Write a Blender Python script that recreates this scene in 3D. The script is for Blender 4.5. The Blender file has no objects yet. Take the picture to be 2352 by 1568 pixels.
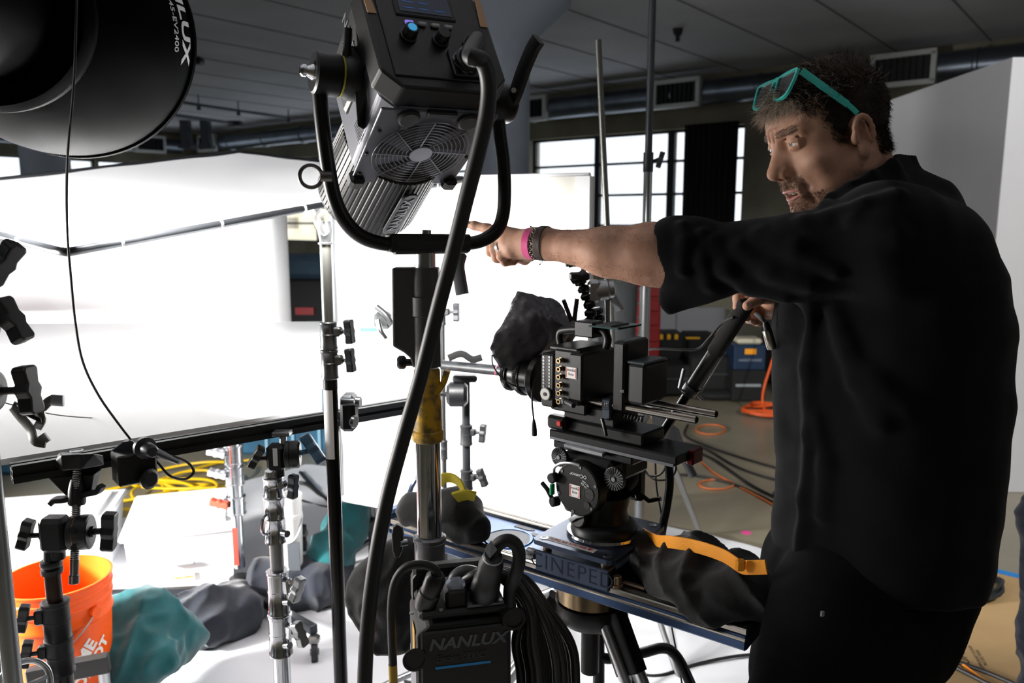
import bpy, bmesh, math, random
import numpy as np
from mathutils import Vector, Matrix, noise
random.seed(7)
R = math.radians
scene = bpy.context.scene
COL = scene.collection
# ---------------------------------------------------------------- camera
F = 2352 * 28 / 36.0
PITCH = R(8.83)
CAMZ = 1.6
cd = bpy.data.cameras.new('camera')
cam = bpy.data.objects.new('camera', cd)
COL.objects.link(cam)
cd.lens = 28; cd.sensor_width = 36; cd.clip_start = 0.02; cd.clip_end = 300
cam.location = (0, 0, CAMZ)
cam.rotation_euler = (R(90) - PITCH, 0, 0)
cd.dof.use_dof = True
cd.dof.focus_distance = 1.45
cd.dof.aperture_fstop = 5.0
scene.camera = cam
# ---------------------------------------------------------------- world, exposure, lights
scene.view_settings.view_transform = 'Standard'
scene.view_settings.look = 'None'
scene.view_settings.exposure = 0.0
scene.view_settings.gamma = 1.0
scene.view_settings.use_curve_mapping = False
try:
    scene.cycles.max_bounces = 7
    scene.cycles.diffuse_bounces = 4
    scene.cycles.glossy_bounces = 3
    scene.cycles.transmission_bounces = 4
    scene.cycles.sample_clamp_indirect = 6
    scene.cycles.caustics_reflective = False
    scene.cycles.caustics_refractive = False
    scene.cycles.use_denoising = True
except Exception:
    pass
w = bpy.data.worlds.new('sky'); scene.world = w
w.use_nodes = True
wn = w.node_tree
bg = wn.nodes['Background']
bg.inputs['Color'].default_value = (0.86, 0.93, 1.0, 1)
bg.inputs['Strength'].default_value = 1.5

def light(kind, name, loc, target, energy, color=(1, 1, 1), size=0.3, size_y=None, spot=None, blend=0.5):
    d = bpy.data.lights.new(name, kind)
    d.energy = energy; d.color = color
    if kind == 'AREA':
        d.shape = 'RECTANGLE' if size_y else 'DISK'
        d.size = size
        if size_y: d.size_y = size_y
    else:
        d.shadow_soft_size = size
    if spot:
        d.spot_size = R(spot); d.spot_blend = blend
    o = bpy.data.objects.new(name, d)
    COL.objects.link(o)
    o.location = loc
    o.rotation_euler = (Vector(target) - Vector(loc)).to_track_quat('-Z', 'Y').to_euler()
    return o

# the two film lamps of the set, then added unseen lights
light('SPOT', 'lamp_beam_reflector', (-1.0, 1.78, 1.96), (-1.2, 3.0, 1.35), 1700, (1, .985, .96), .05, spot=118, blend=.3)
light('SPOT', 'lamp_beam_main', (-.40, 1.72, 1.60), (-.25, 2.9, .65), 180, (1, .985, .96), .06, spot=100, blend=.6)
light('SPOT', 'added_low_spot', (-2.7, 1.9, 1.0), (-1.3, 3.4, .1), 800, (1, .985, .96), .12, spot=100, blend=.6)  # unseen spot added to whiten the bins and the floor sheet
light('AREA', 'added_key_left', (-2.5, 1.85, 1.27), (.4, 1.35, 1.65), 135, (1, .96, .91), .8)  # unseen area light added to brighten the man's face from the left
light('SPOT', 'added_flats_spot', (3.2, .2, 3.9), (3.3, 4.2, .9), 620, (1, .98, .95), .15, spot=62, blend=.5)  # unseen overhead spot added to brighten the flats and floor board
# ---------------------------------------------------------------- pixel -> world helpers
CP, SP = math.cos(PITCH), math.sin(PITCH)
def ray(px, py):
    x = (px - 1176) / F; y = (784 - py) / F
    return Vector((x, CP + y * SP, y * CP - SP))
CAM = Vector((0, 0, CAMZ))
def P(px, py, Y):
    r = ray(px, py); return CAM + r * (Y / r.y)
def PZ(px, py, z):
    r = ray(px, py); return CAM + r * ((z - CAMZ) / r.z)
def PP(px, py, p0, n):
    r = ray(px, py); n = Vector(n)
    return CAM + r * ((Vector(p0) - CAM).dot(n) / r.dot(n))
def pxm(px_len, Y):            # pixels -> metres at depth Y
    return px_len * Y / F
# ---------------------------------------------------------------- materials
def srgb(h):
    h = h.lstrip('#')
    v = [int(h[i:i + 2], 16) / 255 for i in (0, 2, 4)]
    return tuple((c / 12.92 if c <= 0.04045 else ((c + 0.055) / 1.055) ** 2.4) for c in v)
MATS = {}
def mat(name, color, rough=0.6, metal=0.0, noise_amt=0.0, noise_scale=20.0, bump=0.0, bump_scale=60.0,
        emit=None, emit_s=0.0, coat=0.0, spec=0.5, trans=0.0, alpha=1.0, sheen=0.0, sss=0.0, color2=None, stretch=None):
    if name in MATS: return MATS[name]
    if isinstance(color, str): color = srgb(color)
    m = bpy.data.materials.new(name); m.use_nodes = True
    nt = m.node_tree; b = nt.nodes['Principled BSDF']
    b.inputs['Base Color'].default_value = (*color, 1)
    b.inputs['Roughness'].default_value = rough
    b.inputs['Metallic'].default_value = metal
    b.inputs['Specular IOR Level'].default_value = spec
    b.inputs['Coat Weight'].default_value = coat
    b.inputs['Transmission Weight'].default_value = trans
    b.inputs['Alpha'].default_value = alpha
    b.inputs['Sheen Weight'].default_value = sheen
    if sss:
        b.inputs['Subsurface Weight'].default_value = sss
        b.inputs['Subsurface Radius'].default_value = (0.012, 0.004, 0.002)
        b.inputs['Subsurface Scale'].default_value = 1.0
    if emit:
        if isinstance(emit, str): emit = srgb(emit)
        b.inputs['Emission Color'].default_value = (*emit, 1)
        b.inputs['Emission Strength'].default_value = emit_s
    tc = nt.nodes.new('ShaderNodeTexCoord')
    vec = tc.outputs['Object']
    if stretch:
        mp = nt.nodes.new('ShaderNodeMapping'); mp.inputs['Scale'].default_value = stretch
        nt.links.new(vec, mp.inputs['Vector']); vec = mp.outputs['Vector']
    if noise_amt > 0 or color2 is not None:
        n = nt.nodes.new('ShaderNodeTexNoise'); n.inputs['Scale'].default_value = noise_scale
        n.inputs['Detail'].default_value = 6
        nt.links.new(vec, n.inputs['Vector'])
        rp = nt.nodes.new('ShaderNodeValToRGB')
        if color2 is not None:
            if isinstance(color2, str): color2 = srgb(color2)
            rp.color_ramp.elements[0].color = (*color, 1); rp.color_ramp.elements[1].color = (*color2, 1)
            rp.color_ramp.elements[0].position = 0.40; rp.color_ramp.elements[1].position = 0.62
        else:
            a = noise_amt
            rp.color_ramp.elements[0].color = (*[max(0, c * (1 - a)) for c in color], 1)
            rp.color_ramp.elements[1].color = (*[min(1, c * (1 + a)) for c in color], 1)
            rp.color_ramp.elements[0].position = 0.3; rp.color_ramp.elements[1].position = 0.7
        nt.links.new(n.outputs['Fac'], rp.inputs['Fac'])
        nt.links.new(rp.outputs['Color'], b.inputs['Base Color'])
    if bump > 0:
        n2 = nt.nodes.new('ShaderNodeTexNoise'); n2.inputs['Scale'].default_value = bump_scale
        n2.inputs['Detail'].default_value = 5
        nt.links.new(vec, n2.inputs['Vector'])
        bp = nt.nodes.new('ShaderNodeBump'); bp.inputs['Strength'].default_value = bump
        bp.inputs['Distance'].default_value = 0.0025
        nt.links.new(n2.outputs['Fac'], bp.inputs['Height'])
        nt.links.new(bp.outputs['Normal'], b.inputs['Normal'])
    MATS[name] = m
    return m
def fabric_mat(name, color, tr_color, weight):       # thin diffusing cloth: diffuse + translucent
    if name in MATS: return MATS[name]
    m = bpy.data.materials.new(name); m.use_nodes = True
    nt = m.node_tree; nt.nodes.remove(nt.nodes['Principled BSDF'])
    out = nt.nodes['Material Output']
    d = nt.nodes.new('ShaderNodeBsdfDiffuse'); d.inputs['Color'].default_value = (*color, 1)
    t = nt.nodes.new('ShaderNodeBsdfTranslucent'); t.inputs['Color'].default_value = (*tr_color, 1)
    mx = nt.nodes.new('ShaderNodeMixShader'); mx.inputs['Fac'].default_value = weight
    nt.links.new(d.outputs[0], mx.inputs[1]); nt.links.new(t.outputs[0], mx.inputs[2])
    nt.links.new(mx.outputs[0], out.inputs['Surface'])
    MATS[name] = m
    return m
# ---------------------------------------------------------------- mesh builder
ORG = {}
def orth(d):
    d = Vector(d).normalized()
    a = Vector((0, 0, 1)) if abs(d.z) < 0.9 else Vector((1, 0, 0))
    x = a.cross(d).normalized(); y = d.cross(x).normalized()
    return x, y, d
def frame(o, x=None, y=None, z=None):
    """Matrix with origin o; give x and a rough z (or y)."""
    o = Vector(o)
    if x is not None and z is not None:
        x = Vector(x).normalized(); z = Vector(z); z = (z - x * z.dot(x)).normalized(); y = z.cross(x)
    elif x is not None and y is not None:
        x = Vector(x).normalized(); y = Vector(y); y = (y - x * y.dot(x)).normalized(); z = x.cross(y)
    elif y is not None and z is not None:
        y = Vector(y).normalized(); z = Vector(z); z = (z - y * z.dot(y)).normalized(); x = y.cross(z)
    M = Matrix(((x.x, y.x, z.x, o.x), (x.y, y.y, z.y, o.y), (x.z, y.z, z.z, o.z), (0, 0, 0, 1)))
    return M
class MB:
    def __init__(s, M=None):
        s.v = []; s.f = []; s.sm = []; s.M = M
    def add(s, vs, fs, smooth=False, M=None):
        o = len(s.v)
        M = M if M is not None else s.M
        for p in vs:
            p = Vector(p)
            s.v.append(M @ p if M is not None else p)
        for f in fs:
            s.f.append([i + o for i in f]); s.sm.append(smooth)
        return s
    def box(s, c, size, M=None, ch=0.0):
        cx, cy, cz = c; a, b, h = size[0] / 2, size[1] / 2, size[2] / 2
        if ch > 0:      # chamfered box (vertical z edges rounded by bevel planes)
            ch = min(ch, a * .9, b * .9, h * .9)
            vs = []; 
            def idx(): return len(vs)
            pts = {}
            for sx in (-1, 1):
                for sy in (-1, 1):
                    for sz in (-1, 1):
                        for k in range(3):
                            q = [sx * a, sy * b, sz * h]
                            for j in range(3):
                                if j != k: q[j] -= (sx, sy, sz)[j] * ch
                            pts[(sx, sy, sz, k)] = len(vs)
                            vs.append((cx + q[0], cy + q[1], cz + q[2]))
            fs = []
            for k in range(3):
                i, j = [(1, 2), (2, 0), (0, 1)][k]
                for sg in (-1, 1):
                    loop = []
                    for (si, sj) in ((-1, -1), (1, -1), (1, 1), (-1, 1)):
                        t = [0, 0, 0]; t[k] = sg; t[i] = si; t[j] = sj
                        loop.append(pts[(t[0], t[1], t[2], k)])
                    if sg < 0: loop.reverse()
                    fs.append(loop)
            for k in range(3):   # edges along axis k
                i, j = [(1, 2), (2, 0), (0, 1)][k]
                for si in (-1, 1):
                    for sj in (-1, 1):
                        def g(sk, face):
                            t = [0, 0, 0]; t[k] = sk; t[i] = si; t[j] = sj
                            return pts[(t[0], t[1], t[2], face)]
                        q = [g(-1, i), g(1, i), g(1, j), g(-1, j)]
                        if si * sj > 0: q.reverse()
                        fs.append(q)
            for sx in (-1, 1):
                for sy in (-1, 1):
                    for sz in (-1, 1):
                        q = [pts[(sx, sy, sz, k)] for k in range(3)]
                        if sx * sy * sz < 0: q.reverse()
                        fs.append(q)
            return s.add(vs, fs, False, M)
        vs = [(cx + x * a, cy + y * b, cz + z * h) for z in (-1, 1) for y in (-1, 1) for x in (-1, 1)]
        fs = [(0, 2, 3, 1), (4, 5, 7, 6), (0, 1, 5, 4), (2, 6, 7, 3), (0, 4, 6, 2), (1, 3, 7, 5)]
        return s.add(vs, fs, False, M)
    def lathe(s, p0, d, prof, n=24, M=None, caps=True, smooth=True):
        """prof: list of (t along d, radius)."""
        x, y, d = orth(d); p0 = Vector(p0); vs = []; fs = []
        for (t, r) in prof:
            for k in range(n):
                a = 2 * math.pi * k / n
                vs.append(p0 + d * t + (x * math.cos(a) + y * math.sin(a)) * r)
        m = len(prof)
        for i in range(m - 1):
            for k in range(n):
                k2 = (k + 1) % n
                fs.append((i * n + k, i * n + k2, (i + 1) * n + k2, (i + 1) * n + k))
        s.add(vs, fs, smooth, M)
        if caps:
            if prof[0][1] > 1e-6: s.add(vs[:n], [list(range(n))[::-1]], False, M)
            if prof[-1][1] > 1e-6: s.add(vs[-n:], [list(range(n))], False, M)
        return s
    def cyl(s, p0, p1, r, r1=None, n=20, ch=0.0, M=None):
        p0 = Vector(p0); p1 = Vector(p1); L = (p1 - p0).length
        r1 = r if r1 is None else r1
        if ch > 0:
            prof = [(0, r - ch), (ch, r), (L - ch, r1), (L, r1 - ch)]
        else: prof = [(0, r), (L, r1)]
        return s.lathe(p0, p1 - p0, prof, n, M)
    def tube(s, path, r, n=10, closed=False, flat=None, M=None, up=None):
        """swept tube; r number or list; flat=(a,b) gives elliptical half sizes"""
        pts = [Vector(p) for p in path]
        m = len(pts)
        rs = r if isinstance(r, (list, tuple)) else [r] * m
        T = []
        for i in range(m):
            if closed: t = pts[(i + 1) % m] - pts[i - 1]
            else: t = pts[min(i + 1, m - 1)] - pts[max(i - 1, 0)]
            T.append(t.normalized())
        nrm = Vector(up) if up is not None else orth(T[0])[0]
        nrm = (nrm - T[0] * nrm.dot(T[0])).normalized()
        vs = []; fs = []
        for i in range(m):
            if i > 0:
                nrm = nrm - T[i] * nrm.dot(T[i])
                if nrm.length < 1e-6: nrm = orth(T[i])[0]
                nrm.normalize()
            b = T[i].cross(nrm)
            for k in range(n):
                a = 2 * math.pi * k / n
                if flat: 
                    ca, sa = math.cos(a), math.sin(a)
                    e = 0.35
                    vs.append(pts[i] + nrm * flat[0] * math.copysign(abs(ca) ** e, ca) + b * flat[1] * math.copysign(abs(sa) ** e, sa))
                else: vs.append(pts[i] + (nrm * math.cos(a) + b * math.sin(a)) * rs[i])
        for i in range(m if closed else m - 1):
            j = (i + 1) % m
            for k in range(n):
                k2 = (k + 1) % n
                fs.append((i * n + k, i * n + k2, j * n + k2, j * n + k))
        if not closed:
            fs.append(list(range(n))[::-1]); fs.append([(m - 1) * n + k for k in range(n)])
        return s.add(vs, fs, True, M)
    def prism(s, poly, h0, h1, M=None, smooth=False):
        """poly in local xy extruded along local z"""
        n = len(poly)
        vs = [(x, y, h0) for x, y in poly] + [(x, y, h1) for x, y in poly]
        fs = [list(range(n))[::-1], [n + k for k in range(n)]]
        for k in range(n):
            k2 = (k + 1) % n; fs.append((k, k2, n + k2, n + k))
        return s.add(vs, fs, smooth, M)
    def sphere(s, c, r, M=None, nu=16, nv=10):
        if not isinstance(r, (tuple, list)): r = (r, r, r)
        vs = []; fs = []
        for i in range(nv + 1):
            th = math.pi * i / nv
            for k in range(nu):
                a = 2 * math.pi * k / nu
                vs.append((c[0] + r[0] * math.sin(th) * math.cos(a), c[1] + r[1] * math.sin(th) * math.sin(a), c[2] + r[2] * math.cos(th)))
        for i in range(nv):
            for k in range(nu):
                k2 = (k + 1) % nu
                fs.append((i * nu + k, (i + 1) * nu + k, (i + 1) * nu + k2, i * nu + k2))
        return s.add(vs, fs, True, M)
    def grid(s, fn, nu, nv, smooth=True, M=None, closed_u=False):
        vs = [fn(i / nu, j / nv) for j in range(nv + 1) for i in range(nu + 1)]
        fs = [(j * (nu + 1) + i, j * (nu + 1) + i + 1, (j + 1) * (nu + 1) + i + 1, (j + 1) * (nu + 1) + i) for j in range(nv) for i in range(nu)]
        return s.add(vs, fs, smooth, M)
    def build(s, name, m, parent=None, bevel=0.0, solid=0.0, subsurf=0, off=-1, weld=True):
        org = ORG.get(parent.name, Vector()) if parent is not None else Vector()
        me = bpy.data.meshes.new(name)
        me.from_pydata([tuple(p - org) for p in s.v], [], s.f)
        me.polygons.foreach_set('use_smooth', s.sm)
        me.validate(); me.update()
        if weld:
            bm = bmesh.new(); bm.from_mesh(me)
            bmesh.ops.remove_doubles(bm, verts=bm.verts, dist=2e-5)
            bmesh.ops.recalc_face_normals(bm, faces=bm.faces)
            for e in bm.edges:
                if len(e.link_faces) == 2 and e.calc_face_angle(0) > R(42): e.smooth = False
            bm.to_mesh(me); bm.free()
        o = bpy.data.objects.new(name, me)
        COL.objects.link(o)
        if m is not None: me.materials.append(m)
        if parent is not None:
            o.parent = parent; ORG[o.name] = org
        else: ORG[o.name] = Vector()
        if solid:
            md = o.modifiers.new('solid', 'SOLIDIFY'); md.thickness = solid; md.offset = off
        if bevel:
            md = o.modifiers.new('bevel', 'BEVEL'); md.width = bevel; md.segments = 2; md.limit_method = 'ANGLE'; md.angle_limit = R(40)
        if subsurf:
            md = o.modifiers.new('sub', 'SUBSURF'); md.levels = subsurf; md.render_levels = subsurf
        return o
def thing(name, label, cat, loc=(0, 0, 0), group=None):
    o = bpy.data.objects.new(name, None); COL.objects.link(o)
    o.location = loc; o.empty_display_size = 0.1
    ORG[o.name] = Vector(loc)
    o['label'] = label; o['category'] = cat
    if group: o['group'] = group
    return o
def tag(o, label, cat, group=None, kind=None):
    o['label'] = label; o['category'] = cat
    if group: o['group'] = group
    if kind: o['kind'] = kind
    return o
def struct(o, label=None):
    o['kind'] = 'structure'
    if label: o['label'] = label; 
    return o
def bez(pts, n=10):
    """Catmull-Rom through pts"""
    pts = [Vector(p) for p in pts]
    q = [pts[0] * 2 - pts[1]] + pts + [pts[-1] * 2 - pts[-2]]
    out = []
    for i in range(1, len(q) - 2):
        for k in range(n):
            t = k / n
            a, b, c, d = q[i - 1], q[i], q[i + 1], q[i + 2]
            out.append(0.5 * ((2 * b) + (c - a) * t + (2 * a - 5 * b + 4 * c - d) * t * t + (3 * b - a - 3 * c + d) * t ** 3))
    out.append(pts[-1])
    return out
def text(body, M, size, m, parent=None, name='lettering', depth=0.0006, shear=0.0, bold=0.0, mapf=None, align='CENTER', spacing=1.0, sx=1.0):
    cu = bpy.data.curves.new('t', 'FONT'); cu.body = body; cu.size = size; cu.extrude = depth
    cu.align_x = align; cu.align_y = 'CENTER'; cu.shear = shear; cu.offset = bold; cu.space_character = spacing
    cu.resolution_u = 3
    ob = bpy.data.objects.new('t', cu); COL.objects.link(ob)
    dg = bpy.context.evaluated_depsgraph_get(); dg.update()
    me0 = bpy.data.meshes.new_from_object(ob.evaluated_get(dg))
    if mapf:
        bm = bmesh.new(); bm.from_mesh(me0)
        for _ in range(2):
            es = [e for e in bm.edges if e.calc_length() > size * 0.35]
            if es: bmesh.ops.subdivide_edges(bm, edges=es, cuts=2)
        bmesh.ops.triangulate(bm, faces=bm.faces)
        bm.to_mesh(me0); bm.free()
    mb = MB()
    vs = [Vector((v.co.x * sx, v.co.y, v.co.z)) for v in me0.vertices]
    vs = [mapf(v) for v in vs] if mapf else [M @ v for v in vs]
    mb.add(vs, [list(p.vertices) for p in me0.polygons])
    bpy.data.objects.remove(ob); bpy.data.curves.remove(cu); bpy.data.meshes.remove(me0)
    return mb.build(name, m, parent, weld=False)
def ridge(X, f, seed, amp):
    n1 = npnoise(X, f, seed, 1); n2 = npnoise(X, f * 2.3, seed + 1, 1)
    return -amp * (1 - np.minimum(np.abs(n1), 1)) ** 1.5 - amp * .35 * (1 - np.minimum(np.abs(n2), 1))
# ---------------------------------------------------------------- signed-distance modelling (smooth blended solids)
class SDF:
    def __init__(s): s.p = []
    def cap(s, a, b, ra, rb=None, k=0.02, op='u', sc=None):
        s.p.append(('cap', np.array(a, float), np.array(b, float), ra, ra if rb is None else rb, k, op)); return s
    def ell(s, c, r, M=None, k=0.02, op='u'):
        Rm = np.eye(3) if M is None else np.array([list(M[0][:3]), list(M[1][:3]), list(M[2][:3])], float)
        s.p.append(('ell', np.array(c, float), np.array(r, float), Rm, None, k, op)); return s
    def bx(s, c, h, M=None, rd=0.01, k=0.02, op='u'):
        Rm = np.eye(3) if M is None else np.array([list(M[0][:3]), list(M[1][:3]), list(M[2][:3])], float)
        s.p.append(('box', np.array(c, float), np.array(h, float), Rm, rd, k, op)); return s
    def loft(s, a, b, Rm, ha, hb, k=0.02, op='u'):
        """elliptical tapered capsule from a to b; Rm columns = (x axis, y axis, z axis); ha/hb=(rx,ry) radii at the ends"""
        s.p.append(('loft', np.array(a, float), np.array(b, float), np.array(Rm, float), (ha, hb), k, op)); return s
    @staticmethod
    def ev(p, X):
        if p[0] == 'cap':
            a, b = p[1], p[2]; ab = b - a; L = max(ab @ ab, 1e-12)
            t = np.clip((X - a) @ ab / L, 0, 1)
            return np.linalg.norm(X - a - t[:, None] * ab, axis=1) - (p[3] + (p[4] - p[3]) * t)
        if p[0] == 'ell':
            q = (X - p[1]) @ p[3] / p[2]
            k0 = np.linalg.norm(q, axis=1); k1 = np.linalg.norm(q / p[2], axis=1)
            return k0 * (k0 - 1) / np.maximum(k1, 1e-9)
        if p[0] == 'box':
            q = np.abs((X - p[1]) @ p[3]) - (p[2] - p[4])
            return np.linalg.norm(np.maximum(q, 0), axis=1) + np.minimum(q.max(axis=1), 0) - p[4]
        if p[0] == 'loft':
            a, b = p[1], p[2]; ab = b - a; L = ab @ ab
            t0 = (X - a) @ ab / L; t = np.clip(t0, 0, 1)
            q = (X - a - t[:, None] * ab) @ p[3]
            (ax, ay), (bx, by) = p[4]
            rx = ax + (bx - ax) * t; ry = ay + (by - ay) * t; rz = np.minimum(rx, ry) * np.where(t0 < 0, .5, 1.0)
            qx, qy, qz = q[:, 0] / rx, q[:, 1] / ry, q[:, 2] / rz
            k0 = np.sqrt(qx * qx + qy * qy + qz * qz)
            k1 = np.sqrt((qx / rx) ** 2 + (qy / ry) ** 2 + (qz / rz) ** 2)
            return k0 * (k0 - 1) / np.maximum(k1, 1e-9)
    def value(s, X, cull=None):
        d = np.full(len(X), 1.0)
        for i, p in enumerate(s.p):
            if cull is not None and not cull[i]: continue
            e = s.ev(p, X); k = p[5]
            if p[6] == 'u':
                h = np.maximum(k - np.abs(d - e), 0) / k; d = np.minimum(d, e) - h * h * k * .25
            elif p[6] == 's':
                h = np.maximum(k - np.abs(d + e), 0) / k; d = np.maximum(d, -e) + h * h * k * .25
            elif p[6] == 'i':
                h = np.maximum(k - np.abs(d - e), 0) / k; d = np.maximum(d, e) + h * h * k * .25
        return d
    def mesh(s, lo, hi, h, B=12, warp=None, margin=0.0):
        lo = np.array(lo, float); hi = np.array(hi, float)
        nb = np.ceil((hi - lo) / (h * B)).astype(int)
        half = h * B * math.sqrt(3) / 2
        kmax = max(p[5] for p in s.p)
        bi = np.stack(np.meshgrid(*[np.arange(n) for n in nb], indexing='ij'), -1).reshape(-1, 3)
        C = lo + (bi + .5) * h * B
        E = np.stack([s.ev(p, C) for p in s.p], 1)
        V = s.value(C)
        act = np.abs(V) < half * 1.6 + kmax * .5 + margin
        N = nb * B + 4
        key = lambda c: (c[:, 0] * N[1] + c[:, 1]) * N[2] + c[:, 2]
        g1 = np.arange(B + 1)
        G = np.stack(np.meshgrid(g1, g1, g1, indexing='ij'), -1).reshape(-1, 3)
        vid = []; vpos = []; quads = []
        for b, e in zip(bi[act], E[act]):
            cull = e < half * 2 + kmax + margin + 0.0
            base = b * B
            X = lo + (base + G) * h
            D = s.value(X, cull)
            if warp is not None: D = D + warp(X)
            D = D.reshape(B + 1, B + 1, B + 1)
            if D.min() > 0 or D.max() < 0: continue
            sg = D < 0
            c8 = np.stack([sg[i:B + i, j:B + j, k:B + k] for i in (0, 1) for j in (0, 1) for k in (0, 1)], 0)
            mix = c8.any(0) & ~c8.all(0)
            cs = np.argwhere(mix)
            if len(cs) == 0: continue
            acc = np.zeros((len(cs), 3)); cnt = np.zeros(len(cs))
            for ax in range(3):
                o1, o2 = [(1, 2), (0, 2), (0, 1)][ax]
                for u in (0, 1):
                    for v in (0, 1):
                        off = np.zeros(3, int); off[o1] = u; off[o2] = v
                        p0 = cs + off; p1 = p0.copy(); p1[:, ax] += 1
                        d0 = D[p0[:, 0], p0[:, 1], p0[:, 2]]; d1 = D[p1[:, 0], p1[:, 1], p1[:, 2]]
                        cr = (d0 < 0) != (d1 < 0)
                        t = np.where(cr, d0 / np.where(cr, d0 - d1, 1), 0)
                        q = p0.astype(float); q[:, ax] += t
                        acc += q * cr[:, None]; cnt += cr
            vid.append(key(cs + base)); vpos.append(lo + (acc / cnt[:, None] + base) * h)
            for ax in range(3):
                o1, o2 = [(1, 2), (2, 0), (0, 1)][ax]
                sl = [slice(0, B)] * 3; s2 = list(sl); s2[ax] = slice(1, B + 1)
                A = sg[tuple(sl)]; Bq = sg[tuple(s2)]
                for flip, msk in ((False, A & ~Bq), (True, ~A & Bq)):
                    es = np.argwhere(msk)
                    if len(es) == 0: continue
                    es = es + base
                    q = []
                    for (u, v) in ((0, 0), (-1, 0), (-1, -1), (0, -1)):
                        c = es.copy(); c[:, o1] += u; c[:, o2] += v; q.append(c)
                    ok = np.all([(c >= 0).all(1) for c in q], 0)
                    q = np.stack([key(c) for c in q], 1)[ok]
                    if flip: q = q[:, ::-1]
                    quads.append(q)
        vid = np.concatenate(vid); vpos = np.concatenate(vpos); quads = np.concatenate(quads)
        o = np.argsort(vid); vid = vid[o]; vpos = vpos[o]
        ix = np.searchsorted(vid, quads); ix = np.clip(ix, 0, len(vid) - 1)
        ok = (vid[ix] == quads).all(1)
        return vpos, ix[ok]
def sdf_object(name, sdf, lo, hi, h, m, parent=None, warp=None, margin=0.0, post=None, smooth_it=0):
    V, Q = sdf.mesh(lo, hi, h, warp=warp, margin=margin)
    if post is not None: V = post(V)
    org = ORG.get(parent.name, Vector()) if parent is not None else Vector()
    V = V - np.array(org)
    me = bpy.data.meshes.new(name)
    me.vertices.add(len(V)); me.vertices.foreach_set('co', V.astype(np.float32).ravel())
    me.loops.add(Q.size); me.loops.foreach_set('vertex_index', Q.astype(np.int32).ravel())
    me.polygons.add(len(Q)); me.polygons.foreach_set('loop_start', (np.arange(len(Q)) * 4).astype(np.int32))
    me.update(calc_edges=True); me.validate()
    me.polygons.foreach_set('use_smooth', [True] * len(me.polygons))
    o = bpy.data.objects.new(name, me); COL.objects.link(o)
    me.materials.append(m)
    if parent is not None: o.parent = parent; ORG[o.name] = org
    else: ORG[o.name] = Vector()
    if smooth_it:
        md = o.modifiers.new('smooth', 'SMOOTH'); md.iterations = smooth_it; md.factor = .5
    return o
def npnoise(X, freq, seed=0.0, octaves=2):
    """cheap smooth pseudo noise made of rotated sines, vectorised"""
    out = np.zeros(len(X)); a = 1.0; f = freq
    rs = np.random.RandomState(int(seed * 10) + 3)
    for o in range(octaves):
        for i in range(4):
            d = rs.normal(size=3); d /= np.linalg.norm(d); d2 = rs.normal(size=3); d2 /= np.linalg.norm(d2)
            out += a * np.sin(X @ d * f + rs.rand() * 6.28 + 1.6 * np.sin(X @ d2 * f * .6 + rs.rand() * 6.28)) * .35
        a *= .5; f *= 2.1
    return out
# ================================================================ ROOM
CEIL = 4.05
U = Vector((.781, -.625, 0)).normalized()          # along the back wall (left to right)
N = Vector((.625, .781, 0)).normalized()           # outwards through the back wall
CORNER = Vector((-9.3, 24.5, 0))
concrete = mat('board_marked_concrete', '#8a8574', .9, noise_amt=.35, noise_scale=.9, bump=.25, bump_scale=6)
ceil_m = mat('ceiling_concrete', '#d3d6df', .85, noise_amt=.12, noise_scale=.7, bump=.15, bump_scale=3)
black_m = mat('black_frame_paint', '#0c0d0f', .6)
def wall(name, p0, d, n, L, H, ops, th, m):
    ss = sorted({0, L, *[o[0] for o in ops], *[o[1] for o in ops]}); zs = sorted({0, H, *[o[2] for o in ops], *[o[3] for o in ops]})
    mb = MB(frame(p0, x=d, y=n))
    for i in range(len(ss) - 1):
        for j in range(len(zs) - 1):
            sc, zc = (ss[i] + ss[i + 1]) / 2, (zs[j] + zs[j + 1]) / 2
            if any(o[0] < sc < o[1] and o[2] < zc < o[3] for o in ops): continue
            mb.box((sc, th / 2, zc), (ss[i + 1] - ss[i], th, zs[j + 1] - zs[j]))
    return struct(mb.build(name, m, weld=False))
def s_at(px, py=450):       # distance along the back wall seen at this pixel
    return (PP(px, py, CORNER, N) - CORNER).dot(U)
WT, WB = 3.17, .95
ops = [(s_at(560, 540), s_at(1165), WB, WT), (s_at(1217), s_at(1703), WB, WT)]
wall('wall_back', CORNER, U, N, 33, CEIL, ops, .35, concrete)
V_ = -N
sl = lambda px, py=390: (PP(px, py, CORNER, U) - CORNER).dot(V_)
opl = [(26 - sl(228), 26 - sl(345), WB, 3.15), (26 - sl(-30), 26 - sl(222), WB, 3.15)]
PL = CORNER + V_ * 26
wall('wall_left', PL, N, -U, 26, CEIL, opl, .35, concrete)
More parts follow.
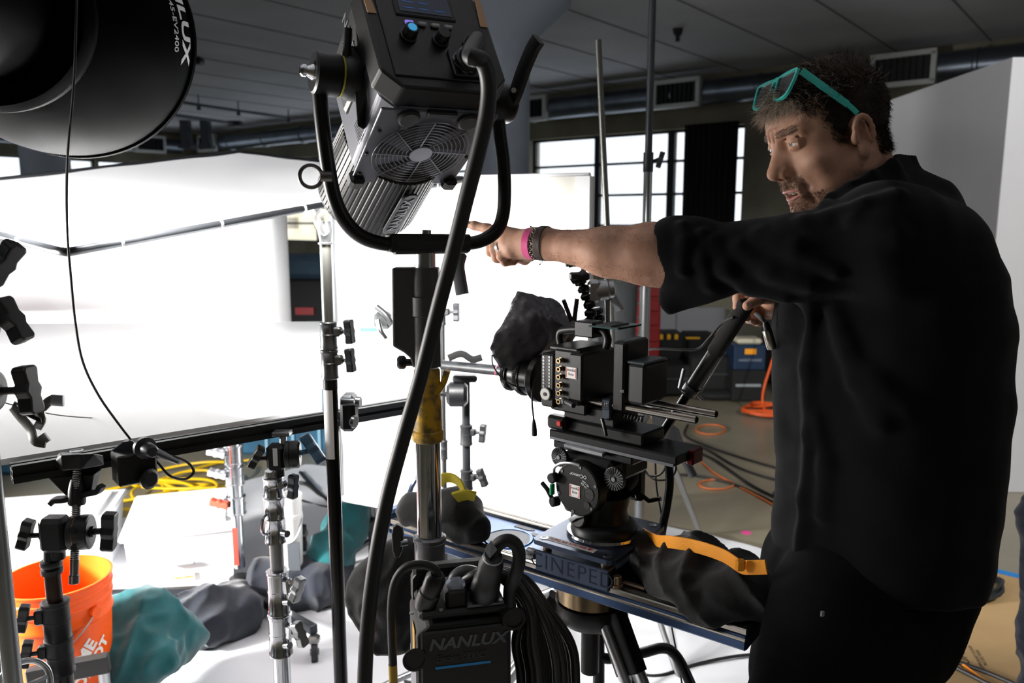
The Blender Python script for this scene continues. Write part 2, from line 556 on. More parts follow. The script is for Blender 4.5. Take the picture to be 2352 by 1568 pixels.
# window frames + glass, one per opening
glass = mat('window_glass', (1, 1, 1), 0.0, trans=1.0, spec=.3, alpha=.12)
def window(i, p0, d, n, op, mull, trans_):
    a, b, z0, z1 = op
    M = frame(p0, x=d, y=n)
    fr = MB(M)
    t = .05
    for (c, s_) in (((a + b) / 2, .15, z0 + t / 2), (b - a, .06, t)), (((a + b) / 2, .15, z1 - t / 2), (b - a, .06, t)), ((a + t / 2, .15, (z0 + z1) / 2), (t, .06, z1 - z0)), ((b - t / 2, .15, (z0 + z1) / 2), (t, .06, z1 - z0)):
        fr.box(c, s_)
    for (m0, m1) in mull: fr.box(((m0 + m1) / 2, .15, (z0 + z1) / 2), (m1 - m0, .1, z1 - z0))
    for z in trans_: fr.box(((a + b) / 2, .15, z), (b - a, .05, .05))
    o = struct(fr.build('window_%d' % i, black_m, weld=False))
    MB(M).box(((a + b) / 2, .17, (z0 + z1) / 2), (b - a - .02, .006, z1 - z0 - .02)).build('pane', glass, o)
    return o
S = s_at
window(1, CORNER, U, N, ops[1], [(S(1357), S(1369)), (S(1524), S(1540))], [2.62, 2.03, 1.45])
window(2, CORNER, U, N, ops[0], [(S(720, 540), S(725, 540)), (S(850), S(858)), (S(1000), S(1008))], [2.62, 2.03, 1.45])
window(3, PL, N, -U, opl[0], [], [2.5, 1.7])
window(4, PL, N, -U, opl[1], [(26 - sl(58), 26 - sl(62)), (26 - sl(161), 26 - sl(165))], [2.5, 1.7])
# black curtain panel inside window 1
cb = S(1571); ce = S(1694)
def cur(u, v):
    s_ = cb + (ce - cb) * u
    return (s_, -.06 + .025 * math.sin(u * 60), .75 + (3.22 - .75) * v)
tag(MB(frame(CORNER, x=U, y=N)).grid(cur, 80, 2).build('blackout_curtain', mat('blackout_cloth', '#08080a', .95), solid=.01), 'black cloth blackout curtain hanging over the right end of the tall window', 'curtain')
# floor and ceiling
floor_m = mat('polished_concrete_floor', '#8f8874', .28, noise_amt=.18, noise_scale=1.1, bump=.04, bump_scale=40, spec=.5)
MRm = frame(CORNER, x=U, z=(0, 0, 1))
struct(MB(MRm).box((16.5, -14.8, -.05), (33.6, 30.3, .1)).build('floor', floor_m, weld=False))
# board lines in the ceiling
mb = MB(MRm); mb.box((16.5, -14.8, CEIL + .1), (33.6, 30.3, .2))
co = struct(mb.build('ceiling', ceil_m, weld=False))
mb = MB(frame(CORNER, x=U, y=N))
for i in range(26):
    mb.box((1 + i * 1.22, -11.5, CEIL - .004), (.02, 23, .008))
struct(mb.build('trim_1', mat('ceiling_seam', '#7d8088', .9), weld=False))
# right side wall, well outside the picture, keeps the room closed
wr = CORNER + U * 33
wall('wall_right', wr, -N, U, 14, CEIL, [(4, 12, .9, 3.2)], .3, concrete)
wall('wall_front', (14.0, -5.5, 0), (-1, 0, 0), (0, -1, 0), 34, CEIL, [], .3, concrete)  # unseen wall put in behind the camera to block sky light
# round columns with flared capitals
colm = mat('painted_column', '#b3c0d2', .6, noise_amt=.08, noise_scale=2)
def column(x, y, i, r=.31):
    prof = [(0, r), (3.42, r), (3.5, r + .02), (3.85, .72), (3.9, .76), (CEIL, .76)]
    o = MB().lathe((x, y, 0), (0, 0, 1), prof, 40).build('column', colm)
    o['kind'] = 'structure'
    return o
c1 = P(1153, 380, 9.2); column(c1.x, c1.y, 1)
c2 = P(103, 360, 11.2); column(c2.x, c2.y, 2)
# ducts on the back wall
galv = mat('galvanised_duct', '#6f7782', .35, .9, noise_amt=.2, noise_scale=4)
def duct(name, label, p0, d, n, s0, s1, z, r, vents):
    M = frame(p0, x=d, y=n)
    t = thing(name, label, 'air duct', p0 + d * s0 - n * .55 + Vector((0, 0, z)))
    mb = MB(M); prof = []
    L = s1 - s0; k = int(L / 1.5)
    for i in range(k):
        a = L * i / k; b = L * (i + 1) / k
        prof += [(a, r), (a + .02, r + .02), (a + .06, r + .02), (a + .08, r), (b - .001, r)]
    mb.lathe((s0, -.55, z), (1, 0, 0), prof, 28)
    mb.build('pipe', galv, t)
    for s_ in vents:
        g = MB(M)
        for dz, w_, h_ in ((.2, .86, .07), (-.2, .86, .07)): g.box((s_, -.55 - r - .03, z + dz), (w_, .1, h_))
        for dx in (-.4, .4): g.box((s_ + dx, -.55 - r - .03, z), (.07, .1, .4))
        v = g.build('vent', mat('vent_aluminium', '#c9cbc8', .5, .3), t)
        g = MB(M)
        g.box((s_, -.55 - r, z), (.74, .02, .34))
        for q in range(9): g.box((s_ - .34 + q * .085, -.55 - r - .03, z), (.012, .05, .34))
        g.build('grille', mat('vent_dark', '#2a2c2d', .6, .3), v)
    return t
sp = lambda px, py: (PP(px, py, CORNER - N * .8, N) - CORNER).dot(U)
duct('ventilation_duct', 'round metal air duct running along the concrete wall above the tall windows', CORNER, U, N, sp(1205, 270), 31, 3.66, .2, [sp(1212, 285), sp(1551, 257), sp(2068, 212)])
duct('ventilation_duct', 'round metal air duct at the far left end behind the white overhead silk', CORNER, U, N, .8, sp(1000, 290), 3.66, .2, [sp(325, 345) if sp(325, 345) > 1 else 1.6])
duct('ventilation_duct', 'metal air duct above the windows of the far left wall', PL, N, -U, 6, 25, 3.6, .2, [24])
# sprinkler pipe and hangers under the ceiling
pm = mat('grey_pipe', '#41454b', .5, .6)
t = thing('sprinkler_pipe', 'thin dark sprinkler pipe hung below the ceiling in the far left corner', 'pipe', PZ(370, 225, 3.85))
a = PZ(372, 228, 3.85); b = PZ(668, 272, 3.85)
MB().cyl(a, b, .03).build('pipe', pm, t)
for q in (.25, .55, .98):
    p = a.lerp(b, q); MB().cyl(p, (p.x, p.y, CEIL), .012, n=8).build('hanger', pm, t)
    MB().cyl(p, p - Vector((0, 0, .1)), .03, .045, n=10).build('sprinkler_head', pm, t)
t = thing('conduit_pipe', 'second thin conduit pipe under the ceiling nearer the corner', 'pipe', PZ(400, 265, 3.8))
a = PZ(390, 262, 3.8); b = PZ(540, 284, 3.8)
MB().cyl(a, b, .035).build('pipe', pm, t)
MB().box(b, (.3, .2, .12)).build('junction_box', pm, t)
t = thing('ceiling_spotlight', 'lit pair of small track spotlights below the reflector, far under the ceiling', 'ceiling light', P(341, 280, 17.0))
for q in (324, 357):
    c = P(q, 287, 17.0)
    MB().cyl(c + Vector((0, .16, .03)), c + Vector((0, .01, 0)), .05, .07).build('spot_head', black_m, t)
    MB().cyl(c + Vector((0, .005, 0)), c, .06, .06).build('spot_lens', mat('spot_glow', '#ffffff', emit='#fff6e0', emit_s=8), t)
MB().box(P(341, 270, 17.15), (.6, .05, .04)).build('track', black_m, t)
MB().cyl(P(341, 270, 17.15), Vector((P(341, 270, 17.15).x, 17.15, CEIL)), .015, n=8).build('hanger', black_m, t)
t = thing('pendant_sensor', 'small dark sensor on the ceiling above the pole tops, right of the lamp', 'ceiling sensor', PZ(1557, 70, CEIL))
c = PZ(1557, 66, CEIL)
MB().cyl(c, c - Vector((0, 0, .08)), .07, .05).build('housing', black_m, t)
MB().cyl(c - Vector((0, 0, .08)), c - Vector((0, 0, .16)), .03, .03).build('probe', black_m, t)
c = PZ(425, 132, CEIL)
tag(MB().box(c - Vector((0, 0, .05)), (.55, .2, .1), ch=.03).build('ceiling_fixture', black_m), 'dark flat fixture on the ceiling just right of the big reflector', 'ceiling light')
# dark hanging beams far left
for q, lab in ((428, 'left one of two dark duct drops hanging from the far ceiling'), (474, 'right one of two dark duct drops hanging from the far ceiling')):
    c = P(q, 320, 21.0)
    tag(MB().box((c.x, c.y, (3.35 + CEIL) / 2), (.22, .22, CEIL - 3.35)).box((c.x, c.y, 3.4), (.34, .3, .08)).build('duct_drop', pm), lab, 'duct drop')
# ---------------------------------------------------------------- white flats at right
flat_m = mat('white_flat_paint', '#d9dade', .75, noise_amt=.02, noise_scale=3)
fx = PZ(2250, 1136, 0); 
A = Vector((fx.x, fx.y, 0)); top = 2.46
t = thing('white_flat', 'tall white painted flat facing the camera at the right edge', 'flat', A)
MB().box((A.x + 1.2, A.y + .06, top / 2), (2.4, .04, top), ch=.003).build('face', flat_m, t)
for q in (0.03, 1.2, 2.37): MB().box((A.x + q, A.y + .1, top / 2), (.06, .05, top)).build('batten', mat('pine', '#b79b6c', .7), t)
t = thing('white_flat', 'second white flat running back from the corner behind the man', 'flat', A)
d2 = Vector((.05, 1, 0)).normalized()
MB(frame(A, x=d2, z=(0, 0, 1))).box((.89, 0.0, top / 2), (1.7, .04, top), ch=.003).build('face', flat_m, t)
MB(frame(A, x=d2, z=(0, 0, 1))).box((0.9, -.04, top - .05), (1.66, .05, .06)).build('batten', MATS['pine'], t)
# cardboard floor protection with blue tape
kraft = mat('kraft_board', '#b39468', .85, noise_amt=.06, noise_scale=4)
e1 = PZ(2180, 1286, 0); e2 = PZ(2352, 1328, 0)
dd = (e2 - e1).normalized(); e0 = e1 - dd * .45; e3 = e2 + dd * 1.2
nn = Vector((dd.y, -dd.x, 0))
if nn.y > 0: nn = -nn
o = MB(frame(e0, x=dd, y=-nn)).box(((e3 - e0).length / 2, -1.3, .002), ((e3 - e0).length, 2.6, .004)).build('floor_protection_board', kraft)
tag(o, 'brown printed protection board covering the floor behind the man', 'floor board')
ink = mat('kraft_print', '#3a3028', .8)
MB(frame(e0, x=dd, y=-nn)).box(((e3 - e0).length / 2, .0, .0046), ((e3 - e0).length, .05, .001)).build('painters_tape', mat('blue_tape', '#1f86d6', .6), o)['label'] = 'blue tape along the edge'
def print_at(px, py, lines, s):
    c = PZ(px, py, .0045)
    M = frame(c, x=Vector((.25, 1, 0)), z=(0, 0, 1))
    y = 0
    for (tx, k) in lines:
        text(tx, M @ Matrix.Translation((0, y, 0)), s * k, ink, o, name='print', depth=.0002, bold=.0)
        y -= s * k * .95
print_at(2170, 1500, [('RAM', 1.6), ('BOARD', 1.5), ('TEMPORARY FLOOR', .5), ('PROTECTION', .5)], .036)
print_at(2200, 1398, [('BOARD', 1.3), ('HEAVY DUTY', .5), ('FLOOR GUARD', .5)], .032)
print_at(2240, 1312, [('RAM', .9), ('TEMPORARY', .5)], .03)
# ---------------------------------------------------------------- outside building seen low through the left window
t = thing('neighbouring_building', 'pale yellow building outside, low in the window left of the lamp stand', 'building', (-12, 48, 0))
MB().box((-13, 48, 1.3), (16, 4, 3.6)).build('facade', mat('cream_stucco', '#fff0c8', .8), t)  # plain cream wall colour
for i in range(10):
    for z in (1.3, 2.4):
        MB().box((-20 + i * 1.5, 45.98, z), (.6, .06, .6)).build('window', mat('dull_glass', '#9c8a68', .5), t)
MB().box((-13, 48, 4.2), (16.3, 4.3, .25)).build('roof', mat('roof_grey', '#8d9a90', .8), t)
# ================================================================ WHITE SET
silk_m = fabric_mat('silk', (.86, .87, .88), (.85, .86, .88), .42)
bounce_m = mat('white_bounce_cloth', '#eeeff1', .9, noise_amt=.015, noise_scale=4)
alu_dark = mat('black_anodised', '#131416', .35, .3)
blackp = mat('black_plastic', '#0d0d0e', .45)
blackr = mat('black_rubber', '#101011', .6)
chrome = mat('chrome', '#d3d5d8', .12, 1.0)
steel = mat('brushed_steel', '#9a9c9f', .32, 1.0)
cast = mat('cast_iron_black', '#17181a', .42, .2, bump=.1, bump_scale=150)
grey_cast = mat('grey_casting', '#55585c', .45, .6, bump=.1, bump_scale=120)
def patch(c00, c10, c11, c01, sag=0.0, nu=40, nv=40, rip=0.0):
    c = [Vector(q) for q in (c00, c10, c11, c01)]
    n = (c[1] - c[0]).cross(c[3] - c[0]).normalized()
    def fn(u, v):
        p = c[0] * (1 - u) * (1 - v) + c[1] * u * (1 - v) + c[2] * u * v + c[3] * (1 - u) * v
        p = p + n * (-sag * math.sin(math.pi * u) * math.sin(math.pi * v) + rip * noise.noise(Vector((u * 6, v * 6, 3))))
        return p
    return fn
# ---- overhead silk
A_, B_, C_, D_ = P(150, 580, 1.9), P(1065, 412, 2.907), P(550, 350, 3.576), P(-330, 452, 2.569)
t = thing('overhead_silk', 'white diffusion silk stretched on a tilted pipe frame above the white table', 'diffusion frame', (A_ + C_) / 2)
ci = (A_ + B_ + C_ + D_) / 4
ins = lambda p: p + (ci - p) * .012
MB().grid(patch(ins(A_), ins(B_), ins(C_), ins(D_), sag=.012, rip=.006), 50, 50).build('silk_cloth', silk_m, t)
pipe_m = mat('frame_pipe', '#3b3d40', .35, .8)
def corner_path(a, b, c, r=.05):
    return [b + (a - b).normalized() * r * k for k in (1.0, .6, .3)] + [b + ((a - b).normalized() + (c - b).normalized()) * r * .08] + [b + (c - b).normalized() * r * k for k in (.3, .6, 1.0)]
loop = []
for a, b, c in ((D_, A_, B_), (A_, B_, C_), (B_, C_, D_), (C_, D_, A_)): loop += corner_path(a, b, c)
MB().tube(loop, .011, 12, closed=True).build('pipe_frame', pipe_m, t)
for a, b, n_ in ((A_, B_, 5), (D_, A_, 3)):
    for k in range(n_):
        p = a.lerp(b, (k + .5) / n_)
        mb = MB(); mb.lathe(p - (b - a).normalized() * .006, b - a, [(0, .0135), (.006, .0125)], 12)
        q = p + (ci - p).normalized() * .03
        mb.tube([p, p.lerp(q, .5) + Vector((0, 0, .004)), q], .002, 6)
        mb.build('tie', mat('white_tie', '#dcdcdc', .8), t)
# ---- standing white bounce on right
a = P(1355, 405, 2.74); b = P(760, 455, 3.2)
ra = PZ(1345, 1250, .45); 
pa = Vector((a.x, a.y, 0)); pb = Vector((b.x, b.y, 0)); dx = (pb - pa)
t = thing('bounce_frame', 'upright white bounce cloth on a square frame behind the camera rig', 'bounce frame', pa.lerp(pb, .5) + Vector((0, 0, .45)))
zb, zt = .44, a.z
nrm = Vector((dx.y, -dx.x, 0)).normalized()
if nrm.y > 0: nrm = -nrm
fn = patch(pa + Vector((0, 0, zb)), pb + Vector((0, 0, zb)), pb + Vector((0, 0, zt)), pa + Vector((0, 0, zt)), rip=.02)
MB().grid(fn, 50, 50).build('bounce_cloth', bounce_m, t)
for z in (zt, zb):
    MB().tube([pa + Vector((0, 0, z)), pb + Vector((0, 0, z))], .014, 10).build('frame_rail', bounce_m, t)
for p in (pa, pb): MB().tube([p + Vector((0, 0, zb)), p + Vector((0, 0, zt))], .014, 10).build('frame_post', steel, t)
e = pa + nrm * .012
MB(frame(e, x=dx, z=(0, 0, 1))).box((.012, 0, (zb + zt) / 2), (.05, .05, zt - zb)).build('edge_fold', mat('white_fold', '#e9eaec', .8), t)
MB(frame(e, x=dx, z=(0, 0, 1))).box((dx.length / 2, 0, zt - .03), (dx.length, .028, .06)).build('top_hem', mat('cream_hem', '#d4d2cb', .85), t)
# ---- curved white sweep at left
def sweep(u, v):
    x0 = P(-260, 600, 3.66); x1 = P(590, 600, 3.72)
    L = 1.0
    if u < .8: p = x0.lerp(x1, u / .8)
    else:
        ang = (u - .8) / .2 * 2.0; r = .11
        p = x1 + Vector((math.sin(ang) * r, r - r * math.cos(ang), 0))
    return Vector((p.x, p.y, 1.02 + v * .73))
o = MB().grid(sweep, 60, 10).build('backdrop_sheet', bounce_m, solid=.004)
tag(o, 'curved white sheet standing at the back of the table under the silk', 'backdrop')
# ---- table
TZ = 1.13
L0, L1 = PZ(26, 1082, TZ), PZ(952, 925, TZ)
tb = (L1 - L0).normalized(); tn = Vector((-tb.y, tb.x, 0))
t = thing('shooting_table', 'white shooting table top lit to pure white, behind the black extrusion rail', 'table', L0.lerp(L1, .5))
q0 = L0 - tb * .5; LT = (L1 - q0).length
MT = frame(q0, x=tb, z=(0, 0, 1))
kr = MT.inverted() @ PZ(768, 744, TZ + .006); kr2 = MT.inverted() @ PZ(-420, 752, TZ + .006)
MB(MT).prism([(0, .03), (LT, .03), (kr.x, kr.y), (kr2.x, kr2.y)], .006, .018).build('table_top', mat('white_acrylic', '#f2f3f5', .25, spec=.5), t)
MB(MT).box((kr.x - 1.1, kr.y - .04, -.01), (2.2, .04, .03)).box((.7, .95, -.01), (.03, 1.8, .03)).box((kr.x - .5, .95, -.01), (.03, 1.8, .03)).build('back_frame', mat('grey_frame', '#8b8f93', .4, .5), t)
for (lx, ly) in ((-.25, 1.7), (kr.x - .06, kr.y - .05)):
    MB(MT).box((lx, ly, -TZ / 2), (.035, .035, TZ), ch=.003).build('leg', steel, t)
# extrusion rail along the front
t = thing('extrusion_rail', 'long black slotted aluminium rail along the front edge of the white table', 'rail', L0)
MR = frame(L0 + Vector((0, 0, -.004)), x=tb, z=(0, 0, 1))
LR = (L1 - L0).length + .05
hh = .017
def ext_poly():
    s = hh; g = .0042; dpt = .006; pts = []
    for k in range(4):
        c, sn = [(1, 0), (0, 1), (-1, 0), (0, -1)][k]
        for (x, y) in ((s, -s), (s, -g), (s - dpt, -g), (s - dpt, g), (s, g)):
            pts.append((x * c - y * sn, x * sn + y * c))
    return pts
MX = MR @ Matrix(((0, 0, 1, 0), (1, 0, 0, 0), (0, 1, 0, 0), (0, 0, 0, 1)))
MB(MX).prism(ext_poly(), 0, LR).build('rail_body', alu_dark, t)
mb = MB(MX)
mb.cyl((0, 0, -.001), (0, 0, .001), .0045, n=12)
for sx in (-1, 1):
    for sy in (-1, 1): mb.cyl((sx * .0115, sy * .0115, -.0008), (sx * .0115, sy * .0115, .001), .003, n=8)
mb.build('end_holes', mat('hole_black', '#020202', .9), t)
# ---- tarp on the floor
pts = [PZ(-500, 1400, 0), PZ(0, 1272, 0), PZ(300, 1188, 0), PZ(700, 1075, 0), PZ(1000, 1095, 0), PZ(1430, 1188, 0), PZ(1760, 1275, 0), Vector((1.1, 1.2, 0)), Vector((.8, .3, 0)), Vector((-1.9, .3, 0))]
bm = bmesh.new()
vs = [bm.verts.new((p.x, p.y, .004)) for p in pts]; bm.faces.new(vs)
bmesh.ops.triangulate(bm, faces=bm.faces)
for _ in range(9):
    es = [e for e in bm.edges if e.calc_length() > .07]
    if not es: break
    bmesh.ops.subdivide_edges(bm, edges=es, cuts=1); bmesh.ops.triangulate(bm, faces=bm.faces)
for v in bm.verts:
    x, y = v.co.x, v.co.y
    n1 = noise.ridged_multi_fractal(Vector((x * 1.6, y * 1.6, 0)), 1, 2, 4, 1, 2)
    v.co.z = .004 + .012 * max(0, n1) + .006 * (1 + noise.noise(Vector((x * 9, y * 9, 2))))
me = bpy.data.meshes.new('floor_tarp'); bm.to_mesh(me); bm.free()
me.polygons.foreach_set('use_smooth', [True] * len(me.polygons))
o = bpy.data.objects.new('floor_tarp', me); COL.objects.link(o)
me.materials.append(mat('white_plastic_sheet', '#e3e4e8', .35, bump=.5, bump_scale=9)); ORG[o.name] = Vector()
tag(o, 'crumpled white plastic sheet spread on the floor under the table and stands', 'floor sheet')
# ---- storage bin
def bin_(px, py, w_, d_, h_, rot, label, handle=True):
    c = PZ(px, py, .02)
    t = thing('storage_bin', label, 'storage bin', c)
    M = frame(c, x=(math.cos(rot), math.sin(rot), 0), z=(0, 0, 1))
    wm = mat('milky_plastic', '#eceef0', .35, spec=.4)
    mb = MB(M); k = .9
    b0 = [(-w_ / 2 * k, 0), (w_ / 2 * k, 0), (w_ / 2 * k, d_ * k), (-w_ / 2 * k, d_ * k)]
    b1 = [(-w_ / 2, -.02), (w_ / 2, -.02), (w_ / 2, d_ * k + .02), (-w_ / 2, d_ * k + .02)]
    vs = [(x, y, 0) for x, y in b0] + [(x, y, h_) for x, y in b1]
    mb.add(vs, [(3, 2, 1, 0)] + [(i, (i + 1) % 4, 4 + (i + 1) % 4, 4 + i) for i in range(4)])
    mb.build('tub', wm, t, solid=.004)
    MB(M).box((0, d_ * k / 2, h_ + .012), (w_ + .04, d_ * k + .08, .025), ch=.01).box((0, d_ * k / 2, h_ + .03), (w_ - .06, d_ * k - .04, .016), ch=.006).build('lid', wm, t)
    if handle:
        h = MB(M).box((0.0, -.03, h_ * .6), (.1, .02, .012), ch=.004).build('handle', mat('bin_handle', '#8d9092', .5), t)
        lb = MB(M).box((0, -.016, h_ * .38), (.09, .003, .035)).build('paper_label', mat('tape_label', '#f5e2b0', .8), t)
        text('Clean Linens', M @ Matrix.Translation((0, -.0185, h_ * .38)) @ Matrix.Rotation(R(90), 4, 'X'), .015, mat('marker_orange', '#c96a10', .8), lb, depth=.0003)
    return t
bin_(425, 1378, .42, .5, .29, R(18), 'milky plastic storage bin with a taped label on the floor sheet')
bin_(105, 1345, .5, .4, .26, R(14), 'milky plastic storage bin behind the orange bucket', handle=False)
# ---- orange bucket on low bench
bc = P(128, 1322, 2.24); br = pxm(122, 2.24)
zr = bc.z; zbk = zr - .37
t = thing('orange_bucket', 'orange plastic bucket with white lettering and a wire handle on the low bench', 'bucket', (bc.x, bc.y, zbk))
om = mat('orange_plastic', '#ff5f0f', .4, spec=.4)
prof = [(0, br * .86), (.25, br * .95), (.255, br * .985), (.262, br * .985), (.268, br * .96), (.3, br * .97), (.303, br * 1.0), (.31, br * 1.0), (.313, br * .975), (.33, br * .98), (.333, br * 1.01), (.34, br * 1.01), (.343, br * .985), (.362, br * .99), (.366, br * 1.02), (.37, br * 1.02), (.37, br * .975), (.2, br * .93), (.012, br * .84), (.012, 0)]
MB().lathe((bc.x, bc.y, zbk), (0, 0, 1), [(0, 0)] + prof, 64, caps=False).build('pail', om, t)
hub = Vector((bc.x, bc.y, zbk + .285))
side = Vector((.93, -.37, 0))
hp = []
for k in range(25):
    a = math.pi * k / 24
    hp.append(hub + side * math.cos(a) * br * 1.02 + (Vector((-.25, -.90, 0)) * br * .72 + Vector((0, 0, -.10))) * math.sin(a) * 1.15)
hm = MB().tube(hp, .0022, 8).build('wire_handle', mat('galv_wire', '#c9ccce', .4, .6), t)
g0, g1 = hp[8], hp[14]
MB().tube([hp[k] for k in (9, 10, 11, 12, 13)], .008, 10).build('hand_grip', mat('white_grip', '#eeeeee', .5), hm)
MB().cyl(hub + side * br * .97, hub + side * br * 1.05, .016).build('handle_boss', om, t)
wlet = mat('white_print', '#f7f4ee', .5)
def buck(rot, z0, ang0):
    def fn(v):
        x = v.x * math.cos(rot) - v.y * math.sin(rot); y = v.x * math.sin(rot) + v.y * math.cos(rot)
        z = z0 + y; r = br * (.86 + .09 * min(1, z / .25)) + .0015 + v.z
        a = ang0 + x / br
        return Vector((bc.x + math.cos(a) * r, bc.y + math.sin(a) * r, zbk + z))
    return fn
lg = [('THE', .045, -.030, .062), ('HOME', .055, .005, .022), ('DEPOT', .05, .03, -.025)]
for tx, s_, ox, oy in lg:
    f0 = buck(R(45), .12, R(-40))
    text(tx, None, s_, wlet, t, name='printed_lettering', depth=.0004, bold=.0022, mapf=lambda v, f0=f0, ox=ox, oy=oy: f0(Vector((v.x + ox, v.y + oy, v.z))))
# bench under bucket
c = Vector((bc.x, bc.y, 0))
t = thing('low_bench', 'low black slatted bench under the orange bucket', 'bench', c)
MBc = frame(c, x=(.98, -.16 + .4, 0), z=(0, 0, 1))
mb = MB(MBc)
for k in range(6): mb.box((0, -.16 + k * .064, zbk - .02), (.34, .05, .036), ch=.004)
mb.build('slats', mat('black_wood', '#191817', .6), t)
for sx in (-.13, .13):
    for sy in (-.12, .12):
        MB(MBc).cyl((sx, sy, 0), (sx, sy, zbk - .04), .018, n=14).lathe((sx, sy, 0), (0, 0, 1), [(0, .022), (.02, .026), (.04, .018)], 14).build('leg', steel, t)
_p, _q = P(62, 1556, 2.04), P(252, 1520, 2.10)
MB(frame((_p + _q) / 2, x=_q - _p, z=(0, 0, 1))).box((0, 0, 0), ((_q - _p).length, .03, .055), ch=.004).build('front_rail', mat('black_wood', '#191817', .6), t)
MB().cyl(_q + Vector((-.03, .02, 0)), Vector((_q.x - .03, _q.y + .02, 0)), .016, n=14).build('leg', steel, t)
MB().cyl(_p + Vector((.03, .02, 0)), Vector((_p.x + .03, _p.y + .02, 0)), .016, n=14).build('leg', steel, t)
MB(MBc).box((.02, .02, .09), (.2, .2, .03)).build('lower_shelf', om, t)['label'] = 'orange lower tray'
# ---- white bucket far
c = PZ(672, 1300, 0); c = P(672, 1300, 3.1); c.z = 0
t = thing('white_bucket', 'white plastic bucket standing behind the chrome stand on the floor sheet', 'bucket', c)
r0 = pxm(27, 3.1) * 1.0
zt_ = P(668, 1135, 3.1).z
MB().lathe(c, (0, 0, 1), [(0, r0 * .85), (zt_ * .8, r0), (zt_ * .805, r0 * 1.08), (zt_ * .84, r0 * 1.08), (zt_ * .845, r0 * 1.02), (zt_ * .95, r0 * 1.03), (zt_ * .955, r0 * 1.1), (zt_, r0 * 1.1), (zt_, r0 * 1.02), (.02, r0 * .8)], 40).build('pail', mat('white_pail', '#e6e6e4', .4), t)
MB().tube([c + Vector((math.cos(a) * r0 * 1.1, math.sin(a) * r0 * 1.1, zt_ * .82 - abs(math.sin(a)) * .1)) for a in [math.pi + math.pi * k / 12 for k in range(13)]], .003, 6).build('wire_handle', MATS['galv_wire'], t)
MB().box((c.x + .02, c.y - r0 * .99, zt_ * .5), (.05, .006, .12)).build('printed_mark', mat('dark_print', '#4a4f55', .7), t)
# ---- cloths (smooth blended solids with folds)
def cloth(name, label, pts, m, h=.007, amp=.012, freq=26, seed=1, squash=None):
    s = SDF()
    for i in range(len(pts) - 1):
        (a, ra), (b, rb) = pts[i], pts[i + 1]
        s.cap(a, b, ra, rb, k=.05)
    P_ = np.array([list(p) for p, _ in pts]); rm = max(r for _, r in pts) + .04
    s.bx(((P_[:, 0].min() + P_[:, 0].max()) / 2, (P_[:, 1].min() + P_[:, 1].max()) / 2, -.3), (5, 5, .312), rd=.001, k=.01, op='s')
    def warp(X):
        return ridge(X * np.array([1, .8, .7]), freq * 1.25, seed, amp * 1.35) + amp * .5
    o = sdf_object(name, s, P_.min(0) - rm, P_.max(0) + rm, h, m, warp=warp, margin=.05, smooth_it=1)
    return tag(o, label, 'cloth')
teal = mat('teal_suede', '#085054', .95, noise_amt=.3, noise_scale=12, sheen=.3, bump=.3, bump_scale=60)
navy = mat('navy_blanket', '#171c27', .95, noise_amt=.2, noise_scale=30, sheen=.2, bump=.3, bump_scale=90)
V3 = Vector
def fl(px, py, Y, dz=0): p = P(px, py, Y); return V3((p.x, p.y, max(p.z, .03) + dz))
cloth('teal_cloth', 'crumpled teal suede cloth on the floor sheet beside the orange bucket', [(fl(268, 1440, 2.45), .085), (fl(330, 1440, 2.45), .10), (fl(400, 1460, 2.5), .075), (fl(330, 1500, 2.35), .07), (fl(240, 1520, 2.3), .08), (fl(330, 1530, 2.3), .03), (fl(395, 1525, 2.3), .025)], teal, amp=.022, freq=20, seed=2, h=.008)
cloth('navy_blanket', 'crumpled navy blanket between the teal cloth and the chrome stand', [(fl(400, 1420, 2.8), .06), (fl(460, 1425, 2.8), .10), (fl(530, 1410, 2.9), .10), (fl(555, 1390, 3.0), .09)], navy, amp=.022, freq=18, seed=4)
cloth('navy_blanket', 'navy blanket lying right of the chrome stand towards the black pole', [(fl(620, 1340, 3.1), .10), (fl(680, 1350, 3.1), .10), (fl(735, 1340, 3.1), .08), (fl(780, 1280, 3.2), .05)], navy, amp=.022, freq=18, seed=5)
cloth('teal_cloth', 'teal suede cloth pulled up behind the black pole', [(fl(705, 1320, 3.2), .05), (fl(760, 1270, 3.2), .075), (fl(800, 1200, 3.3), .07), (fl(812, 1165, 3.3), .055)], teal, amp=.02, freq=22, seed=7)
# ---- yellow cable coil
ym = mat('yellow_cable', '#e9bf12', .5)
yc = PZ(395, 1125, .012)
pts = []
for k in range(130):
    a = k * .26; rr = (.30 + .13 * math.sin(a * .31 + 1)) * .62
    pts.append(yc + V3((math.cos(a) * rr * 1.35 + .10 * math.sin(a * .17), math.sin(a) * rr * 1.0 + .16 * math.cos(a * .13), .01 + .018 * (1 + math.sin(a * 1.7)))))
pts += [PZ(500, 1062, .02), PZ(560, 1058, .02), PZ(700, 1035, .02)]
tag(MB().tube(bez(pts, 3), .0085, 8).build('yellow_cable', ym), 'loose coil of yellow power cable on the concrete floor under the table', 'cable')
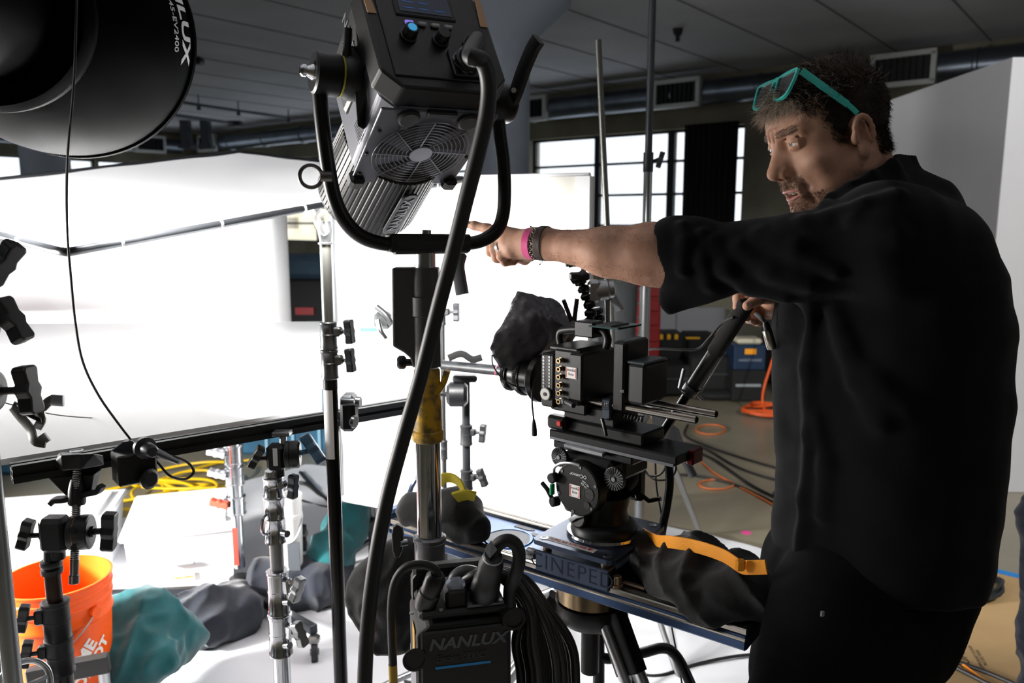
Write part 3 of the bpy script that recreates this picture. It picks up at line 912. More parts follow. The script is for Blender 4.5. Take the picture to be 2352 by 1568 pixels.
# ---- blue things under the table
bl = mat('blue_cloth', '#2f5f7c', .8, noise_amt=.3, noise_scale=8)
c = PZ(640, 1050, 0)
t = thing('blue_crate', 'pale blue crate on the floor beyond the table, left of the black pole', 'crate', c)
MB().box((c.x, c.y + .3, .17), (.75, .5, .34), ch=.02).build('crate_body', bl, t)
MB().box((c.x, c.y + .3, .36), (.78, .53, .03), ch=.01).build('crate_rim', mat('pale_blue', '#86b3c9', .6), t)
for k in range(4): MB().box((c.x - .27 + k * .18, c.y + .045, .18), (.02, .02, .3)).build('rib', MATS['pale_blue'], t)
c = PZ(-30, 1100, 0)
tag(MB().box((c.x, c.y + .3, .2), (.9, .5, .4), ch=.03).build('blue_mat', bl), 'folded blue mat on the floor at the far left edge under the table', 'mat')
bc2 = bez([PZ(690, 1085, .02), PZ(720, 1120, .02), PZ(760, 1165, .02), PZ(690, 1150, .02), PZ(640, 1120, .03), PZ(700, 1110, .03), PZ(760, 1150, .02), PZ(900, 1165, .02)], 8)
tag(MB().tube(bc2, .012, 8).build('black_cable', blackr), 'black cable looping on the floor left of the black pole', 'cable')
# ---- black case with blue cover standing far behind the sweep
c = P(705, 680, 8.0)
t = thing('equipment_cart', 'dark equipment cart with a blue cover standing by the far window', 'cart', (c.x, c.y, 0))
z0 = P(705, 760, 8).z; z1 = P(705, 636, 8).z; z2 = P(705, 583, 8).z
MB().box((c.x, c.y, (.1 + z1) / 2), (.75, .6, z1 - .1), ch=.02).build('cart_body', mat('cart_black', '#15161a', .7), t)
MB().box((c.x + .02, c.y, (z1 + z2) / 2), (.66, .55, z2 - z1), ch=.05).build('blue_cover', mat('slate_blue', '#3c5468', .8, noise_amt=.3, noise_scale=3), t)
q = P(700, 714, 7.68)
MB().box((q.x, q.y, q.z), (.18, .03, .07)).build('red_panel', mat('red_paint', '#a31720', .5), t)
for sx in (-.3, .3):
    for sy in (-.2, .2): MB().lathe((c.x + sx - .02, c.y + sy, .05), (1, 0, 0), [(0, .05), (.04, .05)], 16).build('caster', blackr, t)
# ================================================================ LAMPS
matte = mat('satin_black_paint', '#030303', .5, spec=.5)
matte.node_tree.nodes['Principled BSDF'].inputs['IOR'].default_value = 1.05
dark_ab = mat('dark_abs', '#040405', .5)
print_w = mat('white_screen_print', '#d8d9dc', .6)
print_g = mat('grey_screen_print', '#55585d', .6)
def nrmz(v): return Vector(v).normalized()
# ---- big reflector lamp, top left
t = thing('reflector_lamp', 'large black bowl reflector lamp seen from behind at the upper left', 'film light', P(-20, 20, 1.45))
cn, cr_ = P(-20, 20, 1.47), P(150, 75, 1.83)
ax = (cr_ - cn); LB = ax.length; ax.normalize()
def rprof(t_):       # outer radius of the bowl at fraction t_
    return .148 + (.262 - .148) * math.sin(min(1, t_ * 1.02) * math.pi / 2) ** .85
prof = [(LB * k / 24, rprof(k / 24)) for k in range(25)]
prof += [(LB, .262), (LB + .002, .268), (LB + .016, .270), (LB + .02, .264), (LB + .012, .258)]
inner = [(LB * k / 24, rprof(k / 24) - .004) for k in range(24, -1, -1)]
bowl = MB().lathe(cn, ax, prof + inner, 96, caps=False).build('reflector_bowl', matte, t)
MB().lathe(cn, ax, [(-.055, .135), (-.05, .165), (-.03, .176), (-.008, .176), (.004, .168), (.008, .150)], 96, caps=False).build('mount_ring', matte, t)
MB().lathe(cn, ax, [(-.058, 0), (-.058, .135), (-.056, .137), (-.03, .137)], 64, caps=False).lathe(cn, ax, [(-.30, .09), (-.29, .115), (-.06, .12)], 48).build('lamp_body', matte, t)
cx_, cy_, _ = orth(ax)
rt = nrmz(Vector((1, 0, 0)) - ax * ax.x); up_ = rt.cross(ax)
if up_.z < 0: up_ = -up_
def onbowl(th0, tf):
    def fn(v):
        tt = tf + v.y / LB * 1.25
        r = rprof(tt) + .0006 + v.z
        th = th0 - v.x / r
        return cn + ax * (tt * LB) + (rt * math.cos(th) + up_ * math.sin(th)) * r
    return fn
text('NANLUX', None, .064, print_w, t, name='printed_lettering', bold=.0016, depth=.0002, mapf=onbowl(R(15), .86), sx=1.02)
text('FF-NLM-45-EV2400', None, .0235, print_w, t, name='printed_lettering', depth=.0002, mapf=onbowl(R(11), .70), sx=1.0)
mb = MB()
for k in range(24):
    a0 = R(-112 + k * .9)
    p = cn + ax * (.86 * LB) + (rt * math.cos(a0) + up_ * math.sin(a0)) * (rprof(.86) + .0005)
    mb.cyl(p, p + ax * .0006 * (k % 3 + 1), .0007, n=6)
mb.build('printed_note', print_w, t)
MB().lathe(cr_, ax, [(-.02, 0), (-.02, .1)], 40, caps=False).build('lens', mat('lamp_glow', '#fff8ea', emit='#fff6e6', emit_s=6), t)
# yoke stub of this lamp
MB().tube(bez([cn + Vector((.0, 0, .5)), cn + Vector((-.05, -.02, .45)), cn + Vector((-.14, -.05, .2)), cn + Vector((-.2, -.08, 0))]), .014).build('yoke', matte, t)
# safety cable from the lamp
sc_ = [P(177, -40, 1.36), P(174, 60, 1.36), P(172, 150, 1.36), P(165, 250, 1.36), P(157, 330, 1.36), P(153, 430, 1.37), P(155, 540, 1.38), P(163, 640, 1.39), P(173, 740, 1.40), P(190, 830, 1.42), P(225, 905, 1.45), P(270, 970, 1.48), P(310, 1020, 1.51), P(345, 1052, 1.52)]
t = thing('safety_cable', 'thin black safety cable hanging from above down to the clamp on the rail', 'cable', sc_[-1])
MB().tube(bez(sc_, 6), .0022, 8).build('wire', blackr, t)
lp = bez([P(345, 1052, 1.52), P(380, 1045, 1.51), P(425, 1058, 1.50), P(445, 1082, 1.49), P(425, 1100, 1.49), P(390, 1092, 1.50), P(365, 1065, 1.51), P(350, 1050, 1.52)], 8)
MB().tube(lp, .0026, 8).build('loop', blackr, t)
MB().cyl(P(328, 1035, 1.515), P(366, 1048, 1.51), .0065, n=12).build('ferrule', mat('dark_steel', '#4b4c4e', .35, .9), t)
# ---- second film lamp (centre) on its yoke
O = P(950, 210, 1.40)
fw = nrmz((-.43, .74, -.52)); xr = nrmz((.89, .44, .05)); xr = nrmz(xr - fw * xr.dot(fw))
ML = frame(O, x=xr, y=fw) @ Matrix.Scale(.87, 4)
t = thing('yoke_lamp', 'black and silver film lamp with round fan grille, tilted down in its yoke', 'film light', O)
silver = mat('anthracite_silver', '#606167', .42, .75)
rear = mat('rear_black', '#020203', .45)
def octo(w_, h_, c): return [(-w_ + c, -h_), (w_ - c, -h_), (w_, -h_ + c), (w_, h_ - c), (w_ - c, h_), (-w_ + c, h_), (-w_, h_ - c), (-w_, -h_ + c)]
MY = ML @ Matrix(((1, 0, 0, 0), (0, 0, 1, 0), (0, 1, 0, 0), (0, 0, 0, 1)))      # prism axis = lamp forward
def hull(name, vs, m, parent, bevel=.0, M=None):
    bm = bmesh.new()
    for v in vs: bm.verts.new(M @ Vector(v) if M is not None else Vector(v))
    bmesh.ops.convex_hull(bm, input=bm.verts)
    bmesh.ops.dissolve_limit(bm, angle_limit=R(3), verts=bm.verts, edges=bm.edges)
    mb = MB(); bm.verts.ensure_lookup_table()
    mb.add([v.co.copy() for v in bm.verts], [[v.index for v in f.verts] for f in bm.faces]); bm.free()
    return mb.build(name, m, parent, bevel=bevel)
for_rear = [(x, -.13, z + .020) for x, z in octo(.124, .122, .035)] + [(x, -.085, z + .020) for x, z in octo(.130, .128, .035)]
rp_ = hull('rear_housing', for_rear, rear, t, .004, ML)
MB(ML).box((0, -.1315, .02), (.2, .004, .2), ch=.0015).build('control_panel', mat('panel_black', '#030304', .35), t)
# tan side accents on rear edges
tan = mat('tan_label', '#a9825c', .5)
for sx in (-1, 1):
    MB(ML).prism([(sx * .104, .055), (sx * .121, .055), (sx * .1225, .14), (sx * .112, .14)], -.1318, -.1305, M=ML @ Matrix(((1, 0, 0, 0), (0, 0, 1, 0), (0, 1, 0, 0), (0, 0, 0, 1)))).build('side_accent', tan, rp_)
# silver mid body
mid = [(x, -.085, z) for x, z in octo(.116, .112, .03)] + [(x, .13, z - .005) for x, z in octo(.108, .107, .025)]
md_ = hull('main_housing', mid, silver, t, .006, ML)
hull('upper_housing', [(x, y, z) for x in (-.118, .118) for y, z in ((-.085, -.01), (.09, -.0), (.09, .13), (-.085, .135))], dark_ab, t, .01, ML)
# bottom plate with grille
zb_ = -.113
hull('bottom_plate', [(x, y, z) for x, y in ((-.118, -.082), (.118, -.082), (.112, .135), (.09, .148), (-.09, .148), (-.112, .135)) for z in (-.108, zb_)], mat('plate_grey', '#5f6067', .42, .6), t, .003, ML)
g = MB(ML); gc = (0, .040)
rings = [.096 - k * .0083 for k in range(9)]
for r_ in rings: g.tube([(gc[0] + r_ * math.cos(a), gc[1] + r_ * math.sin(a), zb_ - .003) for a in [2 * math.pi * k / 56 for k in range(56)]], .00095, 6, closed=True)
for k in range(8):
    a = math.pi / 8 + k * math.pi / 4; g.tube([(gc[0] + .022 * math.cos(a), gc[1] + .022 * math.sin(a), zb_ - .004), (gc[0] + .096 * math.cos(a + .35), gc[1] + .096 * math.sin(a + .35), zb_ - .004)], .0012, 6)
g.lathe((gc[0], gc[1], zb_ - .003), (0, 0, -1), [(0, .024), (.003, .023)], 32)
gr = MB(ML).lathe((gc[0], gc[1], zb_ + .0002), (0, 0, -1), [(0, 0), (0, .099)], 64, caps=False).build('fan_opening', mat('void_black', '#020203', .9), t)
g.build('fan_grille', mat('grille_wire', '#93949a', .3, .8), gr)
mb = MB(ML)
for k in range(7):
    a = k * 2 * math.pi / 7
    mb.add([(gc[0] + .02 * math.cos(a), gc[1] + .02 * math.sin(a), zb_ - .0006), (gc[0] + .092 * math.cos(a + .2), gc[1] + .092 * math.sin(a + .2), zb_ - .0006), (gc[0] + .092 * math.cos(a + .75), gc[1] + .092 * math.sin(a + .75), zb_ - .0018)], [(0, 1, 2)])
mb.build('fan_blades', mat('blade_black', '#0a0a0b', .5), gr)
for sx, sy in ((-.102, -.02), (.10, -.02), (-.102, .115), (.098, .12), (-.05, .142), (.0, .143), (.055, .142), (-.106, .05), (.105, .05)):
    MB(ML).cyl((sx, sy, zb_ + .001), (sx, sy, zb_ - .003), .0036, n=12).build('screw', dark_ab, t)
for sx in (-.062, .058):      # two rubber plugs
    MB(ML).lathe((sx, -.066, zb_ - .001), (0, 0, -1), [(0, .021), (.006, .021), (.009, .017)], 24).box((sx, -.045, zb_ - .004), (.016, .022, .006), ch=.002).build('port_cap', blackr, t)
MB(ML).box((0, -.078, zb_ + .0), (.06, .016, .012), ch=.003).build('port_cover', dark_ab, t)
for sx in (-1, 1):
    MB(ML).box((sx * .102, .14, -.112), (.03, .03, .03), ch=.006).build('corner_foot', dark_ab, t)
# fine print and lettering on the left side
MS = frame(ML @ Vector((-.1135, .02, -.03)), x=-fw, y=(ML @ Vector((0, 0, 1)) - ML @ Vector((0, 0, 0))))
mb = MB(MS)
for i in range(9):
    for k in range(5 + i % 3): mb.box((-.03 + k * .006, -.05 + i * .0045, .0006), (.005, .0016, .0006))
mb.build('rating_print', mat('dim_print', '#2c2c30', .7), t)
MS = frame(ML @ Vector((-.1185, .0, .07)), x=-(ML @ Vector((0, 0, 1)) - ML @ Vector((0, 0, 0))), y=-fw)
text('NANLUX', MS @ Matrix.Translation((0.0, .025, .0006)), .03, print_g, t, name='printed_lettering', bold=.0008)
text('Evoke 900C', MS @ Matrix.Translation((0.0, -.002, .0006)), .014, print_g, t, name='printed_lettering')
# front barrel with ribs
b0 = ML @ Vector((0, .12, -.022)); b1 = ML @ Vector((0, .33, -.022))
mb = MB(); rb = .097; vs = []; fs = []; nn_ = 400
x_, y_, d_ = orth(b1 - b0)
for q, (tt, rr) in enumerate(((0, rb - .004), (.004, rb), (.172, rb + .004), (.18, rb + .003))):
    for k in range(nn_):
        a = 2 * math.pi * k / nn_; r_ = rr - (.0014 if (k // 2) % 3 == 0 and 0 < q < 3 else 0)
        vs.append(b0 + d_ * tt + (x_ * math.cos(a) + y_ * math.sin(a)) * r_)
for q in range(3):
    for k in range(nn_): fs.append((q * nn_ + k, q * nn_ + (k + 1) % nn_, (q + 1) * nn_ + (k + 1) % nn_, (q + 1) * nn_ + k))
mb.add(vs, fs, False)
barrel = mb.build('front_barrel', mat('barrel_grey', '#0e0f11', .42, .2), t)
MB().lathe(b1, b0 - b1, [(.012, 0), (.012, rb - .004)], 48, caps=False).build('front_lens', MATS['lamp_glow'], t)
dn = (ML @ Vector((.012, 0, -1)) - ML @ Vector((0, 0, 0))).normalized()
bcx = (b0 + b1) / 2
side_n = nrmz(ML.to_3x3() @ Vector((.12, 0, -1)))
MPl = frame(bcx + side_n * (rb + .004) + d_ * .0, x=-d_, z=side_n)
slot = [(.062 * math.cos(a) * 1.0 if False else (.05 if math.cos(a) > 0 else -.05) + .018 * math.cos(a), .018 * math.sin(a)) for a in [2 * math.pi * k / 32 + .01 for k in range(32)]]
pl = MB(MPl).prism(slot, 0, .004).build('name_plate', mat('plate_dark', '#3c3d41', .4, .4), barrel, bevel=.0015)
text('NANLUX', MPl @ Matrix.Translation((0, 0, .0046)), .026, mat('raised_letters', '#8d8f94', .4, .5), pl, name='raised_lettering', bold=.0006)
# panel details: screen, buttons, knobs
MP_ = ML @ Matrix.Translation((0, -.134, 0)) @ Matrix(((1, 0, 0, 0), (0, 0, -1, 0), (0, 1, 0, 0), (0, 0, 0, 1)))   # x right, y up, z towards the viewer
MB(MP_).box((-.008, .086, .0), (.12, .062, .006), ch=.002).build('screen_bezel', dark_ab, t)
scr = MB(MP_).box((-.008, .088, .0035), (.104, .05, .001)).build('screen', mat('dim_screen', '#0b1420', .15, emit='#142236', emit_s=.25), t)
mb = MB(MP_)
for k in range(5): mb.box((-.04 + (k % 3) * .03, .072 + (k // 3) * .014, .0043), (.022, .002, .0004))
mb.build('screen_menu', mat('screen_blue', '#2a4a78', .5, emit='#2a4f8a', emit_s=.35), scr)
for k, (cc, em) in enumerate((('#8a7ae8', 1.0), ('#8f9094', .0), ('#9a9590', .0), ('#8d8e92', .0))):
    MB(MP_).box((-.048 + k * .026, .038, .003), (.0165, .0095, .006), ch=.002).build('button', mat('button_%s' % ('violet' if k == 0 else 'grey%s' % 'abc'[k - 1]), cc, .4, emit=cc if em else None, emit_s=.6 if em else 0), t)
for k, xk in enumerate((-.056, .006, .066)):
    MB(MP_).lathe((xk, .008 - .003 * k, .0), (0, 0, 1), [(0, .016), (.004, .016), (.005, .0135), (.022, .0125), (.0235, .011)], 28).build('knob', dark_ab, t)
    if k == 0: MB(MP_).lathe((xk, .008, .0236), (0, 0, 1), [(0, .0085), (.001, .008)], 20).build('knob_cap', mat('blue_glow', '#4fb0e0', .4, emit='#3aa6e0', emit_s=.5), t)
# connector and socket
MB(MP_).box((.042, -.045, .003), (.058, .058, .006), ch=.002).build('socket_plate', mat('socket_plate_metal', '#3a3b3e', .3, .8), t)
MB(MP_).lathe((.042, -.045, .004), (0, 0, 1), [(0, .024), (.014, .024), (.016, .019), (.05, .018)], 28).build('socket', dark_ab, t)
# pivots, bosses
def lp_(x, y, z): return ML @ Vector((x, y, z))
PL_ = P(735, 168, 1.32); PR_ = P(1168, 240, 1.48)
pdir = nrmz(PR_ - PL_)
ym_ = mat('yoke_black', '#101012', .36, .4)
MB().lathe(PL_ - pdir * .012, pdir, [(0, .030), (.003, .034), (.04, .034), (.043, .030)], 36).build('pivot_disc', ym_, t)
MB().lathe(PL_ + pdir * .031, pdir, [(0, .0325), (.003, .0325)], 36).build('pivot_washer', mat('brass_washer', '#b9b34b', .35, .6), t)
MB().lathe(PL_ + pdir * .034, pdir, [(0, .03), (.01, .036), (.025, .036), (.028, .02), (.06, .02)], 36).build('pivot_hub', dark_ab, t)
mb = MB().lathe(PL_ - pdir * .032, pdir, [(0, .006), (.004, .010), (.009, .010), (.010, .007), (.02, .013), (.022, .013)], 20)
mb.build('pivot_bolt', chrome, t)
MB().tube([PL_ + pdir * .045 + Vector((0, -.01, .01)), PL_ + pdir * .05 + Vector((0, -.01, .075))], .007, 10).build('clamp_lever', dark_ab, t)
hull('side_bracket', [PL_ + pdir * .055 + Vector(q) for q in ((0, -.02, .05), (.02, .03, .055), (.01, -.03, -.08), (.03, .03, -.09), (.04, -.02, .0), (.0, .02, -.02), (.05, .04, -.05))], dark_ab, t, .004)
MB().lathe(PR_ - pdir * .05, pdir, [(0, .022), (.03, .034), (.05, .034), (.056, .03)], 36).build('pivot_disc', ym_, t)
lv = [P(1172, 240, 1.46), P(1185, 212, 1.45), P(1203, 160, 1.44), P(1222, 115, 1.43), P(1237, 90, 1.42)]
MB().tube(bez(lv, 5), .01, 12, flat=(.007, .013)).build('tilt_lever', dark_ab, t)
MB().cyl(P(1180, 207, 1.44), P(1180, 207, 1.425), .0045, n=12).build('lever_screw', chrome, t)
# yoke tube
def yY(px): return 1.32 + (px - 720) / 450 * .165
yp = [(733, 205), (738, 260), (746, 330), (756, 400), (768, 455), (790, 503), (825, 540), (872, 558), (930, 563), (990, 562), (1060, 560), (1105, 553), (1140, 530), (1155, 495), (1159, 440), (1156, 370), (1148, 310), (1143, 255)]
yk = MB().tube(bez([P(a, b, yY(a)) for a, b in yp], 6), .0125, 14).build('yoke', ym_, t)
MB().lathe(P(905, 563, yY(905)), P(1072, 561, yY(1072)) - P(905, 563, yY(905)), [(0, .0165), ((P(1072, 561, yY(1072)) - P(905, 563, yY(905))).length, .0165)], 24).build('yoke_sleeve', mat('sleeve_black', '#0a0a0b', .5), yk)
a_, b_ = P(890, 558, yY(890)), P(1075, 558, yY(1075))
MB(frame((a_ + b_) / 2, x=b_ - a_, z=(0, 0, 1))).box((0, 0, 0), ((b_ - a_).length, .03, .032), ch=.003).build('yoke_bracket', dark_ab, yk)
e_ = P(714, 405, yY(714) - .005)
ex = nrmz((1, .1, .0))
MB().tube([e_ + Vector((.0175 * math.cos(q), .003 * math.cos(q), .0175 * math.sin(q))) for q in [2 * math.pi * k / 28 for k in range(28)]], .0032, 8, closed=True).cyl(e_ + ex * .016, e_ + ex * .034, .0085, .0085, n=16).build('eye_bolt', mat('worn_steel', '#5f5c58', .4, .8), yk)
c0 = P(978, 540, yY(978))
MB().cyl(c0, P(978, 528, yY(978)), .0095, n=16).build('spigot_top', steel, yk)
MB().tube(bez([P(1058, 585, 1.385), P(1052, 610, 1.375), P(1056, 640, 1.37), P(1062, 676, 1.365)], 6), .008, 10, flat=(.011, .006)).build('locking_lever', mat('lever_grey', '#47474a', .5, .3), yk)
# ---- the head cable
cp_ = [lp_(.042, -.15, -.045), lp_(.045, -.19, -.035), P(1080, 128, 1.13), P(1108, 140, 1.14), P(1122, 190, 1.15), P(1118, 260, 1.16), P(1098, 350, 1.17), P(1070, 460, 1.18), P(1040, 580, 1.19), P(1003, 720, 1.20), P(965, 870, 1.2), P(925, 1010, 1.19), P(888, 1150, 1.18), P(862, 1290, 1.16), P(846, 1420, 1.14), P(838, 1560, 1.12), P(836, 1750, 1.10), P(845, 2000, 1.08)]
t = thing('head_cable', 'thick black cable running from the yoke lamp down past the stand', 'cable', cp_[-1])
MB().tube(bez(cp_, 8), .0118, 16).build('jacket', mat('cable_jacket', '#131314', .5), t)
d0 = nrmz(cp_[1] - cp_[0])
MB().lathe(cp_[0] - d0 * .04, d0, [(0, .019), (.02, .021), (.03, .021), (.035, .016), (.05, .014), (.07, .0125)], 24).build('plug', mat('plug_metal', '#28292b', .3, .9), t)
MB().tube([cp_[0] + Vector((math.cos(k), 0, math.sin(k))) * .021 + d0 * .01 * math.sin(2 * k) for k in [i * .3 for i in range(16)]], .004, 8).build('clear_wrap', mat('cellophane', '#b9bcc2', .15, spec=.8, alpha=.55), t)
# ================================================================ COMBO STAND
SX, SY = P(983, 1000, 1.42).x, 1.42
def zt_at(py, px=983, Y=1.42): return P(px, py, Y).z
def Q(px, py, Y=1.42): return P(px, py, Y)
sb = Q(983, 1000); 
t = thing('combo_stand', 'heavy chrome and yellow lamp stand carrying the yoke lamp', 'light stand', (SX, SY, 0))
def col(parent, name, m, py0, py1, pw, pw1=None, n=32, px=983, Y=1.42, extra=None):
    x = P(983, 1000, Y).x if px == 983 else P(px, 1000, Y).x
    z0, z1 = P(px, py0, Y).z, P(px, py1, Y).z
    prof = [(0, pxm(pw / 2, Y)), (z0 - z1, pxm((pw1 or pw) / 2, Y))]
    if extra: prof = [(f * (z0 - z1), pxm(r_, Y)) for f, r_ in extra]
    return MB().lathe((x, Y, z0), (0, 0, -1), prof, n).build(name, m, parent)
cast_g = mat('cast_grey', '#4c4b4b', .5, .5, bump=.2, bump_scale=120)
col(t, 'spigot', steel, 580, 640, 48)
def slab(name, pts, half, m, Y=1.42, parent=None, bevel=.003):
    """outline in pixels at depth Y, real thickness 2*half"""
    q = [P(a, b, Y) for a, b in pts]; n_ = len(q)
    vs = [v + Vector((0, -half, 0)) for v in q] + [v + Vector((0, half, 0)) for v in q]
    fs = [list(range(n_)), [n_ + k for k in range(n_)][::-1]] + [(k, n_ + k, n_ + (k + 1) % n_, (k + 1) % n_) for k in range(n_)]
    return MB().add(vs, fs).build(name, m, parent, bevel=bevel)
slab('head_casting', [(903, 614), (1008, 614), (1012, 700), (1014, 840), (952, 840), (944, 818), (930, 806), (905, 792)], .018, cast_g, parent=t)
MB().lathe((SX, SY, zt_at(614)), (0, 0, -1), [(0, .024), (.02, .026), (.05, .026), (.052, .029), (.085, .029), (.087, .0265), (.178, .0265)], 32).build('head_tube', cast_g, t)
hc = Q(945, 832)
MB().cyl(Q(952, 832), Q(930, 832), .007).lathe(Q(933, 832), (-1, 0, 0), [(0, .009), (.004, .0125), (.012, .0125), (.016, .009)], 20).build('release_knob', cast, t)
col(t, 'collar', mat('yellow_worn', '#c99a18', .5, color2='#6d5a2a', noise_scale=55), 845, 1012, 66, extra=[(0, 27), (.03, 31), (.42, 31), (.45, 33), (.84, 34), (.86, 38), (.97, 38), (1, 34)])
MB().tube(bez([Q(1000, 905), Q(1018, 880), Q(1028, 850)], 4), .008, 10, flat=(.011, .006)).build('collar_handle', MATS['yellow_worn'], t)
col(t, 'chrome_riser', chrome, 1008, 1240, 59)
col(t, 'lower_collar', mat('worn_cast_steel', '#77777a', .35, .8), 1228, 1295, 80, extra=[(0, 34), (.06, 40), (.18, 40), (.22, 37), (1, 37)])
kb = Q(935, 1245)
MB().cyl(kb, kb + Vector((-.012, -.006, 0)), .006, n=12).build('knob_stem', steel, t)
slab('tee_knob', [(904, 1208), (912, 1202), (924, 1208), (927, 1225), (925, 1262), (918, 1278), (908, 1280), (902, 1262), (900, 1225)], .007, blackp, parent=t)
col(t, 'lower_tube', mat('black_tube', '#101113', .3, .4), 1290, 2600, 70)
zl = zt_at(1700)
for k in range(3):
    a = R(215 + k * 120 + (-10 if k == 0 else 0))
    e = Vector((SX + math.cos(a) * .52, SY + math.sin(a) * .52, .05))
    MB().tube([Vector((SX, SY, .55)), e], .016, 10, flat=(.018, .012)).build('leg', MATS['black_tube'], t)
    MB().tube([Vector((SX, SY, .16)), Vector((SX, SY, .16)).lerp(e, .6) + Vector((0, 0, .06))], .009, 8).build('brace', steel, t)
    MB().lathe((e.x, e.y, 0), (0, 0, 1), [(0, .022), (.05, .02)], 16).build('foot', blackr, t)
# ================================================================ SLIDER, HEAD, CAMERA
SZ = .88
bl_an = mat('blue_anodised', '#44587a', .30, .85)
bl_dk = mat('slate_anodised', '#444e60', .32, .8)
railm = mat('satin_steel_rail', '#b9b3a8', .25, .95)
NL, NR = PZ(896, 1192, SZ), PZ(1716, 1447, SZ)
sx_ = nrmz(NR - NL); LS = (NR - NL).length
MSl = frame(NL, x=sx_, z=(0, 0, 1))            # local y points away from the camera
t = thing('camera_slider', 'blue anodised camera slider with two steel rails, running from the lamp stand to the man', 'camera slider', (NL + NR) / 2)
SWd = .205
mb = MB(MSl); mb.box((LS / 2, SWd / 2, -.028), (LS, SWd, .03), ch=.004); mb.box((LS / 2, SWd / 2, -.012), (LS, SWd - .055, .010), ch=.003)
bed = mb.build('bed', bl_an, t)
for y0 in (.012, SWd - .012):
    MB(MSl).box((LS / 2, y0, -.006), (LS, .024, .012), ch=.002).box((LS / 2, y0 - .013, -.02), (LS, .006, .007), ch=.002).build('rail', railm, t)
    MB(MSl).box((LS / 2, y0, -.0001), (LS - .01, .0016, .0016)).box((LS / 2, y0 + .006, -.0001), (LS - .01, .001, .0014)).build('rail_groove', mat('groove_dark', '#2b2a29', .6), t)
hol = mat('machined_recess', '#0c1524', .4, .6)
def s_of(px, py, z=SZ): return (MSl.inverted() @ PZ(px, py, z))
def disc_recess(px, py, r):
    c = s_of(px, py, SZ - .008)
    MB(MSl).lathe((c.x, c.y, -.0066), (0, 0, 1), [(0, r * .92), (.0, r), (.0015, r * 1.02), (.0015, r * 1.08), (0, r * 1.12)], 40, caps=False).build('machined_rim', mat('rim_blue', '#5f83b8', .2, .9), bed)
    MB(MSl).lathe((c.x, c.y, -.0068), (0, 0, 1), [(0, 0), (.0006, r * .97)], 40, caps=False).build('lightening_hole', hol, bed)
disc_recess(1168, 1238, .052)
for px, py in ((1090, 1232), (1240, 1232), (1075, 1212), (1205, 1213)):
    c = s_of(px, py, SZ - .008)
    MB(MSl).prism([(c.x - .025, c.y - .008), (c.x + .02, c.y - .008), (c.x + .03, c.y), (c.x + .02, c.y + .008), (c.x - .025, c.y + .008)], -.0068, -.0058).build('lightening_hole', hol, bed)
c = s_of(1190, 1260, SZ - .008)
MB(MSl).box((c.x, c.y, -.0062), (.06, .008, .001)).build('sticker', mat('sticker_white', '#dcdcdc', .6), bed)
MB(MSl).box((-.012, SWd / 2, -.01), (.03, SWd, .06), ch=.006).build('end_plate', bl_an, t)
arc = [MSl @ Vector((.0, SWd * .3 + .05 - .05 * math.cos(a), .01 + .07 * math.sin(a))) for a in [R(q) for q in range(0, 181, 15)]]
MB().tube(arc, .006, 8).build('end_handle', bl_dk, t)
MB(MSl).lathe((-.02, .02, .02), (-1, -.2, .3), [(0, .01), (.006, .018), (.02, .018), (.024, .012)], 20).build('end_knob', blackp, t)
cp2 = s_of(1418, 1345)
MB(MSl).lathe((cp2.x, .014, 0), (0, 0, 1), [(0, .012), (.004, .012), (.005, .009), (.020, .0095), (.022, .007)], 20).build('stop_knob', mat('bronze', '#a9927a', .3, .9), t)
MB(MSl).box((cp2.x + .03, .03, .004), (.05, .012, .006), ch=.002).build('stop_bar', MATS['bronze'], t)
# carriage
cc = s_of(1340, 1257, SZ + .05)
t = thing('slider_carriage', 'blue carriage plate engraved with capital letters on the slider, under the fluid head', 'slider carriage', MSl @ Vector((cc.x, cc.y, 0)))
cxx = cc.x
x0 = s_of(1226, 1300, SZ + .01).x - .012; x1 = s_of(1401, 1350, SZ + .01).x - .012; CW = x1 - x0; xm = (x0 + x1) / 2
MB(MSl).box((xm, .010, .013), (CW, .03, .046), ch=.002).build('front_bar', bl_dk, t)
MB(MSl).box((xm, SWd - .012, .0175), (CW, .03, .035), ch=.002).build('rear_bar', bl_dk, t)
MB(MSl).box((xm, SWd / 2, .012), (CW * .9, SWd - .04, .01), ch=.002).build('lower_plate', bl_dk, t)
for a in (x0 + .018, x1 - .018):
    for b in (.014, SWd - .014): MB(MSl).cyl((a, b, .034), (a, b, .050), .0095, n=20).build('spacer_post', MATS['bronze'], t)
po = []
for (qx, qy, a0) in ((x1 + .012, SWd + .02, 0), (x0 - .006, SWd + .02, 90), (x0 - .006, -.012, 180), (x1 + .012, -.012, 270)):
    rr = .014; ox = qx + (-rr if a0 in (0, 270) else rr); oy = qy + (-rr if a0 in (0, 90) else rr)
    for k in range(5): a = R(a0 + k * 22.5); po.append((ox + rr * math.cos(a), oy + rr * math.sin(a)))
tp = MB(MSl).prism(po, .050, .060).build('top_plate', bl_dk, t, bevel=.001)
for a in (x0 + .014, x1 - .01):
    for b in (.008, SWd + .002): MB(MSl).lathe((a, b, .0601), (0, 0, 1), [(0, .009), (.0008, .009), (.0008, .005), (.0002, .003)], 18).build('bolt', steel, t)
MFr = MSl @ frame((xm, -.0052, .013), x=(1, 0, 0), z=(0, -1, 0))
eng = mat('engraved_dark', '#141d2e', .5, .5)
text('CINEPED', MFr @ Matrix.Translation((0, 0, .0)), .046, eng, t, name='engraved_lettering', depth=.0004, bold=-.0006, spacing=1.12)
MTp = MSl @ frame((xm - .01, .012, .0603), x=(-1, 0, 0), z=(0, 0, 1))
lb = MB(MTp).box((0, 0, .0002), (.115, .017, .0006)).build('warning_label', mat('label_silver', '#c9c7c4', .5), tp)
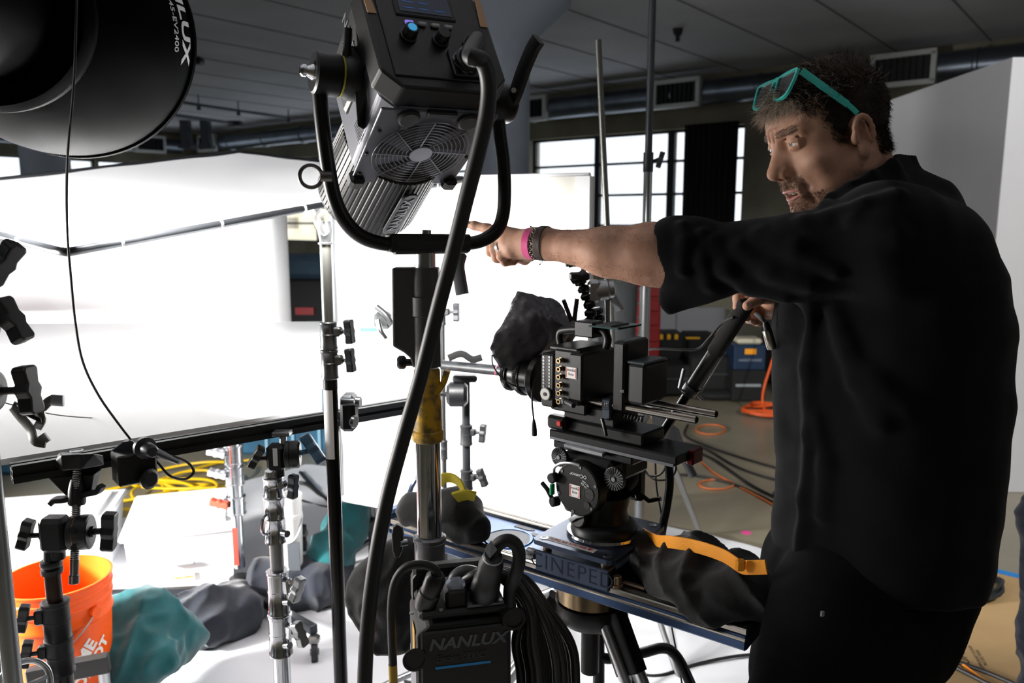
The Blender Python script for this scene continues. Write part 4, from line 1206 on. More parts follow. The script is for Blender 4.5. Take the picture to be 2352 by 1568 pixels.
text('Do not lift here', MTp @ Matrix.Translation((.008, 0, .0007)), .0135, mat('red_print', '#b0221c', .6), lb, depth=.0002, name='warning_print')
MB(MTp).add([(-.05, -.006, .0007), (-.038, -.006, .0007), (-.044, .006, .0007)], [(0, 1, 2)]).build('warning_triangle', MATS['red_print'], lb)
MB(MSl).lathe((x0 - .005, .004, .02), (-1, 0, 0), [(0, .010), (.008, .013), (.018, .013), (.022, .008)], 18).build('brake_knob', steel, t)
# ---------------------------------------------------------------- fluid head
hb = MSl @ Vector(((x0 + x1) / 2 + .012, SWd / 2 + .004, .060))
bdir = nrmz((.75, -.66, 0)); sdir = nrmz((.66, .75, 0))
MH = frame(hb, x=bdir, z=(0, 0, 1))           # x = towards the operator, y = away/right
hblk = mat('head_black', '#0f1011', .42, .3, bump=.06, bump_scale=200)
t = thing('fluid_head', 'black fluid tripod head with round drag drum, on the slider carriage', 'tripod head', hb)
MB(MH).lathe((0, 0, 0), (0, 0, 1), [(0, .078), (.004, .080), (.009, .078), (.010, .070)], 56).build('base_ring', mat('polished_ring', '#b9bcc2', .12, 1.0), t)
MB(MH).lathe((0, 0, .009), (0, 0, 1), [(0, .071), (.012, .07), (.02, .062), (.024, .052), (.045, .048), (.06, .052), (.08, .056)], 48).build('pan_column', hblk, t)
# drum: axis along local y (front face towards the camera-left)
dz = .114
tdm = MB(MH).lathe((-.012, -.082, dz), (0, 1, 0), [(0, .053), (.003, .056), (.028, .056), (.03, .052), (.032, .046), (.12, .046), (.125, .05), (.155, .05)], 56).build('drag_drum', hblk, t)
MB(MH).box((-.012, .09, dz), (.1, .035, .12), ch=.01).build('side_plate', hblk, t)
MB(MH).box((-.012, -.03, dz + .035), (.13, .05, .055), ch=.01).box((-.012, .04, dz + .035), (.13, .10, .05), ch=.01).build('head_body', hblk, t)
MB(MH).box((-.012, .02, dz + .068), (.2, .11, .018), ch=.003).build('dovetail_plate', alu_dark, t)
MB(MH).box((-.02, -.046, dz + .074), (.10, .012, .01), ch=.002).build('lock_bar', mat('satin_plate', '#8e9094', .35, .8), t)
MF_ = MH @ frame((-.012, -.0825, dz), x=(1, 0, 0), z=(0, -1, 0))
mb = MB(MF_)
for k in range(6):
    a = R(20 + k * 60); MB(MF_).lathe((.049 * math.cos(a), .049 * math.sin(a), 0), (0, 0, 1), [(0, .0032), (.0012, .0032), (.0012, .0016), (.0004, .001)], 12).build('cap_screw', steel, tdm)
st = MB(MF_).box((-.004, -.004, .0006), (.026, .026, .0008)).build('rental_sticker', mat('sticker_white', '#dcdcdc', .6), tdm)
text('media\nbox', MF_ @ Matrix.Translation((-.004, -.002, .0012)), .0085, mat('ink_black', '#101010', .6), st, depth=.0001, name='sticker_print')
for sg in (-1, 1): MB(MF_).box((-.004 + sg * .0112, -.004, .0012), (.0016, .022, .0003)).box((-.004 + sg * .0095, .0065, .0012), (.004, .0014, .0003)).box((-.004 + sg * .0095, -.0145, .0012), (.004, .0014, .0003)).build('sticker_bracket', mat('bracket_red', '#d2421f', .6), st)
text("OConnor", MF_ @ Matrix.Translation((.004, .031, .0006)) @ Matrix.Rotation(R(180), 4, 'Z'), .0105, print_w, tdm, depth=.0002, name='maker_print')
text("MA DE\nIN USA", MF_ @ Matrix.Translation((.021, .0155, .0006)) @ Matrix.Rotation(R(150), 4, 'Z'), .006, print_w, tdm, depth=.0002, name='small_print')
MB(MF_).lathe((.030, -.003, 0), (0, 0, 1), [(0, .013), (.001, .013), (.001, .011), (.0003, .0105)], 28).box((.03, -.003, .0006), (.02, .0015, .0012)).build('dial', dark_ab, tdm)
MB(MF_).lathe((.027, -.027, 0), (0, 0, 1), [(0, .0075), (.002, .0075), (.002, .0045)], 20).build('dial', dark_ab, tdm)
hp_ = bez([(-.055, .022, .004), (-.052, .037, .006), (-.035, .05, .008), (-.01, .056, .008), (.012, .055, .006)], 5)
MB(MF_).tube(hp_, .003, 8).build('drag_lever', steel, tdm)
MB(MF_).lathe((-.055, .015, .0), (0, 0, 1), [(0, .011), (.014, .011), (.016, .008)], 20).build('lever_hub', hblk, tdm)
MB(MF_).box((-.060, -.012, .004), (.008, .024, .012), ch=.002).build('green_tab', mat('green_tab', '#0f9a63', .4), tdm)
for (lx, lz, r_) in ((-.072, dz + .052, .021), (.066, dz + .035, .024)):       # rosettes
    rs = MB(MH).lathe((lx, -.058, lz), (0, -1, 0), [(0, r_), (.006, r_), (.007, r_ - .002)], 32).build('rosette', hblk, t)
    mb = MB(MH)
    for k in range(22):
        a = 2 * math.pi * k / 22
        p0 = Vector((lx + math.cos(a) * r_ * .35, -.0655, lz + math.sin(a) * r_ * .35)); p1 = Vector((lx + math.cos(a) * r_ * .97, -.0655, lz + math.sin(a) * r_ * .97))
        mb.tube([p0, p1], .0011, 5)
    mb.build('rosette_teeth', mat('worn_teeth', '#8b8d90', .3, .9), rs)
    MB(MH).cyl((lx, -.064, lz), (lx, -.068, lz), .0045, n=14).build('rosette_screw', steel, rs)
MB(MH).cyl((-.03, -.05, .078), (-.03, -.075, .075), .016, n=24, ch=.002).build('bubble_level', hblk, t)
dl = MB(MH).lathe((-.045, -.052, .068), (-.2, -1, .1), [(0, .015), (.012, .015), (.013, .012)], 24).build('tension_dial', mat('dial_face', '#202225', .4), t)
for k in range(8):
    a = 2 * math.pi * k / 8; MB(MH).box((-.0478 + .009 * math.cos(a), -.0658, .0693 + .009 * math.sin(a)), (.003, .0006, .003)).build('dial_mark', print_w, dl)
MB(MH).lathe((-.02, -.05, .044), (-.1, -1, .15), [(0, .021), (.014, .021), (.016, .018)], 28).build('brake_knob', hblk, t)
MB(MH).tube([(-.038, -.068, .037), (-.022, -.072, .051), (-.004, -.068, .059)], .003, 8, flat=(.002, .005)).build('brake_grip', steel, t)
MB(MH).lathe((-.085, -.05, .064), (-.3, -1, 0), [(0, .011), (.016, .011), (.018, .008)], 20).tube([(-.088, -.062, .066), (-.104, -.064, .090), (-.118, -.064, .100)], .005, 8).build('pan_lock', hblk, t)
MB(MH).tube([(.05, .055, .085), (.075, .055, .073), (.10, .06, .083)], .005, 8).lathe((.05, .055, .08), (.5, -.5, 0), [(0, .009), (.012, .009)], 16).build('tilt_lock', hblk, t)
# ---------------------------------------------------------------- camera on rods
def rz(py, Y=1.74, px=1350): return P(px, py, Y).z
def loc_on(px, py, yl):         # rig-local coordinates of pixel on plane y=yl
    p0 = MH @ Vector((0, yl, 0)); return MH.inverted() @ PP(px, py, p0, sdir)
def rbox(px0, py0, px1, py1, y0, y1, ch=.003):
    """box whose near side (plane y=y0) spans these pixels"""
    a = loc_on(px0, py0, y0); b = loc_on(px1, py1, y0)
    c = loc_on(px0, py1, y0); d = loc_on(px1, py0, y0)
    za, zb2 = (a.z + d.z) / 2, (b.z + c.z) / 2
    xa, xb = (a.x + c.x) / 2, (b.x + d.x) / 2
    return ((xa + xb) / 2, (y0 + y1) / 2, (za + zb2) / 2), (abs(xb - xa), abs(y1 - y0), abs(za - zb2))
def rb(name, m, parent, px0, py0, px1, py1, y0, y1, ch=.003):
    c, s_ = rbox(px0, py0, px1, py1, y0, y1)
    return MB(MH).box(c, s_, ch=ch).build(name, m, parent)
zbp = dz + .078
t = thing('camera_base_plate', 'long black camera base plate with twin steel rods on top of the fluid head', 'base plate', MH @ Vector((0, 0, zbp)))
a = loc_on(1248, 1010, -.03)
MB(MH).box((.035, .01, zbp + .012), (.31, .10, .020), ch=.003).build('dovetail', alu_dark, t)
MB(MH).box((.035, -.041, zbp + .004), (.30, .004, .006)).build('scale_edge', mat('edge_grey', '#6c6e73', .35, .7), t)
MB(MH).box((.0, .01, zbp + .036), (.22, .085, .026), ch=.004).build('bridge_plate', alu_dark, t)
MB(MH).box((-.02, .01, zbp + .068), (.13, .09, .036), ch=.004).build('riser_block', hblk, t)
MB(MH).box((-.095, -.035, zbp + .040), (.05, .03, .03), ch=.006).build('clamp_block', alu_dark, t)
MB(MH).box((-.082, -.052, zbp + .042), (.012, .006, .012), ch=.002).build('red_release', mat('red_button', '#c01818', .4), t)
MB(MH).box((.19, .03, zbp + .008), (.016, .04, .03), ch=.003).build('red_clamp', mat('red_anodised', '#5c0c12', .35, .7), t)
zr = zbp + .098
RD = []
for yy, xe in ((-.032, .225), (.032, .232)):
    RD.append(MB(MH).cyl((-.09, yy, zr), (xe, yy, zr), .0075, n=24, ch=.001).build('rod', mat('rod_steel', '#a8a39a', .22, 1.0), t))
    MB(MH).cyl((xe - .0003, yy, zr), (xe + .0006, yy, zr), .005, n=16).build('rod_hole', MATS['void_black'], t)
c_ = loc_on(1393, 965, -.04)
rc = MB(MH).box((c_.x, -.0, zr), (.022, .088, .024), ch=.003).box((c_.x, -.032, zr - .012), (.022, .022, .04), ch=.003).build('rod_clamp', mat('clamp_slate', '#2d3540', .4, .5), t)
text('15', MH @ frame((c_.x, -.0446, zr), x=(1, 0, 0), z=(0, -1, 0)), .011, print_w, rc, depth=.0002, name='size_print')
MB(MH).tube([(c_.x - .004, -.05, zr - .028), (c_.x + .006, -.055, zr - .045), (c_.x + .01, -.055, zr - .06)], .004, 8).build('clamp_lever', hblk, rc)
sp_ = [MH @ Vector((c_.x + .02 + k * .0011, -.02 + .006 * math.sin(k * .9), zr - .022 + .006 * math.cos(k * .9))) for k in range(50)]
MB().tube(sp_, .0014, 6).build('coiled_lead', blackr, t)
# camera body
t = thing('cinema_camera', 'black cinema camera body with a white square sticker and a row of brass connectors', 'camera', MH @ Vector((-.05, 0, zr)))
cam_b = mat('camera_black', '#0c0c0d', .42, .2, bump=.05, bump_scale=180)
y0c = -.062
rb('body', cam_b, t, 1271, 803, 1332, 928, y0c, .055, .005)
rb('lower_body', cam_b, t, 1262, 920, 1345, 948, y0c + .012, .05, .004)
mod = rb('rear_module', cam_b, t, 1306, 812, 1337, 922, y0c - .008, .052, .004)
top = rb('top_plate', cam_b, t, 1262, 797, 1326, 806, y0c + .004, .05, .002)
rb('cage_side', hblk, t, 1241, 812, 1272, 935, y0c - .002, .05, .004)
cg = []
for k in range(12):
    for j in range(2):
        p = loc_on(1249 + j * 13, 820 + k * 7.4 - 0, y0c - .002)
        if 890 < 820 + k * 7.4 < 915: continue
        cg.append(p)
for p in cg: MB(MH).lathe((p.x, p.y, p.z), (0, -1, 0), [(0, .0026), (.0012, .0026), (.0012, .0014)], 10).build('cage_hole', MATS['worn_teeth'], t)
p = loc_on(1255, 904, y0c - .003)
rs = MB(MH).lathe((p.x, p.y, p.z), (0, -1, 0), [(0, .0135), (.004, .0135), (.005, .012)], 32).build('rosette', mat('rosette_grey', '#9a9a98', .4, .6), t)
MB(MH).cyl((p.x, p.y - .004, p.z), (p.x, p.y - .0065, p.z), .004, n=16).build('rosette_screw', hblk, rs)
brass = mat('connector_metal', '#b79f7c', .28, 1.0)
for py in (827, 846, 864, 883, 901, 920):
    p = loc_on(1290, py, y0c)
    MB(MH).lathe((p.x, p.y + .002, p.z), (0, -1, 0), [(0, .0058), (.004, .0058), (.0042, .0048), (.012, .0048), (.0122, .0055), (.014, .0055), (.014, .003), (.008, .003)], 20, caps=False).build('bnc_connector', brass, t)
    q = loc_on(1279, py - 5, y0c); MB(MH).tube([(q.x, q.y - .002, q.z), (q.x + .01, q.y - .006, q.z - .008)], .0016, 6).build('connector_tab', steel, t)
p = loc_on(1312, 856, y0c - .009)
MSt = MH @ frame((p.x, p.y - .0003, p.z), x=(1, 0, 0), z=(0, -1, 0))
st = MB(MSt).box((0, 0, 0), (.027, .023, .0006)).build('rental_sticker', MATS['sticker_white'], t)
text('media\nbox', MSt @ Matrix.Translation((0, .0015, .0005)), .0085, MATS['ink_black'], st, depth=.0001, name='sticker_print')
for sg in (-1, 1): MB(MSt).box((sg * .0115, 0, .0005), (.0016, .02, .0002)).build('sticker_bracket', MATS['bracket_red'], st)
# cable at the lower connector
p = loc_on(1292, 920, y0c - .012)
MB(MH).lathe((p.x, p.y + .004, p.z), (.9, -.5, 0), [(0, .007), (.012, .007), (.013, .0055), (.05, .005)], 16).build('cable_plug', mat('plug_grey', '#3f4043', .4, .6), t)
# lens and lens gears pointing away-left (-x)
lz = rz(872)
LzO = loc_on(1240, 868, -.0)
lens_m = mat('lens_black', '#121214', .3, .4)
MB(MH).lathe((LzO.x + .015, 0, LzO.z), (-1, 0, 0), [(0, .052), (.012, .054), (.018, .05), (.02, .04), (.045, .04), (.047, .043), (.062, .043), (.064, .036), (.085, .034), (.088, .038), (.10, .038)], 64).build('lens', lens_m, t)
for xg in (.05, .092):
    mb = MB(MH); rr_ = .045 if xg < .06 else .040; vs = []; fs = []; n_ = 120
    for q in (0, .008):
        for k in range(n_):
            a = 2 * math.pi * k / n_; r_ = rr_ - (.0018 if k % 2 else 0)
            vs.append((LzO.x + .015 - xg - q, r_ * math.cos(a), LzO.z + r_ * math.sin(a)))
    fs = [(k, (k + 1) % n_, n_ + (k + 1) % n_, n_ + k) for k in range(n_)] + [list(range(n_)), list(range(n_, 2 * n_))[::-1]]
    mb.add(vs, fs); mb.build('gear_ring', lens_m, t)
# top handle, glass plate, articulated arm
hp_ = [loc_on(1290, 800, 0), loc_on(1285, 770, 0), loc_on(1300, 757, 0), loc_on(1375, 757, 0), loc_on(1395, 775, 0), loc_on(1392, 800, 0)]
MB(MH).tube(bez([(p.x, 0, p.z) for p in hp_], 5), .009, 10).build('top_handle', cam_b, t)
rb('handle_mount', cam_b, t, 1318, 738, 1362, 775, -.02, .02, .003)
gp = MB(MH); c_, s_ = rbox(1352, 750, 1420, 754, -.03, .055); gp.box(c_, s_)
gp.build('glass_plate', mat('dark_glass', '#27403c', .05, spec=.8), t)
rb('plate_pad', hblk, t, 1368, 746, 1405, 750, -.02, .045, .001)
# battery plate and block
t2 = thing('battery_pack', 'black slab camera battery on its mounting plate behind the camera body', 'battery', MH @ Vector((.1, 0, zr)))
rb('mounting_plate', cam_b, t2, 1406, 786, 1433, 945, -.045, .045, .004)
rb('battery_block', mat('battery_dark', '#15171a', .5), t2, 1440, 836, 1481, 930, -.045, .042, .006)
rb('battery_top', mat('battery_top', '#2b3539', .45), t2, 1440, 831, 1481, 837, -.045, .042, .002)
rb('upper_receiver', cam_b, t2, 1412, 783, 1440, 832, -.04, .04, .004)
for k in range(3): rb('contact_pin', steel, t2, 1424 + k * 3, 895, 1426 + k * 3, 902, -.0465, -.044, .0005)
mb = MB(MH)
p = loc_on(1465, 833, -.02)
# ---- vertical silver rod with clamp, left of battery
def vrod(px0, py0, px1, py1, Y0, Y1, w, m, name, parent, n=16):
    return MB().cyl(P(px0, py0, Y0), P(px1, py1, Y1), pxm(w / 2, (Y0 + Y1) / 2), n=n).build(name, m, parent)
YR = 1.80
t = thing('clamp_rod', 'slim steel rod with a silver clamp rising from the rig beside the battery', 'clamp', P(1398, 935, YR))
vrod(1399, 940, 1394, 640, YR, YR, 12, steel, 'rod', t)
for px, py, r_, l_ in ((1385, 668, 17, .05),):
    c = P(px, py, YR - .01)
    MB().lathe(c - Vector((.02, 0, 0)), (1, 0, .1), [(0, pxm(18, YR)), (.004, pxm(24, YR)), (.03, pxm(24, YR)), (.034, pxm(20, YR)), (.044, pxm(20, YR)), (.046, pxm(15, YR))], 28).build('clamp_head', mat('cast_aluminium', '#a7a9aa', .35, .8, bump=.1, bump_scale=150), t)
    MB().box(c + Vector((-.022, 0, .0)), (.03, .045, .05), ch=.006).build('clamp_body', MATS['cast_aluminium'], t)
    MB().tube([c + Vector((.02, 0, -.01)), P(1418, 700, YR), P(1424, 712, YR)], .006, 8, flat=(.012, .005)).build('clamp_handle', MATS['cast_aluminium'], t)
MB().cyl(P(1397, 835, YR), P(1397, 848, YR), .012, n=16).build('rod_collar', mat('dim_steel', '#65676a', .4, .9), t)
# ---- articulated arm with head
t = thing('articulated_arm', 'black jointed arm standing up from the camera handle with a small bracket on top', 'mounting arm', P(1350, 745, 1.78))
seg = [(1352, 748), (1356, 728), (1356, 708), (1350, 688), (1343, 670), (1336, 655), (1330, 640)]
pos = [P(a, b, 1.78) for a, b in seg]
for k in range(len(pos) - 1):
    d = pos[k + 1] - pos[k]; L_ = d.length
    MB().lathe(pos[k], d, [(0, .008), (L_ * .15, .0135), (L_ * .6, .0145), (L_ * .85, .010), (L_ * .98, .007)], 20).build('joint', mat('arm_gloss', '#131416', .22, .3), t)
MB().box(P(1330, 634, 1.78), (.045, .03, .018), ch=.004).cyl(P(1313, 645, 1.78), P(1345, 625, 1.77), .009, n=14).build('bracket', blackp, t)
MB().cyl(P(1338, 628, 1.78), P(1346, 600, 1.78), .006, n=12).build('stud', dark_ab, t)
MB().box(P(1316, 608, 1.79), (.035, .02, .008), ch=.002).cyl(P(1306, 612, 1.78), P(1328, 604, 1.78), .004, n=10).build('end_clip', blackp, t)
t = thing('articulated_arm', 'second shorter jointed black arm just right of the tall one', 'mounting arm', P(1375, 750, 1.84))
pos = [P(1378, 760, 1.84), P(1376, 740, 1.84), P(1373, 722, 1.84), P(1370, 705, 1.84)]
for k in range(3):
    d = pos[k + 1] - pos[k]; L_ = d.length
    MB().lathe(pos[k], d, [(0, .009), (L_ * .2, .0155), (L_ * .7, .0155), (L_ * .95, .009)], 20).build('joint', MATS['arm_gloss'], t)
# ---- plastic spring clip
t = thing('spring_clip', 'black plastic spring clip gripping the hood cloth', 'clip', P(1305, 735, 1.76))
for (a, b, c, d) in ((1313, 738, 1294, 688), (1318, 745, 1325, 686)):
    p0, p1 = P(a, b, 1.76), P(c, d, 1.76)
    MB().tube([p0, p0.lerp(p1, .5), p1], .006, 10, flat=(.0095, .005)).build('grip', blackp, t)
MB().cyl(P(1316, 742, 1.745), P(1316, 742, 1.78), .006, n=12).build('pivot_pin', steel, t)
MB().box(P(1318, 752, 1.76), (.02, .018, .014), ch=.003).build('jaw', blackp, t)
# ---- monitor hood cloth (faceted crumpled wrap)
YH = 1.78
def pk(px, py, Y): return P(px, py, Y)
front = [(1190, 672, 1.74), (1135, 770, 1.72), (1124, 800, 1.72), (1150, 842, 1.72), (1196, 852, 1.74), (1245, 800, 1.74), (1262, 775, 1.74), (1228, 720, 1.72)]
back = [(1278, 690, 1.84), (1286, 702, 1.84), (1318, 748, 1.84), (1326, 765, 1.82), (1300, 800, 1.80), (1250, 815, 1.82), (1200, 700, 1.88), (1150, 800, 1.86)]
bm = bmesh.new()
for q in front + back: bm.verts.new(pk(*q))
bmesh.ops.convex_hull(bm, input=bm.verts)
bmesh.ops.triangulate(bm, faces=bm.faces)
for _ in range(8):
    es = [e for e in bm.edges if e.calc_length() > .009]
    if not es: break
    bmesh.ops.subdivide_edges(bm, edges=es, cuts=1); bmesh.ops.triangulate(bm, faces=bm.faces)
bm.normal_update()
for v in bm.verts:
    q = v.co * 13
    n1 = noise.ridged_multi_fractal(q * 1.3, .9, 2.1, 4, 1, 2) * .0055
    v.co += v.normal * (n1 - .004 + .002 * noise.noise(v.co * 40))
me = bpy.data.meshes.new('monitor_hood'); bm.to_mesh(me); bm.free()
o = bpy.data.objects.new('monitor_hood', me); COL.objects.link(o); ORG[o.name] = Vector()
me.polygons.foreach_set('use_smooth', [True] * len(me.polygons))
me.materials.append(mat('crumpled_black_foil', '#505057', .36, spec=.6, bump=.25, bump_scale=90))
tag(o, 'crumpled black foil hood wrapped around the monitor above the lens', 'monitor hood')
# ---- support pipe behind lens (matte arm) with stands
# ---- cables around the rig
def cable(label, pts, r, m=blackr, name='cable', n=8):
    return tag(MB().tube(bez(pts, 8), r, n).build(name, m), label, 'cable')
cable('thin black lead drooping from the hood down to the lens', [P(1130, 815, 1.72), P(1133, 840, 1.70), P(1155, 870, 1.69), P(1190, 888, 1.69), P(1222, 886, 1.70), P(1233, 860, 1.71), P(1240, 835, 1.72)], .0018)
o = thing('hanging_lead', 'black lead with a barrel connector hanging below the lens', 'cable', P(1228, 1000, 1.68))
MB().tube(bez([P(1238, 850, 1.69), P(1225, 880, 1.68), P(1222, 920, 1.68), P(1226, 965, 1.68)], 8), .0022, 8).build('wire', blackr, o)
MB().lathe(P(1226, 963, 1.68), P(1228, 1002, 1.68) - P(1226, 963, 1.68), [(0, .0028), (.01, .005), (.022, .006), (.036, .006), (.037, .0045)], 16).build('connector', blackp, o)
cable('lead looping across the base plate under the rod clamp', [P(1368, 945, 1.66), P(1372, 985, 1.65), P(1400, 1017, 1.65), P(1430, 1010, 1.65), P(1448, 975, 1.66), P(1452, 950, 1.68)], .0022)
cable('thin cable curling behind the camera body up to the rod', [P(1345, 930, 1.66), P(1375, 915, 1.67), P(1397, 890, 1.69), P(1393, 860, 1.72), P(1385, 838, 1.74)], .0025)
cable('white lead under the camera body', [P(1350, 920, 1.66), P(1365, 928, 1.66), P(1378, 943, 1.67), P(1385, 955, 1.68)], .0028, mat('pale_lead', '#c8bfa8', .5), 'lead')
cable('red and black lead below the brass connectors', [P(1335, 920, 1.66), P(1350, 915, 1.66), P(1372, 912, 1.68), P(1383, 900, 1.7)], .003, mat('red_lead', '#6e1e1a', .5), 'lead')
cable('black cable bundle dropping from the base plate to the slider', [P(1528, 1035, 1.66), P(1535, 1060, 1.66), P(1538, 1110, 1.66), P(1532, 1160, 1.66), P(1520, 1225, 1.67), P(1516, 1300, 1.8), P(1512, 1400, 1.8)], .0095)
cable('thin black cable looping off the rear of the fluid head', [P(1470, 1070, 1.75), P(1490, 1092, 1.72), P(1515, 1090, 1.70), P(1530, 1070, 1.68), P(1532, 1045, 1.68)], .0025)
cable('second thin cable looping lower behind the fluid head', [P(1478, 1075, 1.76), P(1500, 1100, 1.72), P(1535, 1100, 1.70), P(1552, 1080, 1.68), P(1548, 1045, 1.68), P(1530, 1035, 1.68)], .0022)
cable('thin straight cable hanging behind the head to the floor', [P(1505, 1060, 1.8), P(1508, 1120, 1.8), P(1520, 1190, 1.8), P(1530, 1300, 1.9), P(1540, 1420, 1.9), P(1562, 1540, 1.9), P(1575, 1640, 1.9)], .0024)
# ---------------------------------------------------------------- pan bar
HB = P(1712, 700, 1.46)
p0 = P(1512, 1010, 1.66); 
dirp = nrmz(HB - p0); LPn = (HB - p0).length
t = thing('pan_bar', 'black telescopic pan bar with a foam grip, held in the right hand', 'pan bar', p0)
def al(f): return p0 + (HB - p0) * f
MB().cyl(al(0), al(.42), .0095, n=18).build('inner_tube', mat('gloss_black_tube', '#0b0b0c', .2, .5), t)
MB().cyl(al(.40), al(.72), .0135, n=20, ch=.001).build('outer_tube', mat('satin_tube', '#111113', .4), t)
MB().lathe(al(.68), dirp, [(0, .014), (.004, .0165), (LPn * .32, .0165), (LPn * .335, .014)], 24).build('foam_grip', mat('foam_black', '#0a0a0a', .9, bump=.4, bump_scale=300), t)
c = al(.41)
MB().lathe(c - dirp * .012, dirp, [(0, .014), (.002, .0165), (.022, .0165), (.024, .014)], 20).build('clamp_collar', mat('collar_steel', '#6b6d70', .3, .9), t)
MB().tube([c + Vector((-.012, -.01, -.004)), c + Vector((-.026, -.012, .006)), c + Vector((-.018, -.012, .045))], .003, 8, flat=(.0045, .0025)).build('clamp_lever', steel, t)
MB().tube([c + Vector((.012, -.012, -.01)), c + Vector((.022, -.015, -.018))], .003, 8).build('clamp_bolt', steel, t)
a = al(.42) + Vector((.017, -.006, -.008)); b = al(.70) + Vector((.014, -.006, -.006))
MB().tube([a, b], .0013, 6).build('guide_wire', steel, t)
cable('thin cable from the battery plate to the pan bar grip', [P(1475, 803, 1.74), P(1520, 801, 1.66), P(1570, 803, 1.6), P(1605, 800, 1.56), P(1630, 775, 1.52), P(1655, 745, 1.5), P(1685, 728, 1.46)], .0026)
o = thing('xlr_connector', 'metal barrel connector hanging on a short grey lead beside the right hand', 'connector', P(1772, 780, 1.40))
MB().tube(bez([P(1735, 720, 1.42), P(1748, 730, 1.41), P(1756, 740, 1.41), P(1762, 755, 1.4)], 5), .004, 8).build('lead', mat('grey_lead', '#5a5b5e', .4), o)
dx_ = nrmz(P(1776, 805, 1.4) - P(1757, 738, 1.4))
MB().lathe(P(1757, 738, 1.4), dx_, [(0, .004), (.006, .0065), (.018, .0072)], 16).build('boot', blackp, o)
MB().lathe(P(1761, 757, 1.4), dx_, [(0, .0078), (.001, .0086), (.034, .0086), (.036, .0078), (.036, .006)], 24).build('shell', mat('nickel', '#b0aca2', .25, 1.0), o)
# ---------------------------------------------------------------- tripod under the slider
tc_ = MSl @ Vector((cxx - .02, SWd / 2, -.045))
t = thing('tripod', 'black tripod with silver legs carrying the slider', 'tripod', (tc_.x, tc_.y, 0))
MB().lathe(tc_, (0, 0, -1), [(0, .075), (.045, .075), (.05, .07)], 48).build('bowl_adapter', mat('bronze_ring', '#8f7c60', .28, .95), t)
MB().lathe(tc_ + Vector((0, 0, -.050)), (0, 0, -1), [(0, .078), (.012, .080), (.03, .076), (.05, .06)], 48).build('bowl', hblk, t)
MB().cyl(tc_ + Vector((0, 0, -.1)), tc_ + Vector((0, 0, -.22)), .02).build('center_column', hblk, t)
feet = []
ctr = Vector((tc_.x, tc_.y, 0))
for k, ang in enumerate((-52, 62, 172)):
    a = R(ang); d = Vector((math.cos(a), math.sin(a), 0))
    top_ = tc_ + d * .06 + Vector((0, 0, -.07)); foot = ctr + d * .55 + Vector((0, 0, .03))
    perp = Vector((-d.y, d.x, 0))
    lg_ = MB().tube([top_ + perp * .022, top_.lerp(foot, .45) + perp * .022], .011, 10).tube([top_ - perp * .022, top_.lerp(foot, .45) - perp * .022], .011, 10).build('leg', mat('tripod_silver', '#c3c4c6', .3, .8), t)
    MB().tube([top_ + Vector((0, 0, .01)), top_.lerp(foot, .13)], .03, 12, flat=(.018, .036)).build('leg_shoulder', hblk, lg_)
    MB().tube([top_.lerp(foot, .35), foot], .013, 12).build('lower_tube', steel, lg_)
    for f in (.46, .8): MB().tube([top_.lerp(foot, f - .03), top_.lerp(foot, f + .03)], .02, 10, flat=(.016, .036)).build('leg_lock', hblk, lg_)
    MB().lathe(foot - Vector((0, 0, .03)), (0, 0, 1), [(0, .03), (.02, .03), (.035, .018)], 20).build('foot', blackr, lg_)
    MB().tube([ctr + Vector((0, 0, .36)), top_.lerp(foot, .62)], .007, 8).build('spreader', hblk, t)
    feet.append(foot)
MB().lathe(ctr + Vector((0, 0, .33)), (0, 0, 1), [(0, .03), (.05, .03)], 20).build('spreader_hub', hblk, t)
# ================================================================ THE MAN
HC = Vector((.5374, 1.3798, 1.7187)); HS = .988
HF = Vector((-.92524, -.18110, -.33338)).normalized(); HU = Vector((-.34149, .01470, .93977)).normalized(); HL = HU.cross(HF).normalized(); HU = HF.cross(HL).normalized()
def H(f, u, l): return HC + (HF * f + HU * u + HL * l) * HS
HM = Matrix((HF, HU, HL)).transposed()      # columns are the head axes
HR = [list(r) for r in HM]
def toH(X):
    X = np.asarray(X) - np.array(HC); A = np.array(HR); return (X @ A) / HS
TF = nrmz((-1, -.10, 0)); TL = nrmz((.10, -1, 0)); TZ_ = Vector((0, 0, 1))
TRm = [[TF.x, TL.x, 0], [TF.y, TL.y, 0], [0, 0, 1]]
skin = mat('skin', (.42, .225, .150), .58, color2=(.50, .29, .205), noise_scale=28, spec=.25, sss=.08, bump=.12, bump_scale=420)
B = SDF()
def he(f, u, l, rf, ru, rl, k=.012, op='u', sym=False, rot=None):
    for s_ in ((1, -1) if sym else (1,)):
        Rm = HR
        if rot is not None:
            q = HM @ Matrix.Rotation(rot * s_, 3, 'Y'); Rm = [list(r) for r in q]
        B.ell(H(f, u, l * s_), (rf * HS, ru * HS, rl * HS), M=Rm, k=k, op=op)
def hc(a, b, ra, rb=None, k=.01, op='u', sym=False):
    for s_ in ((1, -1) if sym else (1,)):
        B.cap(H(a[0], a[1], a[2] * s_), H(b[0], b[1], b[2] * s_), ra, rb, k=k, op=op)
he(-.014, .052, 0, .096, .082, .074)
he(.034, .058, 0, .056, .056, .060, k=.03)
he(.036, -.018, 0, .052, .082, .055, k=.03)
he(.0, -.03, 0, .06, .05, .06, k=.03)
he(.030, -.048, .046, .030, .030, .014, k=.025, sym=True)
hc((-.004, -.048, .050), (.066, -.088, .016), .019, .017, k=.03, sym=True)
he(.077, -.095, 0, .019, .017, .022, k=.022)
he(.055, -.010, .045, .024, .016, .019, k=.022, sym=True)
hc((.086, .044, .011), (.070, .047, .046), .0095, .0085, k=.014, sym=True)
he(.098, .026, .033, .020, .0125, .019, k=.012, op='s', sym=True)
he(.0755, .028, .033, .0150, .0145, .0148, k=.005, sym=True)
